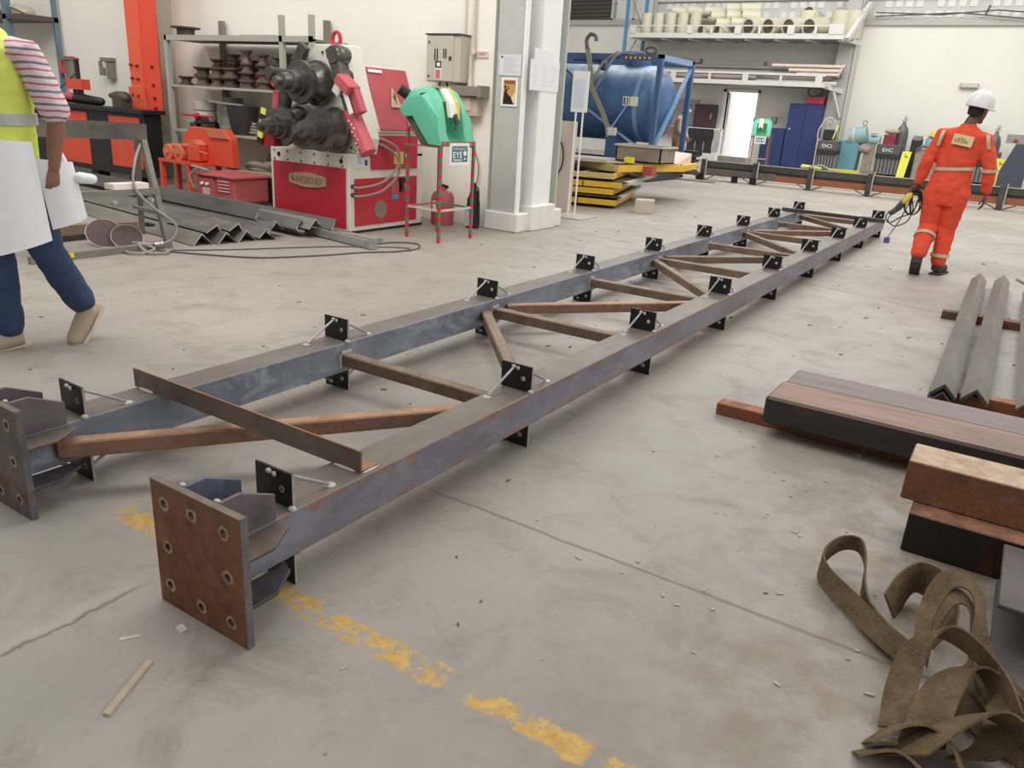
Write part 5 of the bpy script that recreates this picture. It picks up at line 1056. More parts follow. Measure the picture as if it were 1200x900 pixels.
obj('plate_print', MB().box(-8.10, -8.07, 17.02, 17.03, 1.63, 1.78).box(-8.02, -8.0, 17.02, 17.03, 1.63, 1.78), flat('dark print', (60, 50, 46)), tk)['kind'] = 'stuff'
obj('manway', MB().cyl((-8.25, 17.9, 2.4), (-8.25, 17.9, 2.62), .3, 20), tb_d, tk); obj('vent_pipe', MB().tube(smoothpts([(-9.6, 17.3, 2.62), (-9.0, 17.3, 2.60), (-8.82, 17.25, 2.5), (-8.8, 17.2, 2.36)]), .09, 12), flat('dark teal pipe', (30, 62, 84)), tk, smooth=True)
for x in (-12.5, -8.6): obj('saddle', MB().box(x, x + .25, 17.3, 18.5, .35, 1.0), tb_d, tk)
obj('frame_beam', MB().box(-13, -7.25, 16.95, 17.07, 2.55, 2.68), tb_d, tk); obj('frame_beam', MB().box(-13, -7.25, 18.75, 18.87, 2.55, 2.68), tb_d, tk)
obj('frame_beam', MB().bar((-7.3, 16.95, 2.62), (-7.3, 18.87, 2.62), .1, .12), tb_l, tk); obj('base_beam', MB().box(-13, -7.25, 16.95, 17.07, .25, .4).box(-13, -7.25, 18.75, 18.87, .25, .4), tb_d, tk)['kind'] = 'stuff'
obj('post', MB().bar((-7.3, 17.0, 2.6), (-7.3, 17.0, .3), .11, .11), tb_d, tk); obj('post', MB().bar((-7.28, 18.8, 2.6), (-7.28, 18.8, .3), .11, .11), tb_d, tk)
obj('brace', MB().bar((-7.28, 18.75, 2.5), (-7.28, 17.05, .7), .07, .07), tb_l, tk); obj('brace', MB().bar((-9.2, 17.0, 1.6), (-7.32, 17.0, .55), .05, .05), tb_l, tk); obj('brace', MB().bar((-9.75, 17.0, 2.4), (-9.2, 17.0, 2.0), .05, .05), tb_d, tk)
for k in range(6): obj('hazard_stripe', MB().box(-8.13 + k * .11, -8.08 + k * .11, 16.935, 16.95, 2.58, 2.62), flat('hazard yellow', (230, 190, 90)), tk)
for k in range(5): obj('hazard_stripe', MB().box(-8.08 + k * .11, -8.02 + k * .11, 16.935, 16.95, 2.58, 2.62), flat('hazard maroon', (90, 50, 60)), tk)
for x in (-13.0,): obj('foot', MB().box(-13, -7.25, 16.95, 18.87, 0, .25), flat('dark base', (50, 54, 62)), tk)
tbd = thing('lifting_hook', 'grey lifting strap and hook hanging in front of the blue tank', 'strap', (-9.0, 16.8, .9))
strp = paint('grey strap', (142, 140, 122), .8, .06, 6)
obj('strap', MB().ribbon([(-9.05, 16.86, 2.78), (-8.9, 16.8, 2.35), (-8.85, 16.78, 2.0), (-8.45, 16.8, 1.35), (-8.3, 16.8, 1.05)], [(.06, 0, 0)] * 5, .02), strp, tbd); obj('strap', MB().ribbon([(-8.83, 16.83, 2.1), (-8.62, 16.85, 2.5), (-8.3, 16.9, 2.72)], [(.03, 0, 0)] * 3, .015), strp, tbd)
obj('hook', MB().tube(smoothpts([(-9.05, 16.85, 2.78), (-9.08, 16.85, 2.95), (-8.98, 16.85, 3.06), (-8.86, 16.85, 3.02), (-8.84, 16.85, 2.92)]), .045, 8), paint('dark steel hook', (96, 100, 100), .5), tbd, smooth=True)
obj('ratchet', MB().box(-8.3, -8.12, 16.75, 16.85, .95, 1.12), paint('pale hook block', (212, 214, 202), .5), tbd); obj('ring', MB().tube([(-8.3 + .06 * math.cos(a), 16.8, 1.03 + .07 * math.sin(a)) for a in [2 * PI * k / 12 for k in range(12)]], .02, 6, close=True), pale, tbd)
obj('chain_rod', MB().tube([(-8.0, 17.0, 1.62), (-8.25, 16.8, 1.1), (-8.35, 16.8, .9)], .02, 6), tb_l, tbd)
single('tank_hose', 'grey hose arching over the top of the blue tank', 'hose', MB().tube(smoothpts([(-8.8, 16.9, 1.9), (-8.55, 16.88, 2.3), (-8.35, 16.9, 2.62), (-8.05, 16.95, 2.72), (-7.75, 17.0, 2.7)]), .03, 8), paint('grey hose', (132, 140, 144), .6), (-8.3, 16.9, 2.3), smooth=True)
single('coiled_cable', 'small coil of cable on the corner of the blue frame', 'cable', MB().tube([(-7.55 + .13 * math.cos(a), 17.0, 2.76 + .07 * math.sin(a)) for a in [2 * PI * k / 14 for k in range(14)]], .03, 6, close=True), flat('dark cable', (92, 90, 86)), (-7.55, 17, 2.76), smooth=True)

# ------------------------------------------------------------------ second truss lying across the far end
ft = thing('far_truss', 'second dark and orange welded truss lying across the hall near the back wall', 'truss', (-2, 19.6, 0))
dkc = steel('dark far chord', (88, 86, 82), (66, 64, 62), None, 0, (160, 156, 146), .6, 3, (.4, 1, 1), .5, .3)
orc = steel('orange far chord', (168, 104, 72), (140, 84, 58), None, 0, None, 0, 3, (.4, 1, 1), .6, .15); gyc = steel('grey far chord', (120, 112, 104), (98, 92, 86), None, 0, None, 0, 3, (.4, 1, 1), .6, .2)
obj('chord', MB().box(-6.95, 3.5, 19.5, 19.66, .32, .46), dkc, ft); obj('chord', MB().box(-6.95, -5.1, 19.45, 19.62, .12, .29), gyc, ft); obj('chord', MB().box(-5.1, 3.5, 19.45, 19.62, .12, .26), orc, ft)
obj('chord', MB().box(-6.95, 3.5, 20.7, 20.85, .12, .26), orc, ft); obj('top_edge', MB().box(-6.95, 3.5, 19.48, 19.5, .455, .475), pale, ft)
obj('web_plate', MB().box(-6.95, 3.5, 19.55, 19.57, .26, .32), dkc, ft)
for k in range(9):
    x = -6.9 + 1.29 * k
    obj('lug', MB().box(x - .05, x + .07, 19.4, 19.44, .0, .5), dkc, ft)
    obj('tie_rod', MB().tube([(x + .08, 19.38, .02), (x + .3, 19.44, .12)], .012, 6), arm_m, ft); obj('tie_rod', MB().tube([(x - .04, 19.38, .02), (x - .26, 19.44, .12)], .012, 6), arm_m, ft)
    obj('edge_strip', MB().box(x + .07, x + .09, 19.38, 19.42, .02, .54), pale, ft)
    obj('web_tube', MB().bar((x, 19.6, .19), (x, 20.8, .19), .06, .06), orc, ft)
for x in (-6.95, -6.05, -5.6): obj('lug', MB().box(x - .08, x + .08, 19.35, 19.37, 0, .16), black_lug, ft)
single('grey_box_part', 'small grey box lying on the left end of the far truss', 'box', MB().box(-6.6, -5.9, 19.5, 19.9, .46, .6), paint('grey part', (150, 142, 138), .6, .1, 8), (-6.2, 19.7, .46))
single('yellow_grinder', 'small yellow power tool lying on the far truss', 'tool', MB().limb([(-4.55, 19.55, .52), (-4.3, 19.55, .51), (-4.15, 19.58, .5)], [.05, .04, .03], 8), flat('tool yellow', (226, 218, 70)), (-4.35, 19.55, .46), smooth=True)
single('yellow_bar_tool', 'long yellow spirit level lying on the far truss', 'level', MB().box(-3.95, -3.3, 19.5, 19.56, .475, .53), flat('tool yellow', (226, 218, 70)), (-3.6, 19.55, .46))
single('tool_cable', 'thin pale cable across the far truss', 'cable', MB().tube(smoothpts([(-4.55, 19.5, .49), (-4.3, 19.5, .55), (-4.1, 19.48, .58), (-3.9, 19.5, .50), (-3.7, 19.48, .49)]), .012, 6), pale, (-4.2, 19.5, .48))
single('dark_offcut', 'dark flat offcut on the floor beyond the main truss', 'offcut', MB().box(-2.28, -1.95, 14.6, 14.72, 0, .015), flat('dark bolt', (70, 66, 62)), (-2.1, 14.7, 0))

# ------------------------------------------------------------------ pipe racks on the back wall
rg = paint('rack pale grey', (206, 204, 200), .5, .04, 3)
rku = thing('wall_rack', 'pale grey rack with pipe fittings, upper one of the two on the back wall', 'rack', (-9.6, 28.5, 4.1))
obj('front_beam', MB().box(-13.4, -5.95, 28.0, 28.08, 4.06, 4.22), rg, rku)
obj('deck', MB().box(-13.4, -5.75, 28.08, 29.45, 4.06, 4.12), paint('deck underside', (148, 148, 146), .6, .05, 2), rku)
for k in range(8): x = -13.1 + k * 1.0; obj('deck_joist', MB().bar((x, 28.1, 4.03), (x + .25, 29.4, 4.03), .12, .05), rg, rku)
obj('guard_rail', MB().box(-13.4, -6.3, 28.0, 28.04, 4.43, 4.47), rg, rku)
for x in (-13.35, -11.2, -9.5, -7.75): obj('guard_post', MB().box(x, x + .22 if x < -13 or x == -9.5 or x == -7.75 or x == -11.2 else x + .1, 27.98, 28.02, 4.2, 4.47), rg, rku)
for x in (-10.35, -8.7, -6.9): obj('guard_post', MB().box(x, x + .08, 27.98, 28.02, 4.2, 4.47), rg, rku)
obj('guard_post', MB().box(-6.45, -6.0, 27.98, 28.02, 4.2, 4.5), rg, rku)
obj('side_brace', MB().bar((-5.85, 28.0, 4.05), (-5.55, 29.0, 5.2), .14, .14), rg, rku); obj('side_beam', MB().bar((-6.0, 28.03, 4.1), (-5.6, 28.9, 4.02), .08, .16), rg, rku)
rkl = thing('wall_rack', 'pale grey rack with long pipes, lower one of the two on the back wall', 'rack', (-9.6, 28.5, 2.6))
obj('front_beam', MB().box(-13.4, -6.3, 28.0, 28.06, 2.62, 2.76), rg, rkl); obj('top_beam', MB().box(-13.4, -6.3, 28.0, 28.06, 2.95, 3.02), rg, rkl)
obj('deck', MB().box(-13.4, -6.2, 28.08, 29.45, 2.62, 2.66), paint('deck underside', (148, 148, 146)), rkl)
for x, w_ in ((-11.6, .2), (-10.2, .08), (-9.0, .2), (-7.75, .08), (-6.6, .22)): obj('post', MB().box(x, x + w_, 27.98, 28.02, 2.62, 3.02), rg, rkl)
obj('side_beam', MB().bar((-6.35, 28.03, 2.68), (-5.85, 28.8, 2.55), .06, .14), rg, rkl); obj('side_brace', MB().bar((-6.05, 28.4, 2.5), (-5.8, 28.7, 1.75), .07, .07), rg, rkl)
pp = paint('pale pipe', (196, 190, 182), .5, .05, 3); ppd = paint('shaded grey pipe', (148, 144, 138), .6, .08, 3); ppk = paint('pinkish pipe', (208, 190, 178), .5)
for k, (x0, x1, y, z, r, m_, lb) in enumerate(((-13.3, -6.0, 28.35, 2.75, .07, pp, 'long pale pipe at the bottom front of the lower rack'), (-13.3, -8.6, 28.2, 2.86, .06, ppk, 'shorter pinkish pipe in the lower rack'), (-13.3, -5.95, 28.7, 3.05, .08, ppd, 'grey pipe in the middle of the lower rack'),
        (-12.0, -5.9, 28.9, 3.22, .07, ppd, 'grey pipe behind, upper row of the lower rack'), (-8.2, -5.85, 28.5, 3.28, .06, ppk, 'pinkish pipe stub, topmost at the right end of the lower rack'), (-7.6, -5.9, 28.4, 3.14, .06, ppk, 'pinkish pipe stub, second at the right end of the lower rack'), (-7.3, -5.95, 28.35, 3.02, .05, ppk, 'pinkish pipe stub, lowest at the right end of the lower rack'))):
    pt = thing('long_pipe', lb, 'pipe', (x0, y, z), 0, 'pipes on the lower rack')
    obj('pipe', MB().cyl((x0, y, z), (x1, y, z), r, 12), m_, pt, smooth=True)
    if k > 3: obj('pipe_flange', MB().cyl((x1 - .05, y, z), (x1, y, z), r * 1.5, 12), m_, pt)
for k, (x0, x1, y, z, lb) in enumerate(((-13.2, -10.9, 29.0, 3.33, 'grey plank, left of two on the lower rack'), (-10.8, -8.6, 29.0, 3.28, 'grey plank, right of two on the lower rack'))):
    single('plank', lb, 'plank', MB().box(x0, x1, y - .15, y + .2, z, z + .14), ppd, (x0, y, z))
cream_p = paint('cream fitting', (202, 198, 176), .5, .04, 3); bore = flat('fitting bore', (92, 84, 66), .8)
names_f = []
def short_pipe(x, y, z, r, L, ax, lb, grp='cream pipe fittings on the upper rack'):
    t_ = thing('pipe_fitting', lb, 'pipe fitting', (x, y, z), 0, grp); a = V(ax).normalized()
    obj('sleeve', MB().lathe((x, y, z), a, [(r * .82, .05), (r * .82, 0), (r, 0), (r, L)], 20), cream_p, t_, smooth=True)
    obj('bore', MB().lathe(V((x, y, z)) + a * .03, a, [(r * .83, 0), (r * .83, .01)], 20), bore, t_)
    return t_
for k in range(5):
    short_pipe(-12.95 + k * .46, 28.5, 4.9, .2, .78, (0, 0, -1), 'upright cream pipe, number %s from the left end of the upper rack' % ['one', 'two', 'three', 'four', 'five'][k])
for k in range(3): short_pipe(-12.1 + k * .6, 28.7, 5.0, .17, .7, (1, .3, -.1), 'cream pipe end showing behind the upright ones, %s' % ['left', 'middle', 'right'][k])
for k in range(2): short_pipe(-10.75 + k * .58, 28.1, 4.30, .17, .6, (.5, 1, 0), 'open cream pipe on the front rail, %s of the small pair' % ['left', 'right'][k])
for k in range(3): short_pipe(-10.3 + k * .52, 28.3, 4.55 + .02 * k, .17, .6, (1, .5, 0), 'cream elbow in the second row, %s' % ['left', 'middle', 'right'][k])
for k in range(3): short_pipe(-10.6 + k * .55, 28.5, 4.80, .19, .6, (1, .5, 0), 'cream elbow in the third row, %s' % ['left', 'middle', 'right'][k])
for k in range(2): short_pipe(-10.1 + k * .52, 28.6, 5.05, .17, .6, (1, .4, 0), 'cream elbow topmost in the pile, %s' % ['left', 'right'][k])
for k in range(4): short_pipe(-9.1 + k * .66, 28.1, 4.42, .28, .8, (.45, 1, .12), 'large open cream pipe facing the hall, %s' % ['leftmost', 'second from left', 'third from left', 'rightmost'][k])
short_pipe(-7.35, 28.5, 4.85, .28, .7, (.4, 1, -.3), 'large cream pipe on top of the rightmost open one')
for k in range(3): short_pipe(-6.7 + k * .42 - .6 * (k == 0), 28.7, 4.95, .33 - .04 * k, .82, (0, 0, -1), 'wide upright cream sleeve, %s of three at the right end' % ['left', 'middle', 'right'][k])
for x, nme in ((-13.5, 'left'), (-13.1, 'right')):
    u = thing('rack_upright', 'tall thin blue upright, %s of the pair left of the pipe rack' % nme, 'post', (x, 28.0, 0), 0, 'blue uprights by the pipe rack')
    obj('post', MB().box(x - .05, x + .05, 27.9 if nme == 'left' else 28.6, 28.0 if nme == 'left' else 28.7, 0, 8), paint('rack upright blue', (84, 130, 168) if nme == 'left' else (70, 92, 150), .5), u)
ub = MB()
single('upright_lacing', 'thin diagonal lacing between the two blue uprights', 'brace', MB().bar((-13.5, 28.0, 3.2), (-13.15, 28.6, 4.4), .03, .03).bar((-13.15, 28.6, 4.4), (-13.5, 28.0, 5.6), .03, .03), gmet, (-13.3, 28.3, 3.2))

# ------------------------------------------------------------------ things along the back wall
lk1 = thing('blue_locker', 'tall dark blue steel locker near the grey column at the back', 'locker', (-6.9, 28.8, 0))
lkm = paint('locker blue', (46, 58, 108), .45, .05, 2); lkd = paint('locker blue dark', (38, 60, 100), .45, .05, 2)
obj('body', MB().box(-7.4, -6.3, 28.5, 29.1, 0, 2.12), lkm, lk1, bev=.01); obj('door', MB().box(-7.38, -6.86, 28.48, 28.5, .08, 2.08), lkm, lk1); obj('door', MB().box(-6.84, -6.32, 28.48, 28.5, .08, 2.08), lkm, lk1); obj('latch', MB().box(-7.3, -7.26, 28.46, 28.48, 1.28, 1.32), white_p, lk1)
lk2 = thing('blue_locker', 'lower blue steel cabinet left of the tall locker', 'locker', (-7.8, 28.8, 0))
obj('body', MB().box(-8.2, -7.42, 28.5, 29.1, 0, 1.3), lkd, lk2, bev=.01); obj('door', MB().box(-8.18, -7.44, 28.48, 28.5, .06, 1.27), lkd, lk2)
rb = thing('red_toolbox', 'pinkish red box on top of the tall blue locker', 'box', (-6.6, 28.7, 2.12))
obj('body', MB().box(-6.9, -6.35, 28.55, 28.95, 2.13, 2.33), paint('pink red box', (188, 60, 84), .5), rb, bev=.01); obj('lid', MB().box(-6.92, -6.33, 28.53, 28.97, 2.29, 2.34), paint('pink red box', (188, 60, 84)), rb)
single('hanging_cable', 'loop of dark cable hanging above the red box', 'cable', MB().tube(smoothpts([(-6.9, 28.9, 2.7), (-6.98, 28.9, 2.5), (-6.8, 28.9, 2.36), (-6.55, 28.9, 2.45), (-6.5, 28.9, 2.7)]), .02, 6), flat('dark cable', (92, 90, 86)), (-6.7, 28.9, 2.5), smooth=True)
soc = thing('wall_socket', 'grey socket box on the back wall between door and lockers', 'socket', (-8.1, 29.5, 1.5)); obj('box', MB().box(-8.2, -8.02, 29.42, 29.5, 1.45, 1.65), gmet, soc); obj('cover', MB().box(-8.18, -8.04, 29.40, 29.42, 1.5, 1.62), pale, soc)
lf = thing('wall_lamp', 'small grey wall light high on the white back wall above the man in orange', 'lamp', (-2.3, 29.5, 2.83)); obj('housing', MB().box(-2.55, -2.03, 29.38, 29.5, 2.83, 2.97), paint('lamp grey', (180, 176, 164), .5), lf, bev=.01); obj('diffuser', MB().box(-2.5, -2.08, 29.36, 29.38, 2.85, 2.95), paint('lamp lens', (198, 194, 182), .4), lf)
cbd = thing('wall_cupboard', 'dark brown wall cupboard left of the bright doorway', 'cupboard', (-10.5, 29.4, 1.1)); obj('body', MB().box(-10.95, -10.2, 29.1, 29.5, 1.1, 1.95), paint('dark brown wood', (72, 52, 52), .5), cbd); obj('handle', MB().bar((-10.32, 29.08, 1.45), (-10.3, 29.08, 1.65), .03, .02), pale, cbd)
single('notice_board', 'grey wall board behind the background worker', 'panel', MB().box(-13.4, -10.95, 29.42, 29.495, 1.2, 2.1), paint('panel grey', (160, 162, 162), .6), (-12, 29.45, 1.2))
single('reddish_shelf', 'dull reddish shelf below the dark brown cupboard', 'shelf', MB().box(-12.2, -10.2, 29.2, 29.5, .85, 1.1), paint('dull red wood', (150, 104, 92), .6), (-11, 29.3, .85))
wsn = thing('rag_screen', 'white frame hung with dark rags in front of the doorway', 'screen', (-8.7, 24, 0))
for x in (-9.2, -8.1): obj('post', MB().box(x - .03, x + .03, 23.97, 24.03, 0, 1.18), white_p, wsn)
obj('top_rail', MB().box(-9.2, -8.1, 23.97, 24.03, 1.12, 1.18), white_p, wsn)
for k in range(3):
    x = -9.12 + k * .27; dp = (.42, .36, .46)[k]
    obj('rag', MB().ribbon([(x + .12, 23.94, 1.16), (x + .13, 23.93, .95), (x + .12, 23.94, .7), (x + .13, 23.92, dp)], [(.13, 0, 0), (.14, .01, 0), (.12, 0, 0), (.13, .01, 0)], .02), flat('dark rag', (44, 46, 48), .9), wsn)
obj('pale_cloth', MB().ribbon([(-8.22, 23.94, 1.15), (-8.2, 23.93, .8), (-8.23, 23.94, .5)], [(.09, 0, 0)] * 3, .02), paint('pale rag', (170, 170, 172), .9), wsn)
kb = thing('cable_reels', 'dark stack of cable reels on the floor left of the far truss', 'reel', (-8.2, 22, 0))
for k, r in enumerate((.32, .3, .34, .28)): obj('reel', MB().lathe((-8.3, 22.0, .02 + k * .14), (0, 0, 1), [(r, 0), (r, .03), (r * .7, .04), (r * .7, .1), (r, .11), (r, .13)], 18), flat('dark reel', (58, 58, 60), .7), kb, smooth=True)
wm = paint('welder grey', (120, 118, 116), .5, .05, 4); wmd = flat('welder dark band', (44, 44, 48)); wml = flat('welder slate', (84, 84, 86), .5)
def welder(x, y, rz, label, txt, w=.62):
    t_ = thing('welding_machine', label, 'welder', (x, y, 0), rz, 'grey welding machines along the back wall'); INV[t_.name] = Matrix.Identity(4)
    def L(n_, mb_, m_, **k): o = obj(n_, mb_, m_, t_, local=True, **k); INV[o.name] = Matrix.Identity(4); return o
    L('case', MB().box(-w / 2, w / 2, -.02, .75, .12, .62), wm, bev=.015); c_ = L('control_face', MB().box(-w / 2, w / 2, -.06, .75, .72, 1.02), wml, bev=.015); L('band', MB().box(-w / 2 - .01, w / 2 + .01, -.07, .76, .62, .72), wmd)
    for k in range(6): L('louvre', MB().box(-w / 2 + .05 + k * w / 6.5, -w / 2 + .08 + k * w / 6.5, -.035, -.02, .16, .6), wmd)
    for sx in (-1, 1):
        L('wheel', MB().cyl((sx * (w / 2 + .02), .6, .12), (sx * (w / 2 + .07), .6, .12), .12, 16), wmd)
    L('handle', MB().tube([(-w / 2 - .03, -.05, .2), (-w / 2 - .03, -.09, 1.0), (-w / 2 + .03, -.05, 1.05)], .02, 6), pale)
    me = text_obj('lettering', txt, (0 - .02, -.062, .86), (1, 0, 0), (0, 0, 1), .1, white_p, None, width=.3); me.parent = t_; me.location = (0, 0, 0)
    return t_
welder(-5.72, 27.5, 0, 'grey welding machine beside the grey column, marked DCi', 'DCi')
welder(-3.98, 28.0, 0, 'grey welding machine with a yellow tag, under the red box and dark cylinder', 'DC', .7)
welder(-1.28, 28.0, 0, 'grey welding machine with a yellow tag, just right of the man in orange', 'DC', .7)
def tag(x, y, lean, label):
    t_ = thing('yellow_tag', label, 'tag', (x, y, .1), 0, 'yellow tag boards on the welding machines'); obj('board', MB().hexa([(x - .13, y, .0), (x + .1, y, .0), (x + .1, y + .02, .0), (x - .13, y + .02, .0)], [(x - .13 + lean, y, .86), (x + .13 + lean, y, .86), (x + .13 + lean, y + .02, .86), (x - .13 + lean, y + .02, .86)]), flat('tag yellow', (238, 236, 96), .6), t_)
    obj('mark', MB().box(x + lean - .04, x + lean + .06, y - .006, y, .68, .72).box(x + lean - .04, x + lean - .01, y - .006, y, .7, .78), flat('dark ochre', (170, 150, 50)), t_)
tag(-3.48, 27.8, .06, 'yellow tag board between the dark cylinder and the man in orange'); tag(-.92, 27.8, .06, 'yellow tag board right of the man in orange')
def gascyl(x, y, r, h, z0, m_, label, cx_=0):
    t_ = thing('gas_cylinder', label, 'gas cylinder', (x, y, z0), 0, 'gas cylinders along the back wall')
    obj('body', MB().lathe((x, y, z0), (0, 0, 1), [(r * .95, 0), (r, .04), (r, h * .78), (r * .8, h * .88), (r * .35, h * .94), (r * .25, h)], 18), m_, t_, smooth=True)
    obj('valve', MB().cyl((x, y, z0 + h), (x, y, z0 + h + .12), .035, 8).cyl((x - .08, y, z0 + h + .05), (x + .08, y, z0 + h + .05), .025, 8), pale, t_); obj('gauge', MB().cyl((x + .03, y - .04, z0 + h + .13), (x + .03, y - .06, z0 + h + .13), .05, 10), pale, t_)
cg = paint('cylinder dark grey', (92, 92, 92), .4, .06, 3)
gascyl(-3.82, 28.9, .19, 1.74, 0, cg, 'dark grey gas cylinder rising behind the yellow tag, left of the man in orange'); gascyl(-4.2, 29.0, .16, 1.22, 0, cg, 'shorter dark cylinder behind the tall one, left of the man in orange')
gascyl(-1.2, 28.9, .17, 1.62, 0, cg, 'dark grey gas cylinder just right of the man in orange'); gascyl(-1.5, 29.05, .15, 1.12, 0, cg, 'short dark cylinder right beside the man in orange')
gascyl(-5.98, 28.15, .14, 1.47, 0, paint('pale grey bottle', (150, 152, 150), .4), 'pale grey gas bottle in front of the grey column')
wc = thing('wire_feeder', 'black wire feeder standing on the welding machine beside the column', 'wire feeder', (-5.75, 27.7, 1.05)); obj('body', MB().box(-5.95, -5.62, 27.55, 28.0, 1.04, 1.36), flat('feeder black', (40, 42, 42)), wc, bev=.02); obj('cable', MB().tube(smoothpts([(-6.05, 27.5, .9), (-6.1, 27.5, 1.3), (-5.9, 27.55, 1.7), (-5.65, 27.6, 1.6), (-5.6, 27.6, 1.3)]), .02, 6), pale, wc); obj('yellow_tube', MB().bar((-5.62, 27.5, 1.08), (-5.52, 27.5, 1.5), .05, .03), flat('tag yellow', (238, 236, 96)), wc)
tl_ = paint('machine teal', (98, 146, 158), .5, .06, 2); tl2 = paint('pale teal', (134, 168, 170), .5, .06, 2)
te = thing('teal_rotator', 'large teal welding positioner with tilted drum right of the grey column', 'machine', (-5.0, 28.2, 0))
obj('base', MB().prism([(-5.55, 0), (-4.9, 0), (-4.85, .95), (-5.1, 1.1), (-5.5, 1.05)], 'y', 27.9, 28.5), tl_, te, bev=.02)
obj('drum', MB().cyl((-5.25, 28.1, 1.15), (-4.72, 28.1, 1.28), .27, 20), tl2, te, smooth=True); obj('drum_band', MB().cyl((-5.12, 28.1, 1.18), (-5.05, 28.1, 1.195), .285, 20), pale, te, smooth=True)
obj('motor', MB().cyl((-4.85, 28.0, .85), (-4.55, 28.0, .8), .13, 14), gmet, te, smooth=True); obj('lifting_eye', MB().tube([(-4.85 + .06 * math.cos(a), 28.1, 1.62 + .08 * math.sin(a)) for a in [2 * PI * k / 10 for k in range(10)]], .015, 6, close=True), gmet, te)
te2 = thing('teal_motor', 'small teal motor unit beside the large teal positioner', 'motor', (-4.45, 28.2, .8)); obj('body', MB().cyl((-4.62, 28.1, 1.12), (-4.3, 28.1, 1.12), .15, 16), tl2, te2, smooth=True); obj('stand', MB().box(-4.7, -4.3, 27.95, 28.25, 0, 1.0), paint('grey brown machinery', (136, 130, 118), .7, .2, 6, (70, 64, 56), .5), te2); obj('handwheel', MB().cyl((-4.5, 28.0, 1.3), (-4.5, 28.0, 1.33), .1, 12), gmet, te2)
rc_ = thing('red_case', 'dark red case with a cream bag on top, behind the middle welding machine', 'case', (-4.0, 28.6, 1.0)); obj('case', MB().box(-4.28, -3.92, 28.5, 28.8, .95, 1.32), paint('case maroon', (140, 46, 62), .5), rc_, bev=.02); obj('cream_bag', MB().ball((-4.08, 28.62, 1.42), (.22, .16, .1), 12, 8), paint('cream cloth bag', (178, 168, 138), .9), rc_, smooth=True); obj('stand', MB().box(-4.2, -3.95, 28.5, 28.8, 0, .95), gmet, rc_)
bl = thing('black_unit', 'black and grey unit between the cylinder and the blue bottle', 'unit', (-3.3, 28.5, 0)); obj('body', MB().box(-3.45, -3.15, 28.5, 28.8, 0, 1.25), flat('feeder black', (40, 42, 42)), bl, bev=.01); obj('grey_cap', MB().box(-3.42, -3.18, 28.48, 28.8, 1.2, 1.34), gmet, bl)
gm2 = thing('grey_unit', 'grey machinery unit behind the left arm of the man in orange', 'machine', (-2.9, 28.1, 0)); obj('body', MB().box(-3.2, -2.4, 27.9, 28.5, .05, .95), paint('warm grey unit', (142, 136, 126), .6, .1, 4, (96, 90, 82), .4), gm2, bev=.02); obj('pipe', MB().tube(smoothpts([(-3.2, 27.9, .9), (-3.0, 27.85, 1.05), (-2.7, 27.85, 1.0)]), .04, 8), cg, gm2, smooth=True)
bc = thing('blue_bottle', 'pale blue bottle under a yellow hard hat behind the man in orange', 'bottle', (-2.85, 28.6, .95)); obj('bottle', MB().lathe((-2.85, 28.5, .95), (0, 0, 1), [(.2, 0), (.2, .3), (.14, .4), (.1, .42)], 16), paint('bottle blue', (120, 172, 192), .5), bc, smooth=True)
hh = thing('yellow_hard_hat', 'yellow hard hat resting on the pale blue bottle', 'hard hat', (-2.75, 28.5, 1.37)); obj('shell', MB().lathe((-2.78, 28.45, 1.33), (.2, 0, 1), [(.2, 0), (.19, .08), (.14, .16), (.06, .2), (0, .205)], 18), flat('hat yellow', (226, 190, 60), .4), hh, smooth=True); obj('brim', MB().lathe((-2.78, 28.45, 1.32), (.2, 0, 1), [(.24, 0), (.24, .012)], 18), flat('hat yellow', (226, 190, 60)), hh)
dkm = thing('dark_machine', 'dark blue grey machine at the right edge of the picture', 'machine', (-.4, 27.6, 0)); obj('body', MB().prism([(-.85, 0), (-.2, 0), (-.2, 1.3), (-.6, 1.3), (-.85, .5)], 'y', 27.4, 28.2), paint('dark slate', (66, 72, 88), .5), dkm, bev=.02); obj('tool_head', MB().box(-.9, -.4, 28.4, 28.7, 1.3, 1.55), paint('grey tool', (150, 148, 144), .5), dkm); obj('red_switch', MB().box(-.7, -.6, 28.35, 28.4, 1.35, 1.42), red, dkm)
single('white_pole_tool', 'thin white pole leaning on the back wall right of the man in orange', 'pole', MB().tube([(-2.15, 29.2, .7), (-1.75, 29.3, 1.95)], .03, 8).bar((-1.85, 29.2, 1.85), (-1.6, 29.25, 1.82), .05, .05), white_p, (-2, 29.3, 0))
single('floor_line_channel', 'thin joint strip on the floor in front of the far truss', 'strip', MB().box(-6, 3.5, 19.0, 19.1, 0, .012), paint('dusty strip', (176, 170, 158), .8), (-1, 19, 0))
single('floor_rail', 'thin dark bar on the floor at the right edge beyond the angle bundles', 'bar', MB().bar((.12, 9.8, .01), (.5, 8.7, .01), .03, .02), paint('dusty bar', (140, 132, 120), .7), (.2, 9.5, 0))

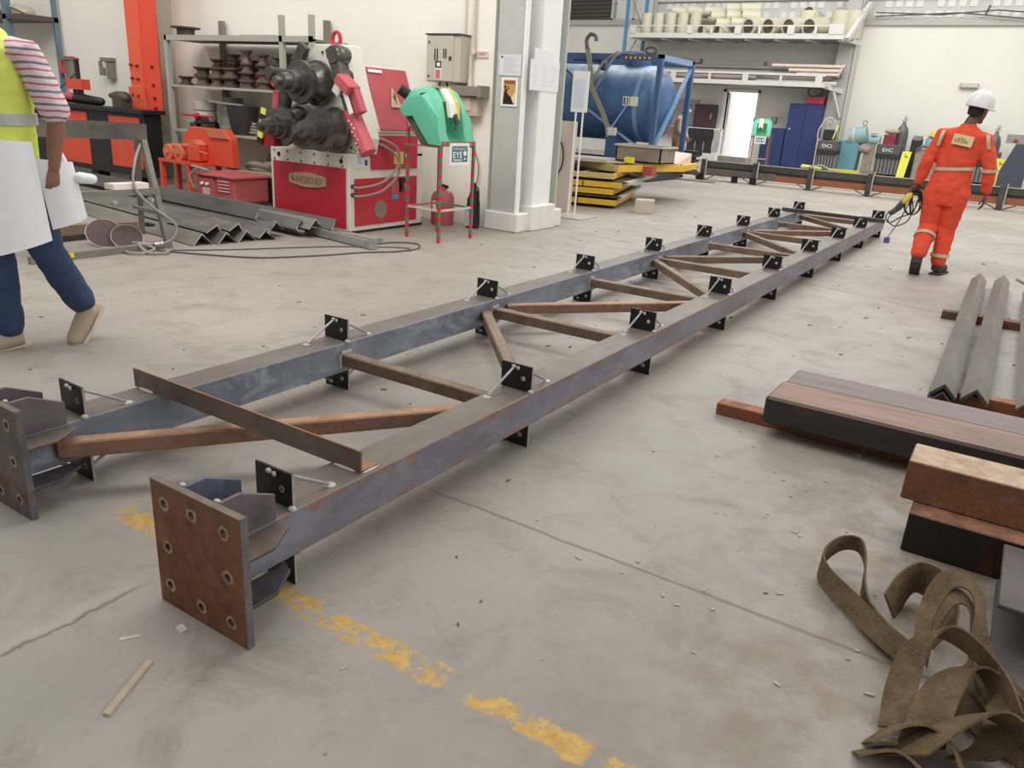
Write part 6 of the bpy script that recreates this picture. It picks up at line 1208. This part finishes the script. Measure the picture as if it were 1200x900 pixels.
# ------------------------------------------------------------------ people
def remesh(o, vox, sm=4, disp=None):
    r = o.modifiers.new('skin', 'REMESH'); r.mode = 'VOXEL'; r.voxel_size = vox; r.use_smooth_shade = True
    s = o.modifiers.new('smooth', 'SMOOTH'); s.iterations = sm; s.factor = .5
    if disp:
        tx = bpy.data.textures.get(disp[0]) or bpy.data.textures.new(disp[0], 'CLOUDS'); tx.noise_scale = disp[1]; tx.noise_depth = 2
        d = o.modifiers.new('folds', 'DISPLACE'); d.texture = tx; d.strength = disp[2]; d.mid_level = .5; d.texture_coords = 'LOCAL'
    return o
def hand(m, wrist, dirv, palm_n, thumb_side, curl=.6, size=1.0):
    """palm, four unequal bent fingers and a thumb leaving the side of the palm"""
    w = V(wrist); d = V(dirv).normalized(); n = V(palm_n).normalized(); s_ = d.cross(n).normalized() * thumb_side
    n = s_.cross(d).normalized() if s_.cross(d).dot(n) > 0 else -s_.cross(d).normalized()
    k = size
    m.loft([(w - d * .01, s_ * .024 * k, n * .018 * k), (w + d * .03 * k, s_ * .034 * k, n * .017 * k), (w + d * .065 * k, s_ * .04 * k, n * .015 * k), (w + d * .09 * k, s_ * .038 * k, n * .012 * k)], 12)
    for i, (off, L) in enumerate(((.03, .072), (.011, .082), (-.009, .076), (-.028, .06))):
        base = w + d * (.084 - abs(off) * .15) * k + s_ * off * k; L *= k; a = curl * (1 + .08 * i)
        p1 = base + (d * math.cos(a * .5) + n * math.sin(a * .5)) * L * .42
        p2 = p1 + (d * math.cos(a * 1.3) + n * math.sin(a * 1.3)) * L * .32
        p3 = p2 + (d * math.cos(a * 2.0) + n * math.sin(a * 2.0)) * L * .26
        m.limb([base - d * .012 * k, base, p1, p2, p3], [.0095 * k, .0095 * k, .0088 * k, .008 * k, .007 * k], 8)
    b = w + d * .03 * k + s_ * .03 * k; q1 = b + (s_ * .75 + d * .6 + n * .25).normalized() * .035 * k; q2 = q1 + (s_ * .3 + d * .85 + n * .5).normalized() * .032 * k; q3 = q2 + (d * .85 + n * .5).normalized() * .022 * k
    m.limb([b - s_ * .012 * k, b, q1, q2, q3], [.012 * k, .012 * k, .0105 * k, .0095 * k, .008 * k], 8)
def head(m, c, face, up, k=1.0):
    """skull, jaw, nose, ears, brow; face = direction looked at"""
    f = V(face).normalized(); u = V(up).normalized(); s_ = f.cross(u).normalized(); u = s_.cross(f).normalized(); c = V(c)
    P = lambda a, b, h: c + f * a * k + s_ * b * k + u * h * k
    secs = [(-.115, .0, .035, .035), (-.10, .02, .052, .058), (-.07, .018, .062, .078), (-.03, .012, .070, .090), (.02, .004, .075, .098), (.06, -.004, .074, .096), (.09, -.01, .062, .080), (.11, -.012, .035, .045), (.117, -.012, .01, .014)]
    m.loft([(P(fo, 0, h), s_ * a * k, f * b * k) for h, fo, a, b in secs], 16)
    m.limb([P(.085, 0, .02), P(.10, 0, -.005), P(.112, 0, -.022)], [.008 * k, .011 * k, .014 * k], 8)
    m.limb([P(.082, -.022, -.055), P(.09, 0, -.056), P(.082, .022, -.055)], [.006 * k, .009 * k, .006 * k], 8)
    m.limb([P(.075, -.03, -.10), P(.088, 0, -.108), P(.075, .03, -.10)], [.012 * k, .015 * k, .012 * k], 8)
    m.limb([P(.082, -.045, .032), P(.094, 0, .036), P(.082, .045, .032)], [.007 * k, .009 * k, .007 * k], 8)
    for q in (-1, 1):
        m.loft([(P(-.005, q * .070, .0), f * .012 * k, u * .025 * k), (P(-.012, q * .084, .0), f * .018 * k, u * .032 * k), (P(-.012, q * .088, 0), f * .012 * k, u * .024 * k)], 10)
    return P
skin_d = paint('dark brown skin', (92, 62, 50), .5, .06, 20, bump=.1); skin_m = paint('brown skin', (142, 96, 78), .5, .06, 20, bump=.1)
eye_w = flat('eye white', (220, 214, 206), .3); eye_b = flat('iris', (40, 26, 20), .2); hair = paint('black hair', (26, 22, 22), .8, .2, 60, bump=.6)
def eyes(P, parent, k=1.0):
    for q in (-1, 1):
        e = obj('eye', MB().ball(P(.083, q * .031, .012), .0125 * k, 10, 8), eye_w, parent, smooth=True); obj('iris', MB().ball(P(.0915, q * .031, .012), .0055 * k, 8, 6), eye_b, e, smooth=True)

# ---- man in the orange coverall, seen from behind, carrying a grinder
wk = single('person', 'person in an orange coverall and white hard hat walking away, carrying a grinder', 'person', MB().box(0, .01, 0, .01, 0, .01), skin_d, (-.68, 9.38, 0))
INV[wk.name] = Matrix.Translation((.68, -9.38, 0))
def replace(o, m):
    me = bpy.data.meshes.new(o.data.name); inv = INV[o.name]
    me.from_pydata([tuple(inv @ p) for p in m.v], [], m.f); bm = bmesh.new(); bm.from_mesh(me); bmesh.ops.recalc_face_normals(bm, faces=bm.faces); bm.to_mesh(me); bm.free()
    me.materials.append(o.data.materials[0]); o.data = me
def torso(m, secs):
    """secs = (centre, half width, half depth, side direction)"""
    m.loft([(c, V(s_).normalized() * a, V((-V(s_).y, V(s_).x, 0)).normalized() * b) for c, a, b, s_ in secs], 20)
Yw = 9.38
HP = V((-.70, Yw, .90)); SL = V((-.855, Yw - .01, 1.41)); SR = V((-.475, Yw + .0, 1.385)); NK = V((-.655, Yw + .02, 1.50)); HC = V((-.60, Yw + .06, 1.66))
EL = V((-.945, Yw - .03, 1.14)); WL = V((-.985, Yw + .0, .90)); ER = V((-.375, Yw - .02, 1.12)); WR = V((-.355, Yw + .04, .86))
KL = V((-.80, Yw + .02, .49)); AL = V((-.81, Yw - .24, .20)); KR = V((-.625, Yw + .05, .49)); AR = V((-.63, Yw + .03, .09))
hl = V((-.79, Yw, .86)); hr = V((-.605, Yw, .86))
m = MB()
torso(m, [((-.70, Yw, .80), .12, .085, (1, 0, 0)), ((-.70, Yw, .90), .155, .10, (1, 0, 0)), ((-.69, Yw, 1.08), .13, .085, (1, 0, 0)), ((-.675, Yw, 1.25), .155, .105, (1, 0, 0)), ((-.665, Yw, 1.38), .165, .10, (1, 0, 0)), ((-.66, Yw, 1.45), .10, .07, (1, 0, 0)), ((-.655, Yw, 1.48), .06, .055, (1, 0, 0))])
m.limb([(-.66, Yw, 1.42), NK, (-.63, Yw + .04, 1.57)], [.062, .056, .055], 12)
for s0, e0, w0 in ((SL, EL, WL), (SR, ER, WR)):
    m.limb([s0.lerp(V((-.665, Yw, 1.38)), .35), s0, s0.lerp(e0, .5), e0, e0.lerp(w0, .4), w0], [.06, .056, .045, .038, .036, .026], 12)
for h0, k0, a0 in ((hl, KL, AL), (hr, KR, AR)):
    m.limb([h0, h0.lerp(k0, .5), k0, k0.lerp(a0, .35), a0], [.085, .075, .055, .052, .036], 12)
m.limb([AL, AL + V((0, -.03, -.09)), AL + V((0, .1, -.17))], [.036, .04, .032], 10); m.limb([AR, AR + V((.02, -.02, -.04)), AR + V((.04, .15, -.06))], [.036, .035, .03], 10)
P = head(m, HC, (.55, .8, -.12), (.12, 0, 1))
hand(m, WL, (-.1, -.05, -1), (.4, -.9, 0), 1, 1.15); hand(m, WR, (.05, .02, -1), (-.9, .1, 0), -1, .45)
replace(wk, m); remesh(wk, .0055, 2)
eyes(P, wk)
cov = paint('orange coverall cloth', (226, 80, 52), .85, .08, 7, (206, 60, 42), .35, bump=.3)
m = MB()
torso(m, [((-.70, Yw, .72), .16, .12, (1, 0, 0)), ((-.70, Yw, .86), .20, .145, (1, 0, 0)), ((-.695, Yw, 1.0), .185, .13, (1, 0, 0)), ((-.69, Yw, 1.09), .172, .12, (1, 0, 0)), ((-.68, Yw, 1.15), .19, .13, (1, 0, 0)), ((-.665, Yw, 1.30), .20, .135, (1, 0, .0)), ((-.66, Yw, 1.40), .205, .12, (1, 0, 0)), ((-.655, Yw, 1.465), .13, .09, (1, 0, 0)), ((-.652, Yw + .01, 1.50), .075, .07, (1, 0, 0)), ((-.65, Yw + .015, 1.525), .07, .068, (1, 0, 0))])
for s0, e0, w0 in ((SL, EL, WL), (SR, ER, WR)):
    m.limb([s0.lerp(V((-.665, Yw, 1.38)), .4), s0, s0.lerp(e0, .5), e0, e0.lerp(w0, .5), w0 + V((0, 0, .035))], [.085, .078, .072, .066, .06, .046], 14)
m.limb([hl, hl.lerp(KL, .5), KL, KL.lerp(AL, .5), AL + V((0, .02, .03))], [.125, .112, .092, .09, .078], 14)
m.limb([hr, hr.lerp(KR, .5), KR, KR.lerp(AR, .5), AR + V((0, 0, .05))], [.125, .108, .088, .084, .076], 14)
cv = obj('coverall', m, cov, wk); remesh(cv, .009, 3, ('cloth folds', .075, .022))
tape = paint('reflective tape', (196, 184, 152), .35, .1, 12)
def ringband(c, ax, a, b, h, side=(1, 0, 0), parent=None, mat=None, name='reflective_band', t_=.004):
    ax = V(ax).normalized(); s_ = V(side); s_ = (s_ - ax * s_.dot(ax)).normalized(); f = ax.cross(s_); c = V(c); n_ = 28
    mb = MB(); vs = []
    for k in range(n_):
        t = 2 * PI * k / n_; d = s_ * math.cos(t) * a + f * math.sin(t) * b; e = d * (1 - t_ * 2 / max(a, b))
        vs += [c + d - ax * h / 2, c + d + ax * h / 2, c + e + ax * h / 2, c + e - ax * h / 2]
    fs = []
    for k in range(n_):
        j = (k + 1) % n_
        for q in range(4): fs.append((4 * k + q, 4 * j + q, 4 * j + (q + 1) % 4, 4 * k + (q + 1) % 4))
    mb.add(vs, fs); return obj(name, mb, mat or tape, parent, smooth=True)
ringband((-.69, Yw, 1.085), (-.08, 0, 1), .188, .133, .032, parent=wk)
ringband(ER.lerp(WR, .06), WR - ER, .078, .078, .03, parent=wk)
ringband(KL.lerp(AL, .35), AL - KL, .104, .104, .035, parent=wk); ringband(KR.lerp(AR, .72), AR - KR, .094, .094, .035, parent=wk)
for (a, b) in (((-.85, 1.45), (-.875, 1.30)), ((-.455, 1.43), (-.42, 1.30))):
    pts = [V((a[0], Yw - .085, a[1])), V((a[0] * .6 + b[0] * .4, Yw - .115, a[1] * .6 + b[1] * .4)), V((b[0], Yw - .10, b[1]))]
    obj('shoulder_tape', MB().ribbon(smoothpts(pts, 4), [(.016, 0, 0)] * 9, .006), tape, wk)
bp = obj('back_patch', MB().hexa([(-.755, Yw - .158, 1.33), (-.575, Yw - .158, 1.30), (-.575, Yw - .140, 1.30), (-.755, Yw - .140, 1.33)], [(-.745, Yw - .142, 1.43), (-.562, Yw - .142, 1.40), (-.562, Yw - .125, 1.40), (-.745, Yw - .125, 1.43)]), paint('cream patch', (216, 196, 150), .5, .05, 20), wk)
for k, (x, h) in enumerate(((-.725, .03), (-.70, .045), (-.67, .05), (-.645, .045), (-.62, .03))): obj('faded_letter', MB().box(x - .006, x + .008, Yw - .159, Yw - .150, 1.345 - (x + .7) * .15, 1.345 + h - (x + .7) * .15), paint('faded patch print', (188, 150, 110), .6), bp)
bt = paint('dark boot', (58, 50, 44), .7, .1, 12)
o = obj('boot', MB().limb([AL + V((0, .01, .0)), AL + V((0, -.02, -.06)), AL + V((0, .06, -.13)), AL + V((0, .15, -.155))], [.052, .056, .05, .042], 12), bt, wk); remesh(o, .007, 2)
obj('boot_sole', MB().ribbon([AL + V((0, -.085, -.045)), AL + V((0, -.045, -.115)), AL + V((0, .03, -.185)), AL + V((0, .15, -.195))], [(.045, 0, 0), (.048, 0, 0), (.052, 0, 0), (.042, 0, 0)], .018), flat('dark rubber sole', (66, 60, 54), .8), wk)
o = obj('boot', MB().limb([AR + V((0, 0, .06)), AR + V((0, -.01, -.02)), AR + V((.03, .08, -.03)), AR + V((.05, .19, -.04))], [.052, .056, .05, .046], 12), bt, wk); remesh(o, .007, 2)
obj('boot_sole', MB().prism([(-.685, Yw - .05), (-.575, Yw - .05), (-.52, Yw + .24), (-.61, Yw + .25)], 'z', 0, .022), flat('dark rubber sole', (66, 60, 54)), wk)
# hair below the helmet, helmet
o = obj('hair', MB().loft([(P(-.03, 0, -.06), (P(0, 1, 0) - P(0, 0, 0)) * .066, (P(1, 0, 0) - P(0, 0, 0)) * .068), (P(-.02, 0, 0), (P(0, 1, 0) - P(0, 0, 0)) * .079, (P(1, 0, 0) - P(0, 0, 0)) * .090), (P(-.015, 0, .06), (P(0, 1, 0) - P(0, 0, 0)) * .08, (P(1, 0, 0) - P(0, 0, 0)) * .095)], 16), hair, wk, smooth=True)
up_ = (P(0, 0, 1) - P(0, 0, 0)).normalized(); ff = (P(1, 0, 0) - P(0, 0, 0)).normalized(); ss = (P(0, 1, 0) - P(0, 0, 0)).normalized()
hm_ = flat('white helmet', (236, 236, 236), .3)
prof_ = [(-.01, 1.06), (.02, 1.06), (.06, 1.02), (.1, .9), (.13, .7), (.15, .45), (.16, .15), (.161, .01)]
hat = obj('hard_hat', MB().loft([(P(-.005, 0, .03 + h), ss * .112 * r, ff * .135 * r) for h, r in prof_], 26), hm_, wk, smooth=True)
obj('hat_ridge', MB().limb([P(-.12, 0, .10), P(-.07, 0, .17), P(0, 0, .197), P(.07, 0, .17), P(.12, 0, .10)], [.012] * 5, 8), hm_, hat, smooth=True)
obj('hat_brim', MB().loft([(P(.005, 0, .018), ss * .124, ff * .15), (P(.02, 0, .024), ss * .122, ff * .165), (P(.005, 0, .034), ss * .115, ff * .145)], 26), hm_, hat, smooth=True)
# grinder and its coiled lead
gd = thing('angle_grinder', 'yellow and black angle grinder with coiled lead held by the man in orange', 'grinder', (-1.04, 9.4, .75))
obj('body', MB().limb([(-1.03, 9.36, .80), (-1.07, 9.34, .72), (-1.12, 9.33, .64)], [.03, .036, .034], 12), flat('grinder grey', (70, 70, 72), .5), gd, smooth=True)
obj('yellow_case', MB().limb([(-1.03, 9.33, .79), (-1.065, 9.31, .72)], [.03, .032], 12), flat('grinder yellow', (214, 196, 60)), gd, smooth=True)
obj('head', MB().limb([(-1.13, 9.33, .63), (-1.17, 9.32, .59)], [.03, .028], 10), flat('grinder grey', (70, 70, 72)), gd, smooth=True)
rr = random.Random(5)
ld = MB(); pts = []
for k in range(60):
    a = k * .62; r_ = .055 + .02 * math.sin(k * .9); pts.append((-.985 + r_ * math.cos(a) + .015 * math.sin(k * .3), 9.36 + .03 * math.sin(k * .5), .72 + .13 * math.sin(a)))
pts += [(-1.08, 9.35, .55), (-1.17, 9.35, .48), (-1.22, 9.35, .53), (-1.2, 9.35, .6)]
obj('coiled_lead', MB().tube(smoothpts(pts, 3), .0065, 6), flat('black plastic', (28, 28, 30)), gd, smooth=True)
obj('loop_lead', MB().tube(smoothpts([(-1.0, 9.38, .80), (-1.10, 9.40, .66), (-1.2, 9.4, .52), (-1.13, 9.4, .45), (-1.02, 9.4, .5), (-.98, 9.4, .62), (-1.0, 9.4, .72)]), .006, 6), flat('black plastic', (28, 28, 30)), gd, smooth=True)
obj('hanging_lead', MB().tube(smoothpts([(-1.03, 9.4, .70), (-1.09, 9.4, .5), (-1.14, 9.4, .38), (-1.165, 9.4, .32)]), .006, 6), flat('grey lead', (120, 120, 122)), gd, smooth=True)
obj('plug', MB().box(-1.195, -1.14, 9.375, 9.425, .26, .32), flat('blue grey plug', (86, 96, 130), .5), gd)

# ---- man in the yellow vest at the left edge, walking along the truss, holding papers
X0 = -4.42; Ym = 2.06
mn = single('person', 'person in a yellow safety vest walking at the left edge, holding white papers', 'person', MB().box(0, .01, 0, .01, 0, .01), skin_m, (X0, Ym, 0))
INV[mn.name] = Matrix.Translation((-X0, -Ym, 0))
sR = V((X0 + .21, Ym + .07, 1.52)); sL = V((X0 - .22, Ym - .05, 1.52))
eR = V((X0 + .25, Ym + .16, 1.23)); wR = V((X0 + .25, Ym + .11, .975)); eL = V((X0 - .30, Ym + .0, 1.24)); wL = V((X0 - .27, Ym - .15, 1.0))
hR = V((X0 + .1, Ym, .93)); hL = V((X0 - .1, Ym, .93)); kR = V((X0 + .10, Ym + .10, .53)); aR = V((X0 + .10, Ym + .24, .22)); kL = V((X0 - .06, Ym - .08, .53)); aL = V((X0 - .06, Ym - .08, .10))
sd = (1, -.25, 0)
m = MB()
torso(m, [((X0, Ym, .86), .14, .10, sd), ((X0, Ym, .98), .165, .11, sd), ((X0, Ym + .01, 1.15), .145, .10, sd), ((X0, Ym + .02, 1.35), .17, .115, sd), ((X0, Ym + .0, 1.5), .18, .10, sd), ((X0, Ym - .03, 1.57), .10, .07, sd), ((X0, Ym - .06, 1.61), .06, .055, sd)])
m.limb([(X0, Ym - .02, 1.54), (X0, Ym - .07, 1.62), (X0, Ym - .12, 1.70)], [.064, .058, .056], 12)
for s0, e0, w0 in ((sR, eR, wR), (sL, eL, wL)): m.limb([s0.lerp(V((X0, Ym, 1.5)), .35), s0, s0.lerp(e0, .5), e0, e0.lerp(w0, .35), w0], [.064, .06, .05, .043, .042, .030], 12)
for h0, k0, a0 in ((hR, kR, aR), (hL, kL, aL)): m.limb([h0, h0.lerp(k0, .5), k0, k0.lerp(a0, .35), a0], [.09, .078, .056, .054, .038], 12)
m.limb([aR, aR + V((0, .01, -.05)), aR + V((0, -.04, -.13))], [.034, .028, .022], 10); m.limb([aL, aL + V((0, .0, -.05)), aL + V((0, -.12, -.065))], [.034, .028, .022], 10)
P = head(m, (X0, Ym - .17, 1.79), (0, -1, -.15), (0, -.15, 1), 1.0)
hand(m, wR, (.0, -.12, -1), (-1, -.1, 0), 1, .95, 1.0); hand(m, wL, (0, -.5, -.8), (1, 0, 0), -1, .5)
replace(mn, m); remesh(mn, .006, 2); eyes(P, mn)
obj('hair', MB().loft([(P(-.03, 0, -.04), V((.07, 0, 0)), V((0, .075, 0))), (P(-.02, 0, .03), V((.082, 0, 0)), V((0, .098, 0))), (P(-.02, 0, .09), V((.07, 0, 0)), V((0, .085, 0))), (P(-.02, 0, .125), V((.03, 0, 0)), V((0, .04, 0)))], 16), hair, mn, smooth=True)
def stripe_shirt():
    n = N('striped shirt'); z = n.sep(n.co)[2]; w = n.math('ADD', z, n.math('MULTIPLY', n.noise(5, 2), .03))
    f = n.math('FRACT', n.math('DIVIDE', w, .062))
    col = n.ramp(f, [(0, (226, 206, 212)), (.28, (226, 206, 212)), (.34, (190, 104, 122)), (.44, (190, 104, 122)), (.5, (224, 208, 214)), (.74, (224, 208, 214)), (.8, (128, 116, 130)), (.92, (128, 116, 130)), (1, (226, 206, 212))])
    return n.fin(col, .85)
shm = stripe_shirt()
m = MB()
torso(m, [((X0, Ym, .93), .19, .13, sd), ((X0, Ym, 1.0), .185, .13, sd), ((X0, Ym + .01, 1.15), .165, .12, sd), ((X0, Ym + .02, 1.35), .19, .13, sd), ((X0, Ym + .0, 1.5), .19, .12, sd), ((X0, Ym - .03, 1.58), .12, .085, sd), ((X0, Ym - .07, 1.63), .07, .065, sd)])
for s0, e0 in ((sR, eR), (sL, eL)): m.limb([s0.lerp(V((X0, Ym, 1.5)), .35), s0, s0.lerp(e0, .5), s0.lerp(e0, .93)], [.07, .07, .072, .072], 14)
sh = obj('shirt', m, shm, mn); remesh(sh, .009, 3, ('cloth folds', .075, .016))
vm = paint('fluorescent vest', (226, 240, 110), .7, .05, 5); 
m = MB()
torso(m, [((X0, Ym, .92), .205, .155, sd), ((X0, Ym, 1.05), .20, .155, sd), ((X0, Ym + .01, 1.2), .19, .15, sd), ((X0, Ym + .02, 1.38), .195, .155, sd), ((X0, Ym + .0, 1.52), .19, .135, sd), ((X0, Ym - .02, 1.6), .15, .10, sd), ((X0, Ym - .05, 1.64), .10, .08, sd)])
vt = obj('safety_vest', m, vm, mn); remesh(vt, .009, 3, ('cloth folds', .075, .014))
ringband((X0, Ym + .005, 1.20), (0, 0, 1), .204, .166, .055, side=(1, -.25, 0), parent=mn, mat=paint('silver tape', (196, 200, 196), .35), t_=.01)
jm = paint('navy jeans', (48, 66, 96), .85, .16, 8, (74, 94, 124), .4, bump=.3)
m = MB()
torso(m, [((X0, Ym, .84), .165, .13, sd), ((X0, Ym, .93), .19, .135, sd), ((X0, Ym, .98), .178, .125, sd)])
m.limb([hR, hR.lerp(kR, .5), kR, kR.lerp(aR, .5), aR + V((0, 0, .02))], [.115, .105, .085, .082, .078], 14); m.limb([hL, hL.lerp(kL, .5), kL, kL.lerp(aL, .5), aL + V((0, 0, .02))], [.115, .105, .085, .082, .078], 14)
jn = obj('jeans', m, jm, mn); remesh(jn, .009, 3, ('cloth folds', .075, .018))
sm_ = paint('beige shoe', (178, 160, 140), .8, .08, 10); so_ = paint('pale sole', (206, 194, 178), .7)
for a0, hv, tv in ((aL, V((0, .03, -.055)), V((0, -.19, -.065))), (aR, V((0, .035, -.05)), V((0, -.06, -.20)))):
    h_ = a0 + hv; t_ = a0 + tv
    o = obj('shoe', MB().limb([a0 + V((0, .01, .01)), h_, h_.lerp(t_, .45), t_], [.054, .056, .052, .044], 12), sm_, mn); remesh(o, .007, 2)
    dn = (t_ - h_).cross(V((1, 0, 0))).normalized(); dn = dn if dn.dot(V((0, 0, -1))) > -0.01 and (dn.z < 0 or dn.y > 0) else -dn
    d_ = (t_ - h_).normalized()
    obj('shoe_sole', MB().ribbon([h_ - d_ * .055 + dn * .046, h_.lerp(t_, .5) + dn * .048, t_ + d_ * .04 + dn * .036], [(.046, 0, 0), (.05, 0, 0), (.04, 0, 0)], .02), so_, mn)
# papers in his right hand
pw = flat('white document', (240, 242, 246), .6)
pp_ = thing('document_sheets', 'bundle of large white documents in the hand of the man in the yellow vest', 'papers', (X0 + .33, 2.05, .8))
XP = X0 + .30
def sheet(y0, y1, z0, z1, x, sk=0.0, b=.02):
    pts = []; n_ = 8
    mb = MB(); vs = []
    for i in range(n_ + 1):
        t = i / n_; y = y0 + (y1 - y0) * t; xx = x + b * math.sin(PI * t)
        vs += [V((xx, y + sk * 1.0, z1 - .02 * t)), V((xx - .01, y, z0 + .05 * t)), V((xx + .002, y + sk, z1 - .02 * t)), V((xx - .008, y, z0 + .05 * t))]
    fs = []
    for i in range(n_):
        a, b_ = 4 * i, 4 * (i + 1); fs += [(a, a + 1, b_ + 1, b_), (a + 2, b_ + 2, b_ + 3, a + 3), (a, b_, b_ + 2, a + 2), (a + 1, a + 3, b_ + 3, b_ + 1)]
    fs += [(0, 2, 3, 1), (4 * n_, 4 * n_ + 1, 4 * n_ + 3, 4 * n_ + 2)]
    return mb.add(vs, fs)
obj('sheet', sheet(1.86, 2.12, .56, 1.12, XP - .05, -.04), pw, pp_, smooth=True)
obj('sheet', sheet(2.14, 2.33, .66, 1.02, XP - .07, -.05, .03), pw, pp_, smooth=True)
obj('rolled_sheet', MB().limb([(XP - .09, 2.2, 1.10), (XP - .09, 2.24, .98), (XP - .08, 2.28, .90)], [.02, .03, .02], 10), pw, pp_, smooth=True)
obj('paper_cup', MB().limb([(XP - .06, 2.3, .92), (XP - .06, 2.37, .91)], [.03, .026], 10), pw, pp_, smooth=True)

# ---- worker in beige far behind, beside the tank
xb, yb_ = -7.6, 19.3
bw = single('person', 'small person in beige clothes and dark cap standing far back beside the blue tank', 'person', MB().box(0, .01, 0, .01, 0, .01), skin_m, (xb, yb_, 0)); INV[bw.name] = Matrix.Translation((-xb, -yb_, 0))
m = MB(); sx = (.3, 1, 0)
torso(m, [((xb, yb_, .85), .13, .09, sx), ((xb, yb_, 1.1), .13, .09, sx), ((xb + .03, yb_, 1.35), .16, .10, sx), ((xb + .05, yb_, 1.48), .08, .06, sx)])
m.limb([(xb + .04, yb_, 1.44), (xb + .08, yb_, 1.56)], [.055, .05], 10)
for q in (-1, 1):
    m.limb([(xb + .03, yb_ + q * .15, 1.38), (xb + .06, yb_ + q * .2, 1.12), (xb + .2, yb_ + q * .12, .95)], [.06, .045, .03], 10); hand(m, (xb + .2, yb_ + q * .12, .95), (1, 0, -.4), (0, -q, 0), q, .6)
    m.limb([(xb, yb_ + q * .09, .86), (xb + .02, yb_ + q * .1, .47), (xb - .02 + .05 * q, yb_ + q * .1, .07)], [.09, .055, .038], 10); m.limb([(xb + .05 * q - .02, yb_ + q * .1, .05), (xb + .12 + .05 * q, yb_ + q * .1, .04)], [.04, .035], 8)
P = head(m, (xb + .14, yb_, 1.66), (1, -.25, -.15), (0, 0, 1)); replace(bw, m); remesh(bw, .007, 2); eyes(P, bw)
m = MB(); bei = paint('beige work clothes', (186, 164, 140), .9, .1, 6, bump=.2)
torso(m, [((xb, yb_, .9), .18, .13, sx), ((xb, yb_, 1.1), .165, .125, sx), ((xb + .03, yb_, 1.35), .19, .13, sx), ((xb + .05, yb_, 1.49), .10, .08, sx)])
for q in (-1, 1): m.limb([(xb + .03, yb_ + q * .15, 1.38), (xb + .06, yb_ + q * .2, 1.12), (xb + .17, yb_ + q * .14, .98)], [.08, .065, .045], 10)
remesh(obj('shirt', m, bei, bw), .012, 2)
m = MB(); torso(m, [((xb, yb_, .8), .16, .12, sx), ((xb, yb_, .95), .18, .13, sx)])
for q in (-1, 1): m.limb([(xb, yb_ + q * .09, .86), (xb + .02, yb_ + q * .1, .47), (xb - .02 + .05 * q, yb_ + q * .1, .1)], [.115, .085, .07], 10)
remesh(obj('trousers', m, paint('brown trousers', (150, 122, 104), .9, .1, 6), bw), .012, 2)
for q in (-1, 1): remesh(obj('boot', MB().limb([(xb + .05 * q - .03, yb_ + q * .1, .06), (xb + .13 + .05 * q, yb_ + q * .1, .045)], [.055, .045], 8), flat('black plastic', (28, 28, 30)), bw), .01, 1)
obj('cap', MB().loft([(P(0, 0, .03), V((.1, 0, 0)), V((0, .09, 0))), (P(0, 0, .09), V((.09, 0, 0)), V((0, .085, 0))), (P(0, 0, .135), V((.04, 0, 0)), V((0, .04, 0)))], 16), flat('navy cap', (30, 40, 70), .8), bw, smooth=True)
obj('face_mask', MB().ball(P(.085, 0, -.055), (.045, .05, .045), 12, 8), flat('mask white', (226, 230, 232), .8), bw, smooth=True)
